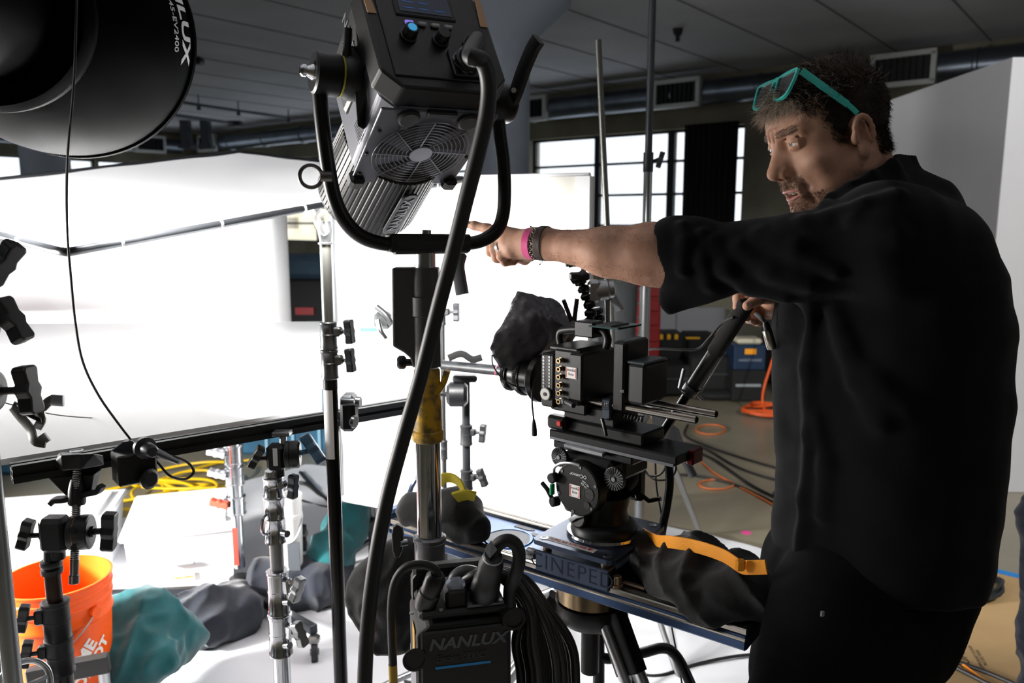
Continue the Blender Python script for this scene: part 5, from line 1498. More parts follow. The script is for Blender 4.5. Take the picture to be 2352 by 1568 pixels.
hc((.088, .032, 0), (.112, -.007, 0), .0068, .0088, k=.014)
hc((.084, .018, 0), (.099, -.010, 0), .0105, .0125, k=.014)
hc((.080, .006, 0), (.088, -.012, 0), .0130, .0150, k=.014)
he(.110, -.012, 0, .0125, .0100, .0110, k=.008)
he(.098, -.017, .0125, .0115, .0085, .0075, k=.006, sym=True)
he(.078, -.045, 0, .022, .026, .030, k=.016)
he(.086, -.078, 0, .010, .010, .018, k=.012)
hc((.099, -.040, .0), (.090, -.047, .021), .0052, .0036, k=.005, sym=True)
hc((.094, -.066, .0), (.085, -.058, .021), .0062, .0042, k=.006, sym=True)
# creases and the open mouth
he(.100, -.0535, 0, .024, .0068, .019, k=.004, op='s')
he(.104, -.0235, .0065, .006, .004, .0038, k=.003, op='s', sym=True)
hc((.098, -.016, .022), (.080, -.048, .034), .0026, .0026, k=.009, op='s', sym=True)
hc((.086, -.048, .031), (.074, -.075, .030), .0022, .0022, k=.009, op='s', sym=True)
hc((.094, .062, -.028), (.092, .064, .03), .0010, k=.004, op='s')
hc((.0935, .073, -.028), (.090, .075, .032), .0010, k=.004, op='s')
hc((.096, .040, .006), (.096, .056, .007), .0012, k=.005, op='s', sym=True)
# eyelid slits
hc((.0930, .0290, .0235), (.0835, .0255, .0435), .0040, .0024, k=.0015, op='s', sym=True)
hc((.0855, .0385, .022), (.0770, .0350, .047), .0008, k=.005, op='s', sym=True)
hc((.0885, .0345, .024), (.0795, .0315, .046), .0018, k=.003, sym=True)
hc((.0870, .0195, .024), (.0785, .0195, .044), .0016, k=.004, sym=True)
# ears
for s_ in (1, -1):
    er = []
    for k in range(13):
        a = R(-40 + k * 24)
        er.append((-.012 - .0145 * math.cos(a), .006 + .0265 * math.sin(a), s_ * (.0795 + .005 * (math.cos(a) > 0) * math.cos(a) + .004 * math.sin(a))))
    he(-.012, .003, .0760 * s_, .0135, .024, .0055, k=.006)
    for k in range(10): B.cap(H(*er[k]), H(*er[k + 1]), .0033, .0033, k=.005)
    he(-.006, -.022, .078 * s_, .0095, .012, .0055, k=.008)
    he(-.007, .002, .084 * s_, .0065, .011, .0055, k=.003, op='s')
    he(.004, .0, .076 * s_, .005, .008, .004, k=.005)
    B.cap(H(-.017, -.008, s_ * .083), H(-.016, .016, s_ * .085), .0022, k=.003)
# neck, torso core
NB = Vector((.652, 1.395, 1.545))
B.cap(H(-.035, -.03, 0), NB, .056, .066, k=.03)
B.cap(H(.01, -.07, 0), NB + Vector((-.045, -.01, -.02)), .034, .05, k=.03)
B.cap(H(-.012, -.035, .05), NB + Vector((-.05, -.035, -.03)), .014, .016, k=.02)
SHL = P(2012, 545, 1.235); SHR = Vector((.66, 1.60, 1.50))
B.cap(NB, (.63, 1.40, 1.10), .075, .10, k=.04)
B.cap(SHL + Vector((.02, .03, 0)), SHR, .055, .055, k=.05)
# left arm (near the camera, pointing)
EL = P(1600, 592, 1.375)
B.cap(SHL, EL, .052, .047, k=.03)
B.cap(EL, P(1490, 584, 1.41), .0505, .049, k=.03)
B.cap(P(1500, 580, 1.41), P(1395, 580, 1.445), .047, .039, k=.03)
B.cap(P(1560, 620, 1.385), P(1450, 600, 1.42), .026, .024, k=.03)
WL = P(1252, 560, 1.515)
B.cap(P(1400, 578, 1.445), WL, .0405, .0265, k=.03)
def chain(pts, rs, k=.006):
    for i in range(len(pts) - 1): B.cap(pts[i], pts[i + 1], rs[i], rs[i + 1], k=k)
m_i, m_m, m_r, m_p = P(1163, 534, 1.575), P(1160, 547, 1.563), P(1165, 562, 1.550), P(1175, 577, 1.540)
W2 = P(1225, 557, 1.53)
for mm, r_ in ((m_i, .0125), (m_m, .0135), (m_r, .0130), (m_p, .0120)): B.cap(W2, mm, .018, r_, k=.016)
B.cap(WL, W2, .0265, .022, k=.02)
B.cap(P(1215, 572, 1.54), P(1185, 580, 1.56), .016, .014, k=.015)
chain([m_i, P(1119, 525, 1.605), P(1090, 518, 1.62), P(1071, 515, 1.63)], [.0105, .0098, .0086, .0068])
chain([m_m, P(1126, 556, 1.585), P(1127, 578, 1.603), P(1148, 590, 1.60)], [.0108, .0105, .0092, .0078])
chain([m_r, P(1136, 572, 1.568), P(1140, 592, 1.585), P(1160, 598, 1.583)], [.0108, .0103, .0090, .0076])
chain([m_p, P(1152, 588, 1.552), P(1160, 601, 1.568), P(1180, 602, 1.568)], [.0100, .0094, .0084, .0070])
chain([P(1222, 582, 1.55), P(1205, 594, 1.575), P(1180, 592, 1.597), P(1158, 580, 1.61)], [.014, .0115, .0105, .0085])
# right arm (far), hand on the pan bar grip
WR = P(1806, 684, 1.505)
B.cap(SHR, P(1960, 800, 1.66), .052, .046, k=.03); B.cap(P(1960, 800, 1.66), P(1880, 730, 1.58), .044, .040, k=.03); B.cap(P(1880, 730, 1.58), WR, .038, .0265, k=.03)
PR = P(1778, 690, 1.50)
B.cap(WR, PR, .026, .020, k=.02)
mi, mm_, mr_, mp_ = P(1748, 674, 1.503), P(1752, 690, 1.525), P(1762, 706, 1.53), P(1772, 718, 1.53)
for q in (mi, mm_, mr_, mp_): B.cap(PR, q, .017, .012, k=.014)
chain([mi, P(1710, 662, 1.490), P(1695, 684, 1.470), P(1692, 705, 1.465)], [.0105, .0098, .0088, .0075])
chain([mm_, P(1712, 690, 1.525), P(1702, 716, 1.505), P(1716, 729, 1.475)], [.0105, .0098, .0088, .0074])
chain([mr_, P(1728, 712, 1.53), P(1722, 732, 1.51), P(1733, 738, 1.48)], [.0104, .0096, .0086, .0074])
chain([mp_, P(1744, 724, 1.53), P(1738, 738, 1.515), P(1747, 742, 1.49)], [.0098, .009, .008, .007])
chain([P(1785, 680, 1.485), P(1762, 682, 1.462), P(1738, 688, 1.442), P(1716, 702, 1.434)], [.015, .0115, .0102, .0088], k=.008)
# grooves for nails are separate meshes
man = thing('man', 'man in a black shirt and black trousers, left arm stretched out pointing left', 'person', (.52, 1.36, 0))
def tw(X):
    return npnoise(X, 190, 3, 1) * .00025
body = sdf_object('body', B, (-.13, 1.08, .94), (.80, 1.76, 1.92), .0018, skin, man, warp=tw)
# eyes, teeth, tongue
eye_w = mat('eye_white', '#e9e2d8', .15, spec=.8, coat=.5); iris = mat('iris_grey_blue', '#5b6a66', .2, coat=.6); pupil = mat('pupil', '#050505', .1, coat=.8)
gaze = nrmz(HF * .95 + HL * -.05 + HU * -.05 + Vector((-.25, 0, 0)))
for s_ in (1, -1):
    c = H(.0742, .0285, .033 * s_)
    e = MB().sphere(c, .0128, nu=28, nv=18).build('eye', eye_w, man)
    MB().lathe(c + gaze * .0110, gaze, [(0, .0060), (.0014, .0048), (.0019, .0026)], 24).build('iris', iris, e)
    MB().lathe(c + gaze * .0129, gaze, [(0, .0024), (.0003, .0018)], 18).build('pupil', pupil, e)
mouth_m = mat('mouth_inside', '#4a1512', .5); lipm = mat('lip_skin', (.50, .20, .17), .4, spec=.5, sss=.05); tooth = mat('tooth', '#e6ddcb', .25, spec=.6)
MB(Matrix.Translation(HC) @ HM.to_4x4()).sphere((.076 * HS, -.054 * HS, 0), (.014, .0085, .019)).build('mouth_cavity', mouth_m, man)
for k in range(8):
    l = (k - 3.5) * .0052
    f = .0915 - 9 * l * l
    MB(Matrix.Translation(HC) @ HM.to_4x4()).sphere((f * HS, -.0492 * HS, l * HS), (.0022, .0042, .0026), nu=10, nv=6).build('tooth', tooth, man)
for k in range(6):
    l = (k - 2.5) * .005
    MB(Matrix.Translation(HC) @ HM.to_4x4()).sphere(((.0865 - 9 * l * l) * HS, -.0602 * HS, l * HS), (.0018, .0028, .0024), nu=8, nv=6).build('tooth', tooth, man)
up_l = [H(.0905 - 14 * l * l + .0095 * 1, -.0448 - (abs(l) * .18), l) for l in [-.022 + .0044 * k for k in range(11)]]
lo_l = [H(.0875 - 14 * l * l + .0085, -.0628 + (abs(l) * .22), l) for l in [-.021 + .0042 * k for k in range(11)]]
tp_ = lambda n_, r_: [r_ * (.35 + .65 * math.sin(math.pi * (k + .5) / n_)) for k in range(n_)]
MB().tube(up_l, tp_(11, .0036), 10).build('upper_lip', lipm, man)
MB().tube(lo_l, tp_(11, .0046), 10).build('lower_lip', lipm, man)
nail = mat('fingernail', (.62, .42, .34), .25, spec=.6)
def nail_at(c, d, n_, w_=.0058, l_=.0065):
    M = frame(c, x=d, z=n_)
    MB(M).sphere((0, 0, 0), (l_, w_, .0016), nu=14, nv=8).build('fingernail', nail, man)
nail_at(P(1718, 700, 1.434) + Vector((-.001, -.0085, .0015)), P(1719, 700, 1.434) - P(1738, 688, 1.442), Vector((-.1, -1, .25)), .006, .0062)
nail_at(P(1077, 511, 1.62), P(1071, 515, 1.63) - P(1090, 518, 1.62), Vector((0, -.6, 1)), .0045, .005)
# ---------------- hair made of strands
bV = np.empty(len(body.data.vertices) * 3, np.float32); body.data.vertices.foreach_get('co', bV); bV = bV.reshape(-1, 3) + np.array(ORG[body.name])
bN = np.empty(len(body.data.vertices) * 3, np.float32); body.data.vertices.foreach_get('normal', bN); bN = bN.reshape(-1, 3)
hL = toH(bV); hN = bN @ np.array(HR)
inhead = (np.abs(hL) < .17).all(1)
rng = np.random.RandomState(5)
def strands(name, mask, n_, length, comb, m, r0=.00035, curl=.15, seg=3, lift=.5, jitter=.25, lenfn=None, parent=None):
    idx = np.where(mask)[0]; pick = idx[rng.randint(0, len(idx), n_)]
    vs = []; fs = []
    for i in pick:
        p = Vector(bV[i]) ; nn_ = Vector(bN[i]); loc = hL[i]
        cb = comb(loc); cdir = HF * cb[0] + HU * cb[1] + HL * cb[2]
        cdir = cdir - nn_ * cdir.dot(nn_) * .8
        d = (nn_ * lift + cdir + Vector(rng.normal(size=3)) * jitter).normalized()
        L_ = length * (.6 + .7 * rng.rand()) * (lenfn(loc) if lenfn else 1)
        side_ = d.cross(Vector(rng.normal(size=3))).normalized(); up2 = d.cross(side_)
        base = len(vs); q = p + Vector(rng.normal(size=3)) * .0008
        dd = d.copy()
        for s_ in range(seg + 1):
            rr = r0 * (1 - .8 * s_ / seg)
            for a in (0, 2.09, 4.19): vs.append(q + side_ * rr * math.cos(a) + up2 * rr * math.sin(a))
            q = q + dd * L_ / seg
            dd = (dd + cdir * .25 - nn_ * .12 * (lift > .4) + Vector(rng.normal(size=3)) * curl).normalized()
        for s_ in range(seg):
            for a in range(3):
                b2 = (a + 1) % 3
                fs.append((base + s_ * 3 + a, base + s_ * 3 + b2, base + s_ * 3 + 3 + b2, base + s_ * 3 + 3 + a))
    return MB().add(vs, fs, True).build(name, m, parent or man, weld=False)
f_, u_, l_ = hL[:, 0], hL[:, 1], hL[:, 2]
al_ = np.abs(l_)
front_line = .082 - .020 * (al_ / .05) ** 2 * (al_ < .055)
scalp = inhead & ((u_ > .088 - .0 * f_) & (f_ < .088) | (f_ < .062) & (u_ > .060) | (f_ < .044) & (u_ > .036) | (f_ < .034) & (u_ > .012) & (f_ > .004) | (f_ < .028) & (u_ > .004) & (f_ > .004) | (f_ < -.042) & (u_ > -.035 + 0 * f_) | (f_ < -.03) & (u_ > -.0)) & (u_ > -.06)
scalp &= ~((al_ > .070) & (f_ > -.04) & (f_ < .02) & (u_ < .045))
hair_d = mat('hair_dark_brown', '#2a2019', .75, spec=.2, noise_amt=.3, noise_scale=60)
hair_g = mat('hair_greying', '#b8a898', .5, spec=.5, noise_amt=.35, noise_scale=300)
# under-layer that gives the hair its volume
HD = SDF()
def hh(f, u, l, rf, ru, rl, k=.02, op='u'): HD.ell(H(f, u, l), (rf * HS, ru * HS, rl * HS), M=HR, k=k, op=op)
hh(-.016, .052, 0, .100, .088, .0775)
hh(.030, .062, 0, .060, .062, .062)
hh(.052, .098, 0, .030, .014, .042, k=.02)
hh(-.045, .10, .01, .045, .040, .05, k=.02)
hh(.134, -.005, 0, .090, .094, .3, k=.006, op='s')
HD.bx(H(.107, -.055, 0), (.085, .070, .2), M=HR, rd=.02, k=.015, op='s')
HD.bx(H(0, -.15, 0), (.3, .10, .3), M=HR, rd=.01, k=.02, op='s')
HD.ell(H(-.012, .002, .085), (.026, .036, .03), M=HR, k=.01, op='s')
HD.ell(H(-.012, .002, -.085), (.026, .036, .03), M=HR, k=.01, op='s')
def hw(X):
    q = toH(X); q2 = q * np.array([55, 170, 170])
    return npnoise(q2, 1.0, 5, 2) * .0012
hairo = sdf_object('hair', HD, HC - Vector((.18, .18, .14)), HC + Vector((.2, .18, .2)), .0024, hair_d, man, warp=hw)
strands('hair_strands', scalp & (u_ < .075), 8500, .013, lambda q: (-.5, -.75, 0), hair_d, lift=.55, jitter=.25, parent=hairo)
strands('hair_strands', scalp & (u_ >= .07), 5200, .022, lambda q: (.75, .12, .1), hair_d, lift=.5, jitter=.35, r0=.0005, parent=hairo)
strands('hair_strands', scalp & (u_ >= .07), 1500, .022, lambda q: (.6, .1, .15), hair_g, lift=.4, jitter=.4, r0=.0004, parent=hairo)
strands('hair_strands', scalp & (f_ < -.03) & (u_ > .10), 500, .026, lambda q: (-.3, .7, .1), hair_d, lift=.9, jitter=.4, parent=hairo)
qf = scalp & (f_ > .058) & (u_ > .078)
if qf.sum() < 50: qf = inhead & (f_ > .05) & (u_ > .086)
strands('fringe_strands', qf, 2200, .030, lambda q: (.6, -.55, .15), hair_g, lift=.5, jitter=.40, seg=5, r0=.0004, curl=.25, parent=hairo)['label'] = 'greying fringe'
brow = inhead & (f_ > .06) & (np.abs(u_ - .049) < .006) & (al_ > .012) & (al_ < .05)
strands('eyebrow', brow, 1100, .0055, lambda q: (.1, .12, .9 * (1 if q[2] > 0 else -1)), mat('brow_hair', '#4a382b', .6), lift=.12, jitter=.14, r0=.00018, curl=.08)
beard = inhead & (f_ > -.002) & (u_ < -.040) & (u_ > -.125) & ~((np.abs(u_ + .0535) < .0135) & (al_ < .024)) & ~((u_ > -.058) & (al_ > .030) & (f_ > .03))
must = inhead & (f_ > .075) & (u_ < -.026) & (u_ > -.0425) & (al_ < .030)
stub = mat('stubble_hair', '#5a4534', .6)
strands('beard_stubble', beard, 9000, .0050, lambda q: (.2, -.9, 0), stub, lift=.6, jitter=.4, seg=2, r0=.00028)
strands('moustache', must, 1100, .0048, lambda q: (.2, -.9, .4 * q[2] / .03), mat('moustache_hair', '#7a604a', .6), lift=.5, jitter=.4, seg=2, r0=.00022)
lash = inhead & (f_ > .078) & (np.abs(u_ - .034) < .003) & (al_ > .02) & (al_ < .046)
# hairs on the forearm
am = (bV[:, 0] > P(1260, 560, 1.5).x) & (bV[:, 0] < P(1560, 560, 1.4).x) & (bV[:, 1] < 1.56) & (bV[:, 2] > 1.45)
strands('arm_hair', am & (np.abs(bN[:, 2]) > .35), 1500, .010, lambda q: (0, 0, 0), mat('arm_hair', '#3a2c20', .6), lift=.45, jitter=.5, r0=.00016, curl=.2)
# ---------------- sunglasses pushed up on the hair
def HP(px, py, l):
    p0 = H(0, 0, l); r = PP(px, py, p0, HL); return r
teal_p = mat('turquoise_frame', '#3fc4b8', .4, spec=.5)
sg = thing('sunglasses', 'turquoise framed sunglasses pushed up into the hair', 'sunglasses', HP(1848, 165, .07))
hn = HP(1849, 168, .068); hf = hn - HL * .136 * HS
tip = HP(1972, 258, .080); 
td = nrmz(tip - hn)
low = HP(1826, 226, .05); topn = HP(1846, 166, .05)
vd = nrmz(topn - low)                       # up direction of the lens plane
outn = nrmz(HL.cross(vd)); outn = outn if outn.dot(HF + HU) > 0 else -outn
hn = hn + outn * .013; hf = hf + outn * .013; tip = tip + outn * .002
cg_ = (hn + hf) / 2
MG = frame(cg_, x=HL, y=vd)                 # x: towards the near side, y: lens up
def lens_out(s_, off=0.0):
    o = []
    base = [(.006, -.001), (.010, .004), (.035, .006), (.064, .005), (.068, -.004), (.066, -.018), (.060, -.034), (.048, -.042), (.030, -.043), (.017, -.038), (.009, -.025), (.006, -.012)]
    ccx, ccy = .037, -.018
    for x, y in base:
        dx_, dy_ = x - ccx, y - ccy; L_ = math.hypot(dx_, dy_)
        o.append(Vector((s_ * (x - dx_ / L_ * off), y - dy_ / L_ * off, -.09 * (x - .0) ** 2 * 1.2)))
    q = o + [o[0]]
    out = []
    n_ = len(o)
    for i in range(n_):
        for k in range(5):
            t = k / 5; a, b, c, d = o[i - 1], o[i], o[(i + 1) % n_], o[(i + 2) % n_]
            out.append(.5 * ((2 * b) + (c - a) * t + (2 * a - 5 * b + 4 * c - d) * t * t + (3 * b - a - 3 * c + d) * t ** 3))
    return out
for s_ in (1, -1):
    A1, A2 = lens_out(s_, 0), lens_out(s_, .0048)
    n_ = len(A1); vs = []; fs = []
    for ring, dz_ in ((A1, .0022), (A2, .0022), (A2, -.0022), (A1, -.0022)):
        vs += [(p.x, p.y, p.z + dz_) for p in ring]
    for r_ in range(4):
        for k in range(n_): fs.append((r_ * n_ + k, r_ * n_ + (k + 1) % n_, ((r_ + 1) % 4) * n_ + (k + 1) % n_, ((r_ + 1) % 4) * n_ + k))
    MB(MG).add(vs, fs).build('rim', teal_p, sg)
    MB(MG).add([(p.x, p.y, p.z) for p in A2], [list(range(n_))]).build('lens', mat('smoked_lens', '#15171d', .05, spec=.9, coat=1), sg, solid=.0015)
    e0 = MG @ Vector((s_ * .068, .001, -.006))
    tt = e0 + td * (tip - hn).length * .78
    end = e0 + td * (tip - hn).length * .93 - HU * .004
    MB().tube([e0, e0.lerp(tt, .5), tt], .003, 10, flat=(.0058, .0018), up=vd).build('temple', teal_p, sg)
    MB().tube(bez([tt - td * .004, tt.lerp(end, .5) + HU * .001, end], 4), .003, 10, flat=(.0042, .0018), up=vd).build('temple_tip', teal_p, sg)
    MB().cyl(MG @ Vector((s_ * .061, .000, .0005)), MG @ Vector((s_ * .061, .000, .0032)), .0011, n=8).build('rivet', steel, sg)
MB(MG).tube([(-.009, -.002, .0), (0, .0005, .001), (.009, -.002, 0)], .003, 8, flat=(.0045, .0022)).build('bridge', teal_p, sg)
# ---------------- shirt
shirt_m = mat('black_cotton_shirt', '#06070a', .95, noise_amt=.12, noise_scale=50, spec=.08, sheen=.05, bump=.2, bump_scale=500)
S = SDF()
YT = 1.375
lev = [(560, 1850, 2222, .165, .9), (640, 1815, 2258, .2, 1), (760, 1797, 2272, .21, 1), (900, 1797, 2272, .205, 1), (1040, 1803, 2262, .20, 1), (1150, 1803, 2250, .20, 1), (1235, 1790, 2236, .205, 1), (1330, 1775, 2215, .205, 1)]
cs = []
for (y, xl, xr_, b_, _) in lev:
    px = (xl + xr_) / 2; c = P(px, y, YT); w_ = pxm((xr_ - xl) / 2, YT)
    d_ = math.sqrt(max(w_ * w_ - (.51 * b_) ** 2, .01)) / .86
    cs.append((c, d_, b_))
for i in range(len(cs) - 1):
    S.loft(cs[i][0], cs[i + 1][0], TRm, (cs[i][1], cs[i][2]), (cs[i + 1][1], cs[i + 1][2]), k=.05)
S.ell((cs[0][0].x - .005, cs[0][0].y, cs[0][0].z + .0), (cs[0][1] * .95, .185, .082), M=TRm, k=.06)
S.cap(SHL + Vector((.03, .015, .0)), Vector((.64, 1.39, 1.545)), .074, .055, k=.05)
S.cap(SHR + Vector((.0, 0, .0)), Vector((.645, 1.42, 1.54)), .072, .055, k=.05)
# near sleeve
S.cap(SHL + Vector((.0, .0, -.005)), P(1850, 590, 1.28), .078, .056, k=.05)
S.cap(P(1850, 590, 1.28), P(1710, 586, 1.325), .056, .050, k=.05)
S.cap(P(1710, 586, 1.325), P(1590, 588, 1.37), .050, .062, k=.03)
S.cap(P(1600, 588, 1.365), P(1558, 586, 1.385), .064, .066, k=.012)
S.cap(P(1650, 640, 1.34), P(1540, 690, 1.385), .034, .018, k=.02)
S.cap(P(1600, 655, 1.36), P(1535, 700, 1.39), .020, .010, k=.015)
# far sleeve (rolled at the elbow, mostly hidden)
S.cap(SHR, P(1960, 800, 1.66), .08, .07, k=.05); S.cap(P(1960, 800, 1.66), P(1900, 748, 1.60), .068, .062, k=.03)
# folds
def onS(px, py, sd):
    r = ray(px, py).normalized(); t_ = .8
    for _ in range(60):
        p = CAM + r * t_; d = float(sd.value(np.array([list(p)]))[0])
        if d < .0008: break
        t_ += d * .8
    return CAM + r * t_
def fold(pts, r, k=.016):
    q = [onS(a, b, S) + ray(a, b).normalized() * r * .45 for a, b, _ in pts]
    return [(q[i], q[i + 1], r * (1 - .25 * abs(i - len(q) / 2) / len(q)), k) for i in range(len(q) - 1)]
FO = []
_f = fold
def fold(pts, r, k=.016):
    FO.extend(_f(pts, r, k))
fold([(1610, 540, 1.315), (1615, 600, 1.305), (1628, 650, 1.32)], .010)
fold([(1640, 560, 1.305), (1668, 615, 1.29), (1720, 655, 1.285), (1800, 672, 1.27)], .011)
fold([(1700, 570, 1.27), (1770, 620, 1.25), (1860, 650, 1.22)], .009)
fold([(1745, 545, 1.262), (1830, 575, 1.22), (1920, 620, 1.18)], .008)
fold([(1900, 470, 1.24), (1960, 505, 1.19), (2060, 540, 1.16)], .010)
fold([(1850, 510, 1.25), (1900, 500, 1.2), (1980, 470, 1.2), (2060, 450, 1.24)], .008)
fold([(1570, 520, 1.33), (1575, 560, 1.315), (1568, 620, 1.325)], .009)
fold([(1862, 700, 1.215), (1858, 850, 1.2), (1862, 1000, 1.2), (1850, 1150, 1.2), (1838, 1280, 1.2)], .006, .03)
fold([(1920, 720, 1.19), (1950, 800, 1.17), (2000, 870, 1.155), (2080, 930, 1.155)], .007, .03)
fold([(1930, 760, 1.185), (1965, 880, 1.17), (2020, 960, 1.165)], .006, .03)
fold([(1880, 960, 1.2), (1900, 1060, 1.19), (1890, 1180, 1.19)], .006, .03)
for (a_, b_, r_, k_) in FO: S.cap(a_, b_, r_, r_, k=k_)
# collar
S.cap(P(2048, 425, 1.385), P(2125, 478, 1.385), .034, .056, k=.04)
S.cap(P(2020, 440, 1.36), P(1960, 490, 1.32), .045, .045, k=.04)
CR = [(2074, 362, 1.385), (2046, 376, 1.325), (2000, 402, 1.295), (1950, 428, 1.29), (1908, 450, 1.305), (1880, 478, 1.36), (1895, 470, 1.44), (1950, 425, 1.48), (2030, 375, 1.46), (2066, 360, 1.43)]
for i in range(len(CR)):
    a_, b_ = CR[i], CR[(i + 1) % len(CR)]
    for dy, r_ in ((0, .0075), (14, .009), (30, .012), (50, .018)):
        S.cap(P(a_[0], a_[1] + dy, a_[2]), P(b_[0], b_[1] + dy, b_[2]), r_, r_, k=.014)
# openings
S.cap(H(-.035, -.03, 0), NB, .059, .069, k=.004, op='s')
S.cap(H(.01, -.07, 0), NB + Vector((-.045, -.01, -.02)), .038, .053, k=.004, op='s')
S.ell(H(.0, -.02, 0), (.10, .085, .078), M=HR, k=.004, op='s')
S.cap(P(1490, 588, 1.405), P(1590, 590, 1.378), .058, .052, k=.010, op='s')
S.cap(P(1500, 730, 1.40), P(1565, 672, 1.375), .012, .010, k=.008, op='s')
S.cap(P(1830, 700, 1.55), P(1915, 752, 1.605), .048, .048, k=.004, op='s')
S.bx((.6, 1.4, .55), (.6, .6, P(1990, 1285, YT).z - .55 + .012), rd=.01, k=.006, op='s')
def sw(X):
    z = X[:, 2]; q = X * np.array([1, 1, .28])
    a = npnoise(q, 26, 2, 2) * .0038
    b = npnoise(X * np.array([.5, 1, 1]), 38, 4, 2) * .0022
    return a + b
zc = P(1990, 1285, YT).z
shirt = sdf_object('shirt', S, (.20, 1.06, .93), (.86, 1.78, 1.70), .0034, shirt_m, man, warp=sw, margin=.012, smooth_it=3)
def keep_largest(o):
    bm = bmesh.new(); bm.from_mesh(o.data); bm.verts.ensure_lookup_table()
    seen = set(); isl = []
    for v in bm.verts:
        if v.index in seen: continue
        st = [v]; seen.add(v.index); cur = [v]
        while st:
            a = st.pop()
            for e in a.link_edges:
                b = e.other_vert(a)
                if b.index not in seen: seen.add(b.index); st.append(b); cur.append(b)
        isl.append(cur)
    isl.sort(key=len)
    dead = [v for c in isl[:-1] for v in c]
    if dead: bmesh.ops.delete(bm, geom=dead, context='VERTS')
    bm.to_mesh(o.data); bm.free()
keep_largest(shirt)
# ---------------- trousers and shoes
tr_m = mat('black_work_trousers', '#090a0b', .95, noise_amt=.15, noise_scale=60, spec=.08, bump=.25, bump_scale=450)
T = SDF()
hipc = P(1985, 1330, 1.37)
T.loft(hipc + Vector((.01, 0, .08)), hipc + Vector((.0, 0, -.03)), TRm, (.145, .17), (.158, .178), k=.05)
hL_ = Vector((.56, 1.26, .92)); kL = Vector((.40, 1.19, .52)); aL = Vector((.50, 1.21, .10))
hR_ = Vector((.62, 1.47, .92)); kR = Vector((.56, 1.50, .50)); aR = Vector((.66, 1.52, .10))
T.cap(hL_, hL_.lerp(kL, .5), .125, .10, k=.06); T.cap(hL_.lerp(kL, .5), kL, .10, .076, k=.03); T.cap(kL, aL, .074, .062, k=.03)
T.cap(hR_, hR_.lerp(kR, .5), .125, .10, k=.06); T.cap(hR_.lerp(kR, .5), kR, .10, .076, k=.03); T.cap(kR, aR, .074, .062, k=.03)
T.cap(Vector((.70, 1.30, .97)), Vector((.66, 1.28, .88)), .09, .08, k=.06)
def twp(X): return npnoise(X * np.array([1, 1, .5]), 30, 6, 2) * .0035
trs = sdf_object('trousers', T, (.22, 1.04, .04), (.88, 1.70, 1.10), .006, tr_m, man, warp=twp, margin=.012, smooth_it=1)
MB().box(P(1889, 1409, 1.13), (.006, .004, .009), ch=.001).build('zip_pull', steel, trs)
for a in (aL, aR):
    D = SDF(); c = Vector((a.x, a.y, 0))
    D.cap(c + Vector((.02, 0, .05)), c + Vector((-.14, -.01, .035)), .045, .035, k=.03); D.cap(a + Vector((0, 0, .02)), c + Vector((0, 0, .05)), .045, .045, k=.03)
    D.bx(c + Vector((-.05, 0, -.05)), (.3, .2, .05), rd=.001, k=.004, op='s')
    sh = sdf_object('shoe', D, c + Vector((-.22, -.08, -.01)), c + Vector((.10, .08, .16)), .006, mat('shoe_leather', '#151311', .5), man)
# ---------------- wrist bands and ring
axw = nrmz(P(1210, 556, 1.535) - P(1280, 560, 1.50))
def band(c, r, w_, th, m, name, ax_=axw, sq=(1, 1)):
    x_, y_, d_ = orth(ax_); n_ = 40; vs = []; fs = []
    for q, (t_, rr) in enumerate(((-w_ / 2, r), (-w_ / 2, r + th), (w_ / 2, r + th), (w_ / 2, r))):
        for k in range(n_):
            a = 2 * math.pi * k / n_; vs.append(c + d_ * t_ + (x_ * math.cos(a) * sq[0] + y_ * math.sin(a) * sq[1]) * rr)
    for q in range(4):
        for k in range(n_): fs.append((q * n_ + k, q * n_ + (k + 1) % n_, ((q + 1) % 4) * n_ + (k + 1) % n_, ((q + 1) % 4) * n_ + k))
    return MB().add(vs, fs, True).build(name, m, man)
band(P(1222, 559, 1.528), .0285, .014, .0012, mat('pink_band', '#d9508f', .5), 'pink_wristband')
band(P(1250, 559, 1.515), .0308, .013, .0022, mat('brown_leather', '#2b1c17', .55, bump=.2, bump_scale=200), 'leather_bracelet')
cB = P(1236, 559, 1.522); x_, y_, d_ = orth(axw)
bb = band(cB, .0288, .003, .0012, mat('black_thread', '#0b0b0c', .8), 'beaded_bracelet')
for k in range(20):
    a = 2 * math.pi * k / 20; n_ = x_ * math.cos(a) + y_ * math.sin(a)
    MB().tube([cB + n_ * .0308 + (d_ * math.cos(q) + n_.cross(d_) * math.sin(q)) * .0032 for q in [R(j * 45) for j in range(8)]], .0009, 5, closed=True).build('metal_bead', mat('pewter', '#8b8780', .35, .9), bb)
for pts in ([P(1240, 531, 1.50), P(1228, 523, 1.50), P(1219, 520, 1.505)], [P(1250, 590, 1.50), P(1246, 600, 1.50), P(1240, 607, 1.50)]):
    MB().tube(pts, .0008, 6).sphere(pts[-1], .0016, nu=8, nv=6).build('thread_end', MATS['black_thread'], bb)
rc_ = m_r.lerp(P(1136, 572, 1.568), .62)
band(rc_, .0110, .006, .0013, mat('silver_ring', '#d9d9d8', .35, .8), 'ring', ax_=P(1136, 572, 1.568) - m_r)
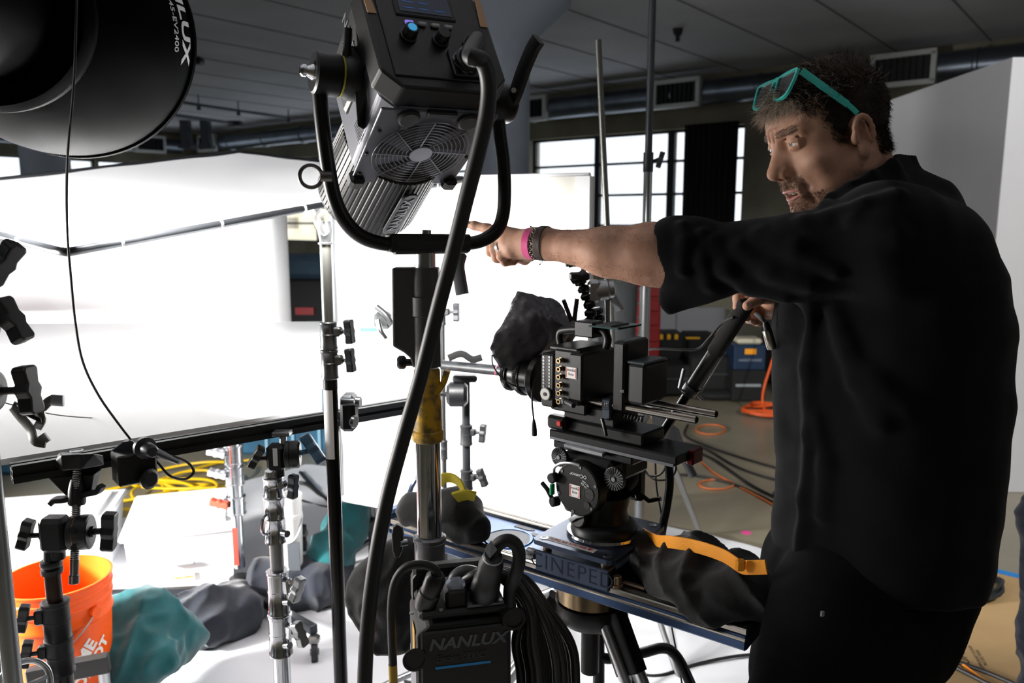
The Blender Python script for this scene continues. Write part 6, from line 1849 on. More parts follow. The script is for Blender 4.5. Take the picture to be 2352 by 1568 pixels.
# ================================================================ GRIP GEAR
def tknob(parent, c, d, w_, m, wing=None, stem=.018, name='tee_handle'):
    """T-handle: stem along d from c, winged grip of length w_ across (wing direction)"""
    d = nrmz(d); wing = nrmz(wing if wing is not None else (0, 0, 1))
    e = Vector(c) + d * stem
    M = frame(e, x=wing, z=d)
    h = w_ / 2; t_ = w_ * .21
    poly = [(-h, -t_ * .7), (-h * .85, -t_), (-h * .3, -t_ * .8), (0, -t_ * 1.15), (h * .3, -t_ * .8), (h * .85, -t_), (h, -t_ * .7), (h, t_ * .7), (h * .85, t_), (h * .3, t_ * .8), (0, t_ * 1.15), (-h * .3, t_ * .8), (-h * .85, t_), (-h, t_ * .7)]
    mb = MB(M).prism(poly, 0, w_ * .32)
    o = mb.build(name, m, parent, bevel=w_ * .04)
    MB().cyl(c, e + d * .002, w_ * .085, n=12).lathe(c, d, [(0, w_ * .14), (.005, w_ * .14)], 14).build('handle_stem', m, o)
    return o
def legs3(t, c, r_, h_, m, a0=30, rad=.011, turtle=False):
    for k in range(3):
        a = R(a0 + 120 * k); e = Vector((c.x + math.cos(a) * r_, c.y + math.sin(a) * r_, rad + .003))
        MB().tube(bez([Vector((c.x, c.y, h_)), Vector((c.x + math.cos(a) * r_ * .3, c.y + math.sin(a) * r_ * .3, h_ * .75)), e + Vector((-math.cos(a) * .08, -math.sin(a) * .08, .02)), e], 5), rad, 10).build('leg', m, t)
def collar(t, c, r_, h_, m, kd, wing=None, kw=.05, km=None, nm='collar'):
    o = MB().lathe(Vector(c), (0, 0, -1), [(0, r_ * .92), (.002, r_ * 1.08), (.007, r_ * 1.08), (.009, r_), (h_ * .45, r_), (h_ * .46, r_ * 1.04), (h_ * .5, r_ * 1.04), (h_ * .51, r_), (h_ - .007, r_), (h_ - .005, r_ * 1.06), (h_, r_ * 1.06)], 28).build(nm, m, t)
    if kd is not None:
        kd = nrmz(kd); cc_ = Vector(c) - Vector((0, 0, h_ * .35))
        MB(frame(cc_ + kd * r_, x=kd, z=(0, 0, 1))).box((.004, 0, 0), (.018, .02, h_ * .35), ch=.004).build('boss', m, o)
        tknob(o, cc_ + kd * (r_ + .006), kd, kw, km or m, wing)
    return o
bsteel = mat('chrome_stand', '#c4c6ca', .16, 1.0)
gsteel = mat('dull_alu_tube', '#8f9192', .3, .85)
# ---- black baby stand with grip head, lower left
X0, Y0 = P(128, 1400, 1.45).x, 1.45
def q1(py, px=128, Y=1.45): return P(px, py, Y)
t = thing('grip_stand', 'black steel stand with a grip head clamping the end of the black rail, lower left', 'grip stand', (X0, Y0, 0))
def tubez(t, name, m, x, y, z0, z1, r_, n=24): return MB().cyl((x, y, z0), (x, y, z1), r_, n=n).build(name, m, t)
zz = lambda py: q1(py).z
tubez(t, 'upper_riser', mat('worn_black_riser', '#3a2b24', .35, .7), X0, Y0, zz(1600), zz(1300), .0145)
tubez(t, 'lower_tube', mat('gloss_black_paint', '#08080a', .2, .2), X0, Y0, .14, zz(1500), .0205)
MB().lathe((X0, Y0, zz(1318)), (0, 0, 1), [(0, .012), (.002, .019), (.012, .020), (.014, .016), (.02, .020), (.028, .019), (.03, .013), (.05, .011)], 24).build('socket_ring', cast, t)
for (py, hh2, kx) in ((1378, .085, (-1, -.35, 0)), (1462, .075, (-1, -.4, 0))):
    collar(t, (X0, Y0, zz(py)), .024, hh2, cast, kx, wing=(.25, 0, 1), kw=.055, km=cast)
legs3(t, Vector((X0, Y0, 0)), .42, .22, cast, a0=150)
# grip head
gcn = P(128, 1225, 1.45)
MB(frame(gcn, x=(1, 0, 0), z=(0, 0, 1))).box((0, 0, 0), (.05, .04, .068), ch=.008).cyl((0, 0, -.05), (0, 0, -.03), .014, n=18).build('head_body', cast, t)
disc_d = nrmz((1, .15, 0))
gd = gcn + disc_d * .026
MB().lathe(gd, disc_d, [(0, .026), (.002, .033), (.012, .033), (.013, .031), (.0135, .033), (.026, .0335), (.036, .033), (.038, .029)], 40).build('grip_plates', cast, t)
MB().lathe(gd + disc_d * .0128, disc_d, [(0, .0338), (.0012, .0338)], 40, caps=False).build('friction_washer', mat('copper_washer', '#9a6138', .4, .7), t)
for sg in (-1, 1): MB().lathe(gd + disc_d * .022 + Vector((0, -.0325, .018 * sg)), (0, -1, 0), [(0, .006), (.0015, .006)], 16).build('pin_hole', MATS['void_black'], t)
tknob(t, gd + disc_d * .038, disc_d, .075, cast, wing=(.12, 0, 1), stem=.02)
tknob(t, gcn + Vector((-.025, 0, -.003)), (-1, -.1, -.02), .06, cast, wing=(.35, 0, 1), stem=.022)
# threaded rod through the head, wing collar, beam clamp
pr = P(178, 1060, 1.48); pr2 = P(170, 1340, 1.44)
t = thing('rail_clamp', 'black beam clamp on a threaded steel rod holding the near end of the rail', 'clamp', pr)
dr = nrmz(pr - pr2); Lr = (pr - pr2).length
prof = []
n_t = 90
for k in range(n_t):
    z = .045 + (Lr - .05) * k / n_t; prof += [(z, .0072 if k % 2 else .0086)]
MB().lathe(pr2, dr, [(0, .0085), (.001, .0095), (.016, .0095), (.017, .008), (.045, .008)] + prof + [(Lr, .0075)], 16).build('threaded_rod', mat('thread_steel', '#8a8886', .3, 1.0), t)
wc = P(177, 1140, 1.475)
for sg, dz_ in ((-1, -.008), (1, .014)):
    MB().tube(bez([wc + Vector((sg * .008, 0, 0)), wc + Vector((sg * .022, -.004, dz_ * .5)), wc + Vector((sg * .042, -.002, dz_ * .8)), wc + Vector((sg * .05, -.002, dz_ * 1.6))], 5), .007, 10, flat=(.0055, .009), up=(0, 0, 1)).build('wing', cast, t)
MB().lathe(wc - dr * .016, dr, [(0, .014), (.004, .016), (.03, .016), (.045, .0135), (.05, .012)], 24).build('wing_nut', cast, t)
cl = P(178, 1052, 1.48)
hull('clamp_top', [cl + Vector(q) for q in ((-.05, .0, -.012), (-.045, .02, .006), (-.015, -.028, .014), (.02, -.028, .016), (.038, -.01, .012), (.04, .02, .0), (.02, -.026, -.014), (-.015, -.028, -.016), (-.05, .02, -.016), (.04, .02, -.02))], cast, t, .002)
hull('clamp_foot', [cl + Vector(q) for q in ((-.062, .0, -.038), (.028, .0, -.034), (.03, .03, -.03), (-.062, .03, -.036), (-.03, .0, -.075), (.02, .0, -.07), (.02, .02, -.07), (-.03, .02, -.072))], cast, t, .002)
MB().lathe(cl + Vector((.004, -.008, .0165)), (0, 0, 1), [(0, .012), (.0015, .012), (.0015, .010), (.0005, .010)], 24).build('rod_cap', steel, t)
# wedge clamp further along the rail, with ratchet handle
wl = P(318, 1040, 1.505)
t = thing('rail_clamp', 'black quick clamp with a tapered ratchet lever biting the rail where the thin cable ends', 'clamp', wl)
MB(frame(wl, x=tb, z=(0, 0, 1))).box((-.012, -.012, -.02), (.07, .055, .06), ch=.003).build('clamp_block', alu_dark, t)
hull('hook', [wl + Vector(q) for q in ((-.045, -.02, .01), (-.02, -.02, .028), (.0, -.02, .03), (.008, -.02, .0), (-.01, -.02, -.01), (-.045, .01, .01), (-.02, .01, .028), (.008, .01, .0), (-.01, .01, -.01))], mat('violet_grey', '#3c3b44', .4, .4), t, .002)
hd = nrmz((.6, -.6, 0))
MB().lathe(wl + Vector((.02, -.02, .018)), hd, [(0, .02), (.012, .021), (.014, .014), (.045, .012), (.048, .009)], 24).build('ratchet_hub', mat('hub_grey', '#3b3d40', .35, .6), t)
MB().tube([wl + Vector((.045, -.04, .018)), wl + Vector((.07, -.045, .008)), wl + Vector((.10, -.05, -.004))], [.009, .0075, .004], 10).build('ratchet_lever', mat('lever_steel', '#6b6d70', .35, .8), t)
MB().lathe(wl + Vector((.03, -.035, -.04)), (1, -.5, 0), [(0, .018), (.008, .02), (.012, .014)], 20).build('lower_knob', blackp, t)
# ---- left-edge stand with three tee handles and a metal spring clamp
XE, YE = P(-60, 700, 1.25).x, 1.25
t = thing('grip_stand', 'stand at the far left edge of which three black tee handles reach into view', 'grip stand', (XE, YE, 0))
tubez(t, 'riser', gsteel, XE, YE, .2, 2.1, .0145)
for py, px, w_, wing, d in ((598, 2, .075, (.55, .1, .75), (1, -.2, .1)), (742, 20, .075, (-.45, .0, .9), (1, -.15, 0)), (898, 52, .078, (-.1, 0, 1), (1, -.1, .05))):
    c = P(px, py, 1.25); b = Vector((XE, YE, c.z))
    MB().lathe(b - Vector((.03, 0, 0)), (1, 0, 0), [(0, .03), (.02, .033), (.05, .033), (.052, .028)], 28).build('grip_head', cast, t)
    dd_ = c - b - Vector((.022, 0, 0))
    tknob(t, b + Vector((.022, 0, 0)), d, w_, blackp, wing, stem=dd_.length)
legs3(t, Vector((XE, YE, 0)), .4, .25, bsteel)
sc = P(78, 950, 1.5)
t = thing('spring_clamp', 'metal spring clamp with bent steel handles hanging at the left edge of the table', 'clamp', sc)
zs = mat('zinc_plate', '#8b8a86', .25, .9)
for pts in ([P(30, 935, 1.5), P(45, 955, 1.5), P(70, 985, 1.49), P(80, 1012, 1.48), P(105, 1018, 1.48)], [P(30, 930, 1.51), P(60, 945, 1.51), P(92, 940, 1.51), P(118, 918, 1.51), P(145, 922, 1.51)], [P(92, 945, 1.5), P(95, 965, 1.5), P(84, 985, 1.49)]):
    MB().tube(bez(pts, 5), .006, 10, flat=(.0022, .009), up=(0, -1, 0)).build('jaw', zs, t)
MB().tube([P(60 + k * 1.1, 950 + (2 if k % 2 else -2) * 2.2 + k * .5, 1.49) for k in range(32)], .0016, 6).build('spring', mat('spring_dark', '#2d2c2b', .4, .8), t)
for a_, b_ in (((92, 1000), (106, 1018)), ((118, 918), (146, 920))):
    MB().tube([P(*a_, 1.487), P(*b_, 1.487)], .007, 10, flat=(.0035, .011), up=(0, -1, 0)).build('grip_tip', mat('tip_grey', '#9fa1a6', .3, .7), t)
tag(MB().tube(bez([P(-20, 915, 1.6), P(30, 930, 1.6), P(90, 945, 1.65), P(150, 955, 1.7), P(230, 960, 1.8), P(320, 960, 1.95)], 6), .0012, 6).build('thin_wire', blackr), 'fine dark wire stretched from the spring clamp across the white table', 'wire')
# big silver wheel at bottom left corner
c = P(52, 1545, 1.28)
t = thing('crank_stand', 'bright metal crank stand with a round hand wheel in the bottom left corner', 'stand', (P(5, 1500, 1.3).x, 1.3, 0))
x5 = P(2, 1500, 1.3).x
tubez(t, 'column', bsteel, x5, 1.3, .1, P(2, 1360, 1.3).z, .013)
MB().lathe((x5, 1.3, P(2, 1548, 1.3).z), (0, 0, -1), [(0, .018), (.004, .022), (.03, .022), (.034, .026), (.2, .026)], 24).build('collar', bsteel, t)
wd = nrmz((.75, -.6, .25)); 
x_, y_, d_ = orth(wd)
wc_ = c + Vector((.0, 0, -.025))
MB().tube([wc_ + (x_ * math.cos(a) + y_ * math.sin(a)) * .042 for a in [2 * math.pi * k / 36 for k in range(36)]], .0055, 10, closed=True).build('hand_wheel', mat('cast_alu_bright', '#b5b7b9', .3, .9), t)
for k in range(3):
    a = k * 2.09; MB().tube([wc_, wc_ + (x_ * math.cos(a) + y_ * math.sin(a)) * .04], .004, 8).build('wheel_spoke', MATS['cast_alu_bright'], t)
legs3(t, Vector((x5, 1.3, 0)), .35, .2, bsteel, a0=70)
# ---- chrome stand in the middle with black grip head
X1, Y1 = P(632, 1200, 1.72).x, 1.72
z1 = lambda py: P(632, py, Y1).z
t = thing('chrome_stand', 'chrome combo stand with tee handles and a black grip head under the rail', 'light stand', (X1, Y1, 0))
tubez(t, 'lower_tube', bsteel, X1, Y1, .16, z1(1480), .0195)
tubez(t, 'middle_tube', gsteel, X1, Y1, z1(1420), z1(1240), .0155)
tubez(t, 'upper_tube', bsteel, X1, Y1, z1(1240), z1(1080), .017)
for py, hh2, r_, kd in ((1300, .0, 0, None),):
    pass
collar(t, (X1, Y1, z1(1092)), .021, .05, bsteel, (1, -.4, 0), wing=(.1, 0, 1), kw=.055, km=mat('dark_chrome', '#5c5e62', .25, 1.0))
collar(t, (X1, Y1, z1(1137)), .0225, .11, bsteel, None)
MB().tube(bez([P(612, 1180, 1.70), P(603, 1195, 1.69), P(603, 1222, 1.69), P(614, 1228, 1.70)], 5), .0035, 8).build('lock_loop', bsteel, t)
MB().cyl(P(650, 1224, 1.70), P(660, 1226, 1.69), .008, n=14).build('bolt', steel, t)
collar(t, (X1, Y1, z1(1308)), .024, .105, bsteel, (1, -.5, .1), wing=(.35, 0, 1), kw=.06, km=gsteel)
collar(t, (X1, Y1, z1(1408)), .0255, .10, bsteel, (1, -.5, -.1), wing=(-.3, 0, 1), kw=.06, km=gsteel)
for py in (1383, 1482): MB().cyl(P(655, py, 1.70), P(666, py, 1.69), .008, n=14).build('bolt', steel, t)
legs3(t, Vector((X1, Y1, 0)), .45, .2, bsteel, a0=200)
g = P(640, 1048, 1.72)
MB(frame(g, x=(1, 0, 0), z=(0, 0, 1))).box((-.004, 0, 0), (.04, .036, .058), ch=.007).cyl((0, 0, -.045), (0, 0, -.02), .012, n=18).build('head_body', cast, t)
MB(frame(g, x=(1, 0, 0), z=(0, 0, 1))).box((-.002, -.0185, .004), (.01, .001, .04)).build('barcode_label', MATS['sticker_white'], t)
MB().lathe(g + Vector((.014, 0, .004)), disc_d, [(0, .024), (.002, .031), (.011, .031), (.012, .029), (.0125, .031), (.03, .031), (.034, .026)], 36).build('grip_plates', cast, t)
tknob(t, g + Vector((.045, .0, .008)), (1, .1, .1), .075, mat('blue_grey_handle', '#3f5a70', .4, .2), wing=(.45, -.2, -.6), stem=.022)
tknob(t, g + Vector((-.022, -.005, -.002)), (-1, -.3, 0), .055, cast, wing=(.5, 0, .8), stem=.018)
MB().cyl(P(650, 1020, 1.73), P(650, 990, 1.74), .008, n=14).box(P(648, 994, 1.74), (.04, .03, .01), ch=.002).build('table_pin', gsteel, t)
# ---- farther chrome stand with casters
X2, Y2 = P(545, 1200, 3.1).x, 3.1
z2 = lambda py: P(545, py, Y2).z
t = thing('chrome_stand', 'farther chrome rolling stand with a red marked tube and caster legs', 'light stand', (X2, Y2, 0))
tubez(t, 'tube', bsteel, X2, Y2, .18, z2(1180), .0225)
tubez(t, 'upper_tube', bsteel, X2, Y2, z2(1180), 1.10, .03)
for py, km in ((1022, bsteel), (1070, bsteel), (1138, mat('red_handle', '#b8482e', .5))):
    collar(t, (X2, Y2, z2(py)), .036, .075, bsteel, (-1, -.4, .15), wing=(1, 0, -.25), kw=.075, km=km)
MB().box((X2 - .004, Y2 - .0225, z2(1250)), (.02, .003, .16)).build('red_decal', mat('decal_red', '#b3392a', .5), t)
hubc = Vector((X2, Y2, z2(1352)))
MB().lathe(hubc, (0, 0, 1), [(0, .03), (.01, .045), (.05, .045), (.06, .028)], 24).build('leg_hub', blackp, t)
for k, e in enumerate((PZ(722, 1446, .13), Vector((X2 - .5, Y2 - .15, .13)), Vector((X2 + .12, Y2 + .55, .13)))):
    lg_ = MB(frame((hubc + e) / 2, x=e - hubc, z=(0, 0, 1))).box((0, 0, 0), ((e - hubc).length, .03, .035), ch=.003).build('leg', mat('leg_gunmetal', '#33363b', .35, .7), t)
    w_ = MB().lathe((e.x - .012, e.y - .01, .048), (1, .25, 0), [(0, .040), (.003, .045), (.021, .045), (.024, .040)], 28).build('caster', mat('caster_rubber', '#24262a', .5), t)
    MB().box((e.x, e.y - .01, .10), (.04, .04, .03), ch=.008).lathe((e.x - .016, e.y - .01, .048), (1, .25, 0), [(0, .012), (.032, .012)], 14).build('caster_fork', zs, w_)
# ---- black pole stand with the white marking
X3, Y3 = P(763, 1000, 1.72).x, 1.72
z3 = lambda py: P(763, py, Y3).z
t = thing('pole_stand', 'tall thin stand with black pole, white marking tape and silver collars', 'light stand', (X3, Y3, 0))
tubez(t, 'black_pole', mat('pole_black', '#0a090a', .2, .3), X3, Y3, .05, z3(870), .0157)
mb = MB(); rr_ = .0162; vs = []; fs = []
for q, z in enumerate((z3(1050), z3(893))):
    for k in range(13):
        a = R(195 + k * 8.5); vs.append((X3 + rr_ * math.cos(a), Y3 + rr_ * math.sin(a), z))
for k in range(12): fs.append((k, k + 1, 14 + k, 13 + k))
mb.add(vs, fs, True).build('white_tape', mat('white_tape', '#f0f0ef', .6), t)
MB().lathe((X3, Y3, z3(893)), (0, 0, 1), [(0, .0163), (.02, .0163)], 24, caps=False).build('dark_band', alu_dark, t)
cg3 = mat('satin_grey_collar', '#6a6c6e', .28, .85)
for py, hh2 in ((738, .06), (802, .064)):
    collar(t, (X3, Y3, z3(py)), .0185, hh2, cg3, (1, -.3, 0), wing=(-.08, 0, 1), kw=.052, km=mat('dark_casting', '#3b3d3f', .35, .8))
tubez(t, 'upper_tube', mat('brushed_tube', '#8c8d88', .3, .9), X3, Y3, z3(740), z3(560), .0125)
MB().lathe((X3, Y3, z3(562)), (0, 0, 1), [(0, .0125), (.001, .0155), (.005, .0155), (.006, .0125), (.03, .016), (.05, .014)], 24).build('top_collar', cg3, t)
MB().tube(bez([P(748, 535, 1.71), P(735, 520, 1.70), P(728, 500, 1.70), P(742, 485, 1.71)], 5), .009, 10).build('plastic_wrap', mat('clear_plastic', '#d9dde2', .12, spec=.9, alpha=.5), t)
a_, b_ = P(700, 492, 1.75), P(722, 487, 1.75)
MB().cyl(a_, b_, .006, n=12).build('check_tape', mat('check_tape', '#e9e9e9', .7), t)
legs3(t, Vector((X3, Y3, 0)), .45, .2, blackp, a0=250)
# clamp joining the pole and the rail
c = P(802, 945, 1.78)
t = thing('tube_clamp', 'steel clamp gripping the rail just right of the black pole', 'clamp', c)
MB().box(c, (.035, .05, .085), ch=.008).build('clamp_body', mat('gun_casting', '#2c2e31', .4, .7, bump=.1, bump_scale=120), t)
MB().lathe(P(785, 922, 1.76), (1, -.1, 0), [(0, .010), (.03, .009), (.034, .013), (.044, .012)], 20).build('clamp_bolt', cg3, t)
MB().lathe(P(806, 968, 1.75), (1, -.3, 0), [(0, .008), (.006, .015), (.012, .013)], 20).build('thumb_screw', cg3, t)
# left side handles of that stand seen as grey shapes
for py in (820, 915):
    c = P(745, py, 1.8)
    tag(MB(frame(c, x=(1, 0, 0), z=(0, 0, 1))).box((0, 0, 0), (.014, .02, .06), ch=.005).build('paddle_handle', mat('paddle_blue_grey', '#6d7d8e', .4, .4)), 'small grey paddle handle left of the pole collars, %s of two' % ('upper' if py == 820 else 'lower'), 'handle')
# ---- stands to the right of the combo stand
def side_stand(px, Y, py_top, pw, label, cols, m, a0):
    x = P(px, 900, Y).x
    t = thing('light_stand', label, 'light stand', (x, Y, 0))
    zt = P(px, py_top, Y).z
    tubez(t, 'tube', m, x, Y, .15, zt, pxm(pw / 2, Y))
    for py, kd, wing in cols:
        collar(t, (x, Y, P(px, py, Y).z), pxm(pw * .72, Y), .06, mat('matte_collar', '#2b2c2e', .5, .3), kd, wing=wing, kw=.055, km=mat('matte_knob', '#26272a', .5, .3))
    legs3(t, Vector((x, Y, 0)), .4, .2, m, a0=a0)
    return t
dtube = mat('dark_grey_tube', '#3a3d40', .4, .6)
t = side_stand(1070, 2.25, 862, 20, 'dark grey stand holding the horizontal boom, right of the combo stand', [(975, (1, -.3, 0), (.1, 0, 1)), (1078, (1, -.4, 0), (-.35, 0, 1))], dtube, 10)
c = P(1050, 905, 2.22)
MB().lathe(c - Vector((.03, 0, 0)), (1, 0, 0), [(0, .025), (.01, .036), (.05, .036), (.06, .025)], 28).build('grip_head', cast, t)
tknob(t, c + Vector((-.03, 0, 0)), (-1, -.3, 0), .05, cast, wing=(0, 0, 1))
MB().box(P(1068, 868, 2.22), (.07, .04, .02), ch=.005).build('boom_saddle', cast, t)
side_stand(1018, 2.35, 640, 12, 'slim grey stand directly behind the combo stand post', [(700, (1, -.2, 0), (0, 0, 1)), (1010, None, None)], cg3, 50)
t = thing('boom_pipe', 'black horizontal boom pipe pointing at the camera lens', 'boom', P(1100, 845, 2.1))
MB().cyl(P(1018, 838, 2.2), P(1170, 853, 2.02), .0145, n=24).build('pipe', mat('boom_black', '#1d1f22', .35, .4), t)
MB().cyl(P(1137, 849, 2.05), P(1142, 850, 2.05), .0152, n=24).build('pink_band', mat('dusty_pink', '#b8556c', .6), t)
MB().cyl(P(1168, 853, 2.02), P(1225, 858, 1.92), .0185, .018, n=24, ch=.002).build('pipe_sleeve', mat('boom_black', '#1d1f22', .35, .4), t)
MB().tube(bez([P(1030, 822, 2.1), P(1060, 812, 2.1), P(1085, 825, 2.1), P(1107, 820, 2.1)], 4), .007, 8, flat=(.006, .01)).build('quick_lever', blackp, t)
# clamp on the bounce seen left of the combo casting
c = P(880, 735, 2.3)
t = thing('grip_clamp', 'chrome and black grip clamp seen against the white cloth, left of the grey casting', 'clamp', c)
MB().box(c, (.05, .04, .05), ch=.01).build('clamp_body', cast, t)
MB().tube(bez([P(865, 705, 2.28), P(885, 722, 2.27), P(900, 745, 2.27)], 4), .009, 10).build('clamp_arm', cast, t)
MB().tube(bez([P(868, 735, 2.27), P(874, 760, 2.26), P(886, 778, 2.26)], 4), .009, 10).build('chrome_hook', chrome, t)
MB().box(P(848, 757, 2.3), (.05, .012, .01)).build('green_tip', mat('green_plastic', '#1d7a45', .5), t)
# ---- poles at the right behind the rig
t = thing('light_stand', 'thin grey upright pole leaning slightly behind the rig, its top end in view', 'pole', P(1400, 700, 2.5))
_a, _b = P(1374, 92, 2.4), P(1400, 640, 2.4); _f = _a + (_b - _a) * (_a.z / (_a.z - _b.z))
MB().cyl(_a, _f, pxm(7, 2.4), n=16).build('rod', mat('warm_grey_tube', '#6e6e6a', .35, .8), t)
x6 = P(1478, 800, 3.0)
t = thing('light_stand', 'tall silver stand going up out of the picture in front of the window', 'light stand', (x6.x, 3.0, 0))
tubez(t, 'lower_tube', gsteel, x6.x, 3.0, .1, P(1478, 660, 3.0).z, .021)
tubez(t, 'middle_tube', gsteel, x6.x, 3.0, P(1478, 700, 3.0).z, P(1490, 390, 3.0).z, .0165)
tubez(t, 'upper_tube', dtube, x6.x, 3.0, P(1490, 400, 3.0).z, 3.0, .0135)
MB().cyl((x6.x, 3.0, P(1490, 395, 3).z), (x6.x, 3.0, P(1490, 350, 3).z), .019, n=20).build('collar', dtube, t)
tknob(t, Vector((x6.x + .016, 3.0, P(1490, 370, 3).z)), (1, -.1, .4), .06, dtube, wing=(.3, 0, 1), stem=.02)
legs3(t, Vector((x6.x, 3.0, 0)), .5, .25, gsteel, a0=40)
# ---------------------------------------------------------------- BALLAST with cables
bbl = mat('ballast_black', '#060607', .55, bump=.08, bump_scale=250)
YB = 1.17
bo = P(1068, 1480, YB)
MBl = frame(bo, x=(.97, -.22 * -1.0, 0), z=(0, 0, 1))          # front face turned slightly to the left
BX = pxm(118, YB)
t = thing('power_ballast', 'black power supply box with a grip bar hanging on the combo stand', 'power supply', bo)
ztop = P(1068, 1415, YB).z - bo.z
MBl2 = MBl
hull('case', [MBl @ Vector(q) for q in [(-BX, 0, ztop - .03), (-BX + .02, 0, ztop - .01), (BX - .015, 0, ztop - .01), (BX, 0, ztop - .03), (-BX, .12, ztop - .02), (-BX + .02, .12, ztop + .0), (BX - .015, .12, ztop), (BX, .12, ztop - .02)] + [(x, y, -.36) for x in (-BX, BX) for y in (0, .12)]], bbl, t, .006)
cse = bpy.data.objects['case']
MB(MBl).box((.0, -.002, -.05), (BX * 1.86, .006, .16), ch=.003).build('front_panel', mat('panel_black2', '#060607', .45), t)
MB(MBl).box((-.0, .05, ztop + .002), (BX * 1.86, .09, .014), ch=.005).build('top_deck', mat('deck_black', '#101112', .5), t)
zh = P(1068, 1305, YB + .1).z - bo.z
MB(MBl).tube([(-BX + .012, .105, ztop - .01), (-BX + .012, .105, zh - .01), (-BX + .02, .105, zh)], .012, 10, flat=(.013, .01)).build('grip_post', bbl, t)
MB(MBl).tube([(BX - .012, .105, ztop - .01), (BX - .012, .105, zh - .01), (BX - .02, .105, zh)], .012, 10, flat=(.013, .01)).build('grip_post', bbl, t)
MB(MBl).box((0, .105, zh), (BX * 2 - .01, .024, .024), ch=.005).build('grip_bar', bbl, t)
# left side details
MSd = MBl @ frame((-BX - .0006, .06, 0), x=(0, -1, 0), z=(-1, 0, 0))
MB(MSd).box((.02, ztop - .055, 0.0005), (.035, .055, .001)).build('yellow_label', mat('label_yellow', '#c99b2a', .5), t)
mb = MB(MSd)
for i in range(7):
    for k in range(16):
        if True: mb.cyl((-.03 + i * .011 + (k % 2) * .0055, ztop - .11 - k * .0085, .0), (-.03 + i * .011 + (k % 2) * .0055, ztop - .11 - k * .0085, .0006), .0033, n=6)
gb = MB(MSd).box((.0, ztop - .175, 0.0), (.095, .16, .0012)).build('side_grille', mat('mesh_metal', '#a8aaab', .35, .8), t)
mbo = mb.build('grille_holes', MATS['void_black'], gb, weld=False)
MT2 = MBl @ frame((.0, -.0055, -.0), x=(1, 0, 0), z=(0, -1, 0))
text('NANLUX', MT2 @ Matrix.Translation((.003, .008, 0)), .026, print_g, t, name='printed_lettering', shear=.25, bold=.0008, sx=1.15)
text('Evoke 900C', MT2 @ Matrix.Translation((-.008, -.016, 0)), .016, mat('dim_grey_print', '#303236', .6), t, name='printed_lettering', shear=.15)
MB(MT2).box((-.004, -.031, 0), (.088, .004, .0006)).build('blue_line', mat('line_blue', '#1d86c9', .5), t)
MB(MT2).lathe((-.080, -.012, 0), (0, 0, 1), [(0, .019), (.002, .019), (.002, .016), (.0005, .015)], 32).build('round_socket', dark_ab, t)
MB(MT2).lathe((.078, .038, 0), (0, 0, 1), [(0, .019), (.003, .019), (.003, .015), (.0005, .014)], 32).build('round_socket', dark_ab, t)
mbx = MB(MBl)
MB(MBl).box((-.01, .03, ztop + .022), (.034, .034, .03), ch=.004).build('switch_block', bbl, t)
MB(MBl).box((-.01, .028, ztop + .042), (.03, .026, .018), ch=.007).build('switch_cover', mat('clear_cover', '#aab4c4', .08, spec=.9, alpha=.45), t)
MB(MBl).box((.035, .03, ztop + .012), (.06, .05, .004), ch=.001).build('connector_plate', mat('satin_plate2', '#6d6f71', .35, .8), t)
for sx in (-.025, .025):
    for sy in (-.02, .02): MB(MBl).lathe((.035 + sx, .03 + sy, ztop + .014), (0, 0, 1), [(0, .0035), (.002, .0035)], 12).build('screw', steel, t)
for sx in (-.082, -.036): MB(MBl).lathe((sx, .01, ztop + .009), (0, 0, 1), [(0, .0035), (.002, .0035), (.002, .002)], 12).build('screw', steel, t)
# connectors + cables on the ballast
dplug = mat('plug_black', '#0c0c0d', .42)
pL = MBl @ Vector((-.060, .03, ztop + .008))
t = thing('power_cable', 'black cable with a round plug on the left top of the power supply', 'cable', pL)
pl1 = P(1005, 1318, YB)
MB().lathe(pL, pl1 - pL, [(0, .016), (.01, .0175), (.03, .0175), (.032, .0155), (.06, .0165), ((pl1 - pL).length, .011)], 24).build('plug', dplug, t)
MB().tube(bez([pl1 - Vector((0, 0, .005)), P(998, 1306, YB), P(970, 1296, YB), P(932, 1303, YB), P(908, 1335, YB), P(899, 1390, YB), P(900, 1460, YB), P(903, 1540, YB), P(906, 1640, YB), P(915, 1800, YB)], 6), .0068, 12).build('wire', blackr, t)
MB().cyl(P(902, 1525, YB), P(904, 1575, YB), .0072, n=16).build('yellow_marker', mat('marker_yellow', '#b8952a', .5), t)
pR_ = MBl @ Vector((.035, .03, ztop + .014)); pr1 = P(1133, 1275, YB - .01)
t = thing('output_cable', 'thick black cable with a grey ring looping over the right top of the power supply', 'cable', pR_)
MB().lathe(pR_, pr1 - pR_, [(0, .0225), (.012, .024), (.045, .022), (.05, .019), (.085, .0195), ((pr1 - pR_).length, .014)], 28).build('plug', dplug, t)
MB().lathe(pR_ + (pr1 - pR_) * .80, pr1 - pR_, [(0, .0165), (.018, .0155)], 24).build('grey_ring', mat('ring_grey', '#a3a5a8', .5), t)
MB().tube(bez([pr1 - (pr1 - pR_) * .1, P(1140, 1255, YB), P(1165, 1240, YB), P(1188, 1255, YB), P(1192, 1290, YB), P(1182, 1325, YB + .01), P(1170, 1360, YB + .05), P(1175, 1430, YB + .1)], 6), .0105, 14).build('wire', blackr, t)
hull('side_flap', [P(1112, 1262, YB - .012), P(1128, 1240, YB - .012), P(1142, 1262, YB - .02), P(1125, 1282, YB - .02), P(1118, 1262, YB), P(1140, 1270, YB)], mat('flap_grey', '#4a4b4e', .5), t)
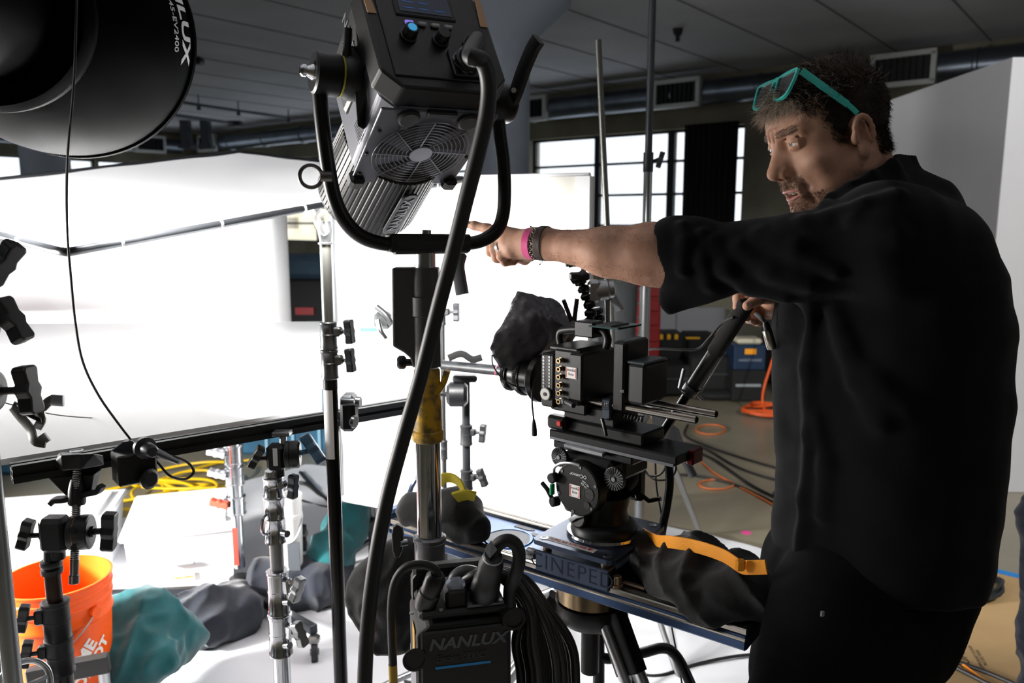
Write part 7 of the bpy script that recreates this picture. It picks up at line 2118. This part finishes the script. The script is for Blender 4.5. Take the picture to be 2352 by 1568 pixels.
# coil of cable hanging at the right of the ballast
def hang(i):
    a = i / 9
    x0_ = 1150 + 45 * a; x1_ = 1185 + 125 * a
    Yh = 1.27 + .05 * math.sin(i * 1.7)
    return [P(1060 - 8 * i % 30, 1350, Yh + .03), P(1085, 1325 - a * 8, Yh), P(1130, 1318 - a * 12, Yh), P(x0_ + 10, 1330 + 6 * (i % 3), Yh), P(x0_ + 50 + 10 * a, 1395, Yh), P(x1_, 1475, Yh), P(x1_ + 12, 1560, Yh), P(x1_ + 5, 1700, Yh), P(x1_ - 50, 1790, Yh), P(1160, 1800, Yh + .02), P(1120, 1700, Yh + .03), P(1100, 1560, Yh + .04), P(1070, 1420, Yh + .04)]
t = thing('cable_coil', 'bunch of black cable loops hanging beside the power supply', 'cable', P(1190, 1330, 1.27))
for i in range(10):
    MB().tube(bez(hang(i), 5), .0085, 10).build('cable_loop', mat('coil_rubber', '#0e0e0f', .42), t)
MB().tube(bez([P(1040, 1370, 1.25), P(1042, 1330, 1.24), P(1070, 1312, 1.24), P(1110, 1322, 1.24)], 6), .011, 12).build('cable_loop', mat('coil_grey', '#3a3b3d', .4), t)
# ---------------------------------------------------------------- SANDBAGS
bag_m = mat('black_canvas', '#121214', .9, noise_amt=.15, noise_scale=80, sheen=.15, bump=.3, bump_scale=200)
def bagsdf(pts, lo_hi_m=.05, cut=None, **kw):
    s = SDF()
    for a, b, ra, rb in pts: s.cap(a, b, ra, rb, k=.03)
    if cut: s.bx(*cut[0], rd=.002, k=.008, op='s', **cut[1])
    return s
def bag(name, label, prims, h=.005, seed=1, amp=.004, cat='sandbag', zcut=None, freq=45):
    s = SDF(); al_p = []
    for a, b, ra, rb_ in prims:
        s.cap(a, b, ra, rb_, k=.035); al_p += [a, b]
    A = np.array([list(p) for p in al_p]); rm = max(max(p[2], p[3]) for p in prims) + .03
    if zcut is not None: s.bx(((A[:, 0].min() + A[:, 0].max()) / 2, (A[:, 1].min() + A[:, 1].max()) / 2, zcut - .5), (3, 3, .5), rd=.001, k=.01, op='s')
    t = thing(name, label, cat, prims[0][0])
    sdf_object('bag', s, A.min(0) - rm, A.max(0) + rm, h, bag_m, t, warp=lambda X: ridge(X, freq * .8, seed, amp * 3.0) + amp * 1.2, margin=.02, smooth_it=1)
    return t
ty = mat('yellow_webbing', '#c9b81c', .7); to = mat('orange_webbing', '#f29a12', .65, bump=.3, bump_scale=400)
zS = SZ + .002
t = bag('sandbag', 'black sandbag with a yellow handle lying on the left end of the slider', [(P(965, 1185, 1.80), P(1055, 1192, 1.74), .042, .048), (P(1060, 1185, 1.74), P(1098, 1212, 1.70), .040, .022), (P(960, 1170, 1.80), P(1050, 1162, 1.76), .035, .026)], seed=3, zcut=zS, amp=.005)
MB().tube(bez([P(1008, 1110, 1.74), P(1018, 1098, 1.73), P(1040, 1098, 1.72), P(1058, 1112, 1.70), P(1064, 1132, 1.69), P(1062, 1145, 1.68)], 5), .006, 10, flat=(.003, .012), up=(0, -1, .3)).build('handle', ty, t)
MB().tube(bez([P(1045, 1142, 1.675), P(1070, 1136, 1.67), P(1092, 1140, 1.67)], 5), .006, 10, flat=(.018, .0035), up=(0, -.6, .8)).build('handle_patch', ty, t)
t = bag('sandbag', 'long black sandbag with an orange strap lying on the right end of the slider', [(P(1500, 1292, 1.55), P(1590, 1322, 1.47), .050, .062), (P(1600, 1325, 1.47), P(1700, 1360, 1.38), .064, .062), (P(1650, 1382, 1.38), P(1560, 1345, 1.44), .046, .040), (P(1500, 1262, 1.58), P(1600, 1285, 1.50), .022, .022)], seed=8, zcut=zS, amp=.0065, freq=40)
st_ = [onS(a, b, None) if False else None for a, b in ()]
def strap(pts, m, t, w_=.013, name='strap'):
    MB().tube(bez(pts, 6), .006, 10, flat=(w_, .002), up=(0, -.55, .85)).build(name, m, t)
strap([P(1480, 1225, 1.60), P(1510, 1242, 1.52), P(1545, 1245, 1.46), P(1600, 1255, 1.42), P(1660, 1275, 1.37), P(1700, 1300, 1.32), P(1722, 1303, 1.30), P(1760, 1302, 1.28)], to, t, .0125)
strap([P(1485, 1232, 1.58), P(1500, 1238, 1.545), P(1528, 1250, 1.50)], to, t, .014)
MB().box(P(1700, 1297, 1.30), (.018, .012, .022), ch=.004).build('strap_keeper', to, t)
bag('sandbag', 'dark sandbag draped low behind the power supply on the stand leg', [(P(925, 1300, 1.62), P(890, 1370, 1.6), .06, .075), (P(890, 1370, 1.6), P(900, 1450, 1.58), .075, .05)], seed=5)
# stand base tubes below the bounce
t = thing('steel_pedestal', 'grey steel pedestal with cross tubes standing under the bounce cloth', 'stand base', PZ(860, 1335, 0))
b0 = PZ(858, 1335, 0)
MB().cyl((b0.x, b0.y, 0), (b0.x, b0.y, P(858, 1150, b0.y).z), .018, n=18).build('post', cg3, t)
MB().cyl((b0.x - .14, b0.y, .24), (b0.x + .32, b0.y, .3), .016, n=16).build('cross_tube', mat('bronze_tube', '#5b5448', .4, .7), t)
MB().box((b0.x - .02, b0.y - .02, .27), (.09, .06, .07), ch=.01).build('joint', cast, t)
for d in ((-.3, -.1), (.32, .1), (.0, .35)): MB().tube([Vector((b0.x, b0.y, .2)), Vector((b0.x + d[0], b0.y + d[1], .015))], .012, 10).build('leg', cg3, t)
# black tubular base under the slider at right
t = thing('floor_trestle', 'bent black tubular frame on the floor under the slider, right of the tripod leg', 'frame', PZ(1480, 1500, 0))
MB().tube(bez([P(1375, 1505, 1.75), P(1400, 1512, 1.75), P(1470, 1500, 1.75), P(1520, 1488, 1.75), P(1548, 1500, 1.74), P(1575, 1545, 1.72), P(1610, 1640, 1.7), P(1640, 1800, 1.7)], 6), .0125, 14).build('bent_tube', mat('black_tube2', '#111213', .35, .3), t)
MB().tube([P(1375, 1420, 1.75), P(1375, 1800, 1.75)], .014, 14).build('upright', MATS['black_tube2'], t)
cable('thin black cable crossing the floor sheet under the slider', [PZ(1450, 1510, .03), PZ(1470, 1545, .03), PZ(1520, 1550, .03), PZ(1600, 1525, .03), PZ(1680, 1508, .03), PZ(1760, 1500, .03)], .006)
# ================================================================ BACKGROUND RIGHT
t = thing('tool_chest', 'red metal tool chest with several drawers behind the silver stand', 'tool chest', P(1470, 790, 7.2))
rd = mat('red_enamel', '#8a1418', .4)
c = P(1462, 720, 7.2)
zb, zt2 = 0.05, P(1460, 650, 7.2).z
W_ = pxm(110, 7.2)
MB().box((c.x, c.y + .2, (zb + zt2) / 2), (W_, .45, zt2 - zb), ch=.01).build('chest_body', rd, t)
for k, z in enumerate((zt2 - .07, zt2 - .2, zt2 - .33, zt2 - .48, zt2 - .66)):
    dr_ = MB().box((c.x, c.y - .035, z), (W_ * .92, .02, .10), ch=.006).build('drawer', rd, t)
    MB().box((c.x, c.y - .052, z + .02), (W_ * .5, .016, .018), ch=.004).build('drawer_handle', mat('drawer_chrome', '#8e8f92', .3, .9), dr_)
MB().box((c.x - .1, c.y + .1, zt2 + .1), (.12, .2, .2), ch=.01).build('yellow_case', mat('case_yellow', '#d9ad15', .5), t)['label'] = 'yellow case on top'
t = thing('rolling_bin', 'grey black round bin behind the silver clamp', 'bin', P(1420, 720, 6.4))
cb_ = P(1418, 700, 6.4)
MB().lathe((cb_.x, cb_.y, .0), (0, 0, 1), [(0, .13), (.9, .16), (P(1418, 645, 6.4).z, .165)], 28).build('bin_body', mat('bin_grey', '#3d4043', .5), t)
wx = P(1520, 700, 7.0)
for (a, b, y0, y1, lab) in ((1508, 1552, 705, 765, 'small pale board leaning by the wall, left of the larger one'), (1553, 1665, 706, 762, 'wide pale board leaning against the concrete wall')):
    p0, p1 = P(a, y0, 8.4), P(b, y1, 8.4)
    t = thing('white_board', lab, 'board', (p0 + p1) / 2)
    MB().box(((p0.x + p1.x) / 2, 8.4, (p0.z + p1.z) / 2), (p1.x - p0.x - .01, .03, p0.z - p1.z), ch=.006).build('panel', mat('pale_board', '#9fa1a6', .7), t)
    for sx in (p0.x + .03, p1.x - .03): MB().box((sx, 8.45, p1.z / 2 + .0), (.03, .03, p1.z), ch=.003).build('leg', black_m, t)
bgm = mat('black_nylon', '#0b0b0c', .8, noise_amt=.2, noise_scale=20)
yl = mat('yellow_trim', '#d9a31a', .6)
for i, (a, b, y0, y1, Y, lab) in enumerate(((1505, 1575, 765, 850, 7.4, 'black equipment bag with yellow trim, left of the pair by the wall'), (1570, 1650, 768, 850, 7.5, 'black equipment bag with a yellow strip, right of the pair by the wall'))):
    p0, p1 = P(a, y0, Y), P(b, y1, Y)
    t = thing('equipment_bag', lab, 'bag', (p0 + p1) / 2)
    MB().box(((p0.x + p1.x) / 2, Y + .15, p0.z / 2 + .02), (p1.x - p0.x, .35, p0.z - .04), ch=.05).build('bag_body', bgm, t)
    for k in range(3 if i == 0 else 1):
        MB().box((p0.x + .05 + k * .07, Y - .03, p0.z - .03), (.035 if i == 0 else .2, .03, .05 if i == 0 else .02), ch=.005).build('trim', yl, t)
t = thing('rolling_case', 'low black rolling cases between the bags and the blue box', 'case', P(1590, 860, 6.9))
for (a, b, y0, y1, Y) in ((1500, 1590, 840, 905, 7.0), (1590, 1680, 820, 900, 6.95)):
    p0, p1 = P(a, y0, Y), P(b, y1, Y)
    MB().box(((p0.x + p1.x) / 2, Y + .2, p0.z / 2 + .01), (p1.x - p0.x, .4, p0.z - .02), ch=.02).build('case_body', bgm, t)
    MB().box(((p0.x + p1.x) / 2, Y - .01, p0.z * .6), ((p1.x - p0.x) * .8, .01, .02)).build('ridge', mat('case_edge', '#26282b', .6), t)
# blue tool box
Yb = 6.8
p0, p1 = P(1688, 792, Yb), P(1755, 915, Yb)
t = thing('tool_box', 'blue and black stacked tool box with an orange badge and white lettering', 'tool box', ((p0.x + p1.x) / 2, Yb, 0))
w_ = p1.x - p0.x; xc = (p0.x + p1.x) / 2
zA, zB = p0.z, P(1700, 850, Yb).z
MB().box((xc, Yb + .15, (zA + zB) / 2), (w_, .3, zA - zB), ch=.01).build('upper_box', mat('box_blue', '#0c2742', .5), t)
MB().box((xc, Yb + .15, zB / 2 + .01), (w_ * 1.05, .32, zB - .02), ch=.01).build('lower_box', bgm, t)
MB().box((xc - .0, Yb - .004, P(1720, 807, Yb).z), (.1, .01, .05), ch=.004).build('badge', mat('badge_orange', '#f2a01c', .5, emit=None), t)
text('HARDWARE', frame((xc, Yb - .006, P(1720, 827, Yb).z), x=(1, 0, 0), z=(0, -1, 0)), .036, mat('dim_blue_print', '#8c9aab', .6), t, name='box_lettering')
MB().box((xc - .01, Yb - .015, P(1715, 884, Yb).z), (w_ * .8, .02, .025), ch=.004).build('latch_bar', mat('pale_bar', '#8f979b', .5), t)
tag(MB().box((xc, Yb + .12, zA + .025), (w_ * .8, .2, .045), ch=.018).build('folded_cloth', mat('cream_cloth', '#c9c3ae', .9)), 'folded cream cloth on top of the blue tool box', 'cloth')
# dark pile right of it and black cloth
pR2 = P(1800, 850, 7.6)
tag(MB().box((pR2.x + .1, 7.7, .45), (.5, .4, .9), ch=.04).build('flight_trunk', bgm), 'tall black trunk behind the orange cable beside the blue tool box', 'trunk')
p_ = PZ(1650, 905, .05)
tag(MB().sphere((p_.x, p_.y, .05), (.22, .12, .05)).build('cloth_bundle', bgm), 'flat dark bundle on the floor left of the blue tool box', 'bundle')
ory = mat('orange_cable', '#d9561a', .5)
cable('orange extension cord hanging beside the tool box down to the floor', [P(1803, 700, 6.35), P(1795, 760, 6.35), P(1770, 840, 6.35), P(1755, 890, 6.35), P(1752, 925, 6.3), PZ(1765, 950, .02), PZ(1790, 945, .02)], .011, ory, 'extension_cord')
pile = PZ(1775, 945, .02)
pts = [pile + Vector((math.cos(k * .5) * (.25 + .04 * math.sin(k)), math.sin(k * .5) * (.16 + .05 * math.cos(k * .7)), .012 + .012 * (1 + math.sin(k * 1.3)))) for k in range(70)]
tag(MB().tube(bez(pts, 3), .010, 8).build('extension_cord', ory), 'heap of orange extension cord on the floor beside the tool box', 'cord')
def floor_cable(label, pxs, r, m, name='floor_cable'):
    return cable(label, [PZ(a, b, r + .002 + (.012 if (i % 3 == 1 and False) else 0)) for i, (a, b) in enumerate(pxs)], r, m, name)
lo_or = mat('dull_orange_cable', '#c96a34', .6)
def ell(cx, cy, rx, ry, n=14, a0=0, tot=6.6): return [(cx + rx * math.cos(a0 + tot * k / n), cy + ry * math.sin(a0 + tot * k / n)) for k in range(n + 1)]
floor_cable('small loop of dull orange cord on the floor, farther of two loops', ell(1632, 986, 34, 11), .006, lo_or, 'extension_cord')
floor_cable('dull orange cord curving over the floor with a loop, towards the man', [(1570, 1030), (1600, 1050), (1640, 1085), (1700, 1118), (1760, 1150), (1810, 1180)], .006, lo_or, 'extension_cord')
floor_cable('small loop of dull orange cord on the floor, nearer of two loops', ell(1645, 1112, 40, 11), .006, lo_or, 'extension_cord')
bc_ = mat('black_floor_cable', '#17181b', .5)
floor_cable('black floor cable, uppermost of the bundle right of the rig', [(1580, 975), (1575, 1000), (1620, 1022), (1700, 1050), (1820, 1085), (1900, 1110)], .008, bc_)
floor_cable('black floor cable crossing the middle of the bundle', [(1560, 1015), (1620, 1030), (1680, 1065), (1740, 1090), (1840, 1115)], .008, bc_)
floor_cable('black floor cable running low to the bottom of the bundle', [(1575, 1028), (1640, 1055), (1720, 1110), (1790, 1145), (1850, 1160)], .009, bc_)
floor_cable('black floor cable starting at the tripod foot behind the rig', [(1540, 1090), (1600, 1092), (1680, 1110), (1740, 1135), (1800, 1165)], .008, bc_)
floor_cable('short black floor cable curving in beside the shirt front', [(1850, 1100), (1800, 1118), (1780, 1135), (1800, 1150), (1850, 1170)], .008, bc_)
# tripod behind the rig with one pale leg
tc2 = P(1500, 960, 2.7)
t = thing('light_stand', 'dark stand whose pale diagonal leg comes down right behind the fluid head', 'tripod stand', (tc2.x, 2.7, 0))
MB().tube([P(1490, 925, 2.7), PZ(1608, 1225, .02)], .010, 10, flat=(.012, .006)).build('leg', mat('pale_leg', '#8f8f8a', .4, .6), t)
MB().tube([P(1500, 920, 2.7), P(1592, 1092, 2.7)], .016, 10).build('leg', mat('dark_leg', '#131416', .5), t)
MB().tube([P(1500, 920, 2.7), PZ(1400, 1150, .02)], .012, 10).build('leg', MATS['dark_leg'], t)
hull('black_flag', [P(1495, 940, 2.62), P(1560, 985, 2.62), P(1575, 1030, 2.62), P(1530, 1010, 2.62), P(1500, 990, 2.62), P(1530, 980, 2.66), P(1560, 1020, 2.66)], mat('flag_cloth', '#17171a', .8), t)
pd = PZ(1714, 1223, 0)
tag(MB().lathe((pd.x, pd.y, .0005), (0, 0, 1), [(0, .026), (.0008, .026)], 24).build('marker_dot', mat('pink_marker', '#f0529c', .6)), 'small round pink marker stuck on the concrete floor', 'floor marker')
# blue-grey shine board on the floor behind head
# ---- coil of black cable and cords on the protection board
bm_ = mat('soft_black_cable', '#1b1c1e', .5)
cc3 = PZ(2165, 1335, .01)
pts = []
for k in range(150):
    a = k * .42; rr = .20 + .028 * math.sin(k * .37) + .015 * math.sin(k * 1.1)
    pts.append(cc3 + Vector((math.cos(a) * rr * 1.0, math.sin(a) * rr * .95, .012 + .013 * (k % 7) / 2 * .6)))
tag(MB().tube(bez(pts, 2), .0075, 8).build('cable_coil', bm_), 'round coil of black cable on the protection board behind the man', 'cable coil')
floor_cable('upper of two parallel black cables crossing the board at the lower right', [(2055, 1462), (2090, 1475), (2140, 1500), (2200, 1520), (2270, 1545), (2352, 1580)], .008, bm_)
floor_cable('lower of two parallel black cables crossing the board at the lower right', [(2055, 1477), (2110, 1488), (2160, 1515), (2220, 1545), (2290, 1580), (2352, 1605)], .008, bm_)
floor_cable('short black cable bend lying beside the trousers on the board', [(2040, 1470), (2080, 1462), (2103, 1445), (2098, 1420), (2075, 1405)], .008, bm_)
floor_cable('bright orange cord crossing the board diagonally', [(2112, 1402), (2130, 1435), (2165, 1475), (2205, 1520), (2250, 1555), (2300, 1590)], .006, mat('bright_orange_cord', '#ff9b3a', .5), 'extension_cord')
# navy cloth shape standing in for a person at the right edge
t = bag('navy_stand_in', 'navy blue cloth shape standing in for a person at the right picture edge', [(P(2372, 1150, 2.2), P(2372, 1200, 2.2), .03, .035), (P(2395, 1180, 2.2), P(2400, 1480, 2.2), .05, .06), (P(2385, 1440, 2.2), P(2378, 1620, 2.2), .04, .045), (P(2378, 1620, 2.2), Vector((P(2378, 1620, 2.2).x, 2.2, .05)), .045, .06)], seed=4, cat='cover')
for ch_ in t.children: ch_.data.materials[0] = navy
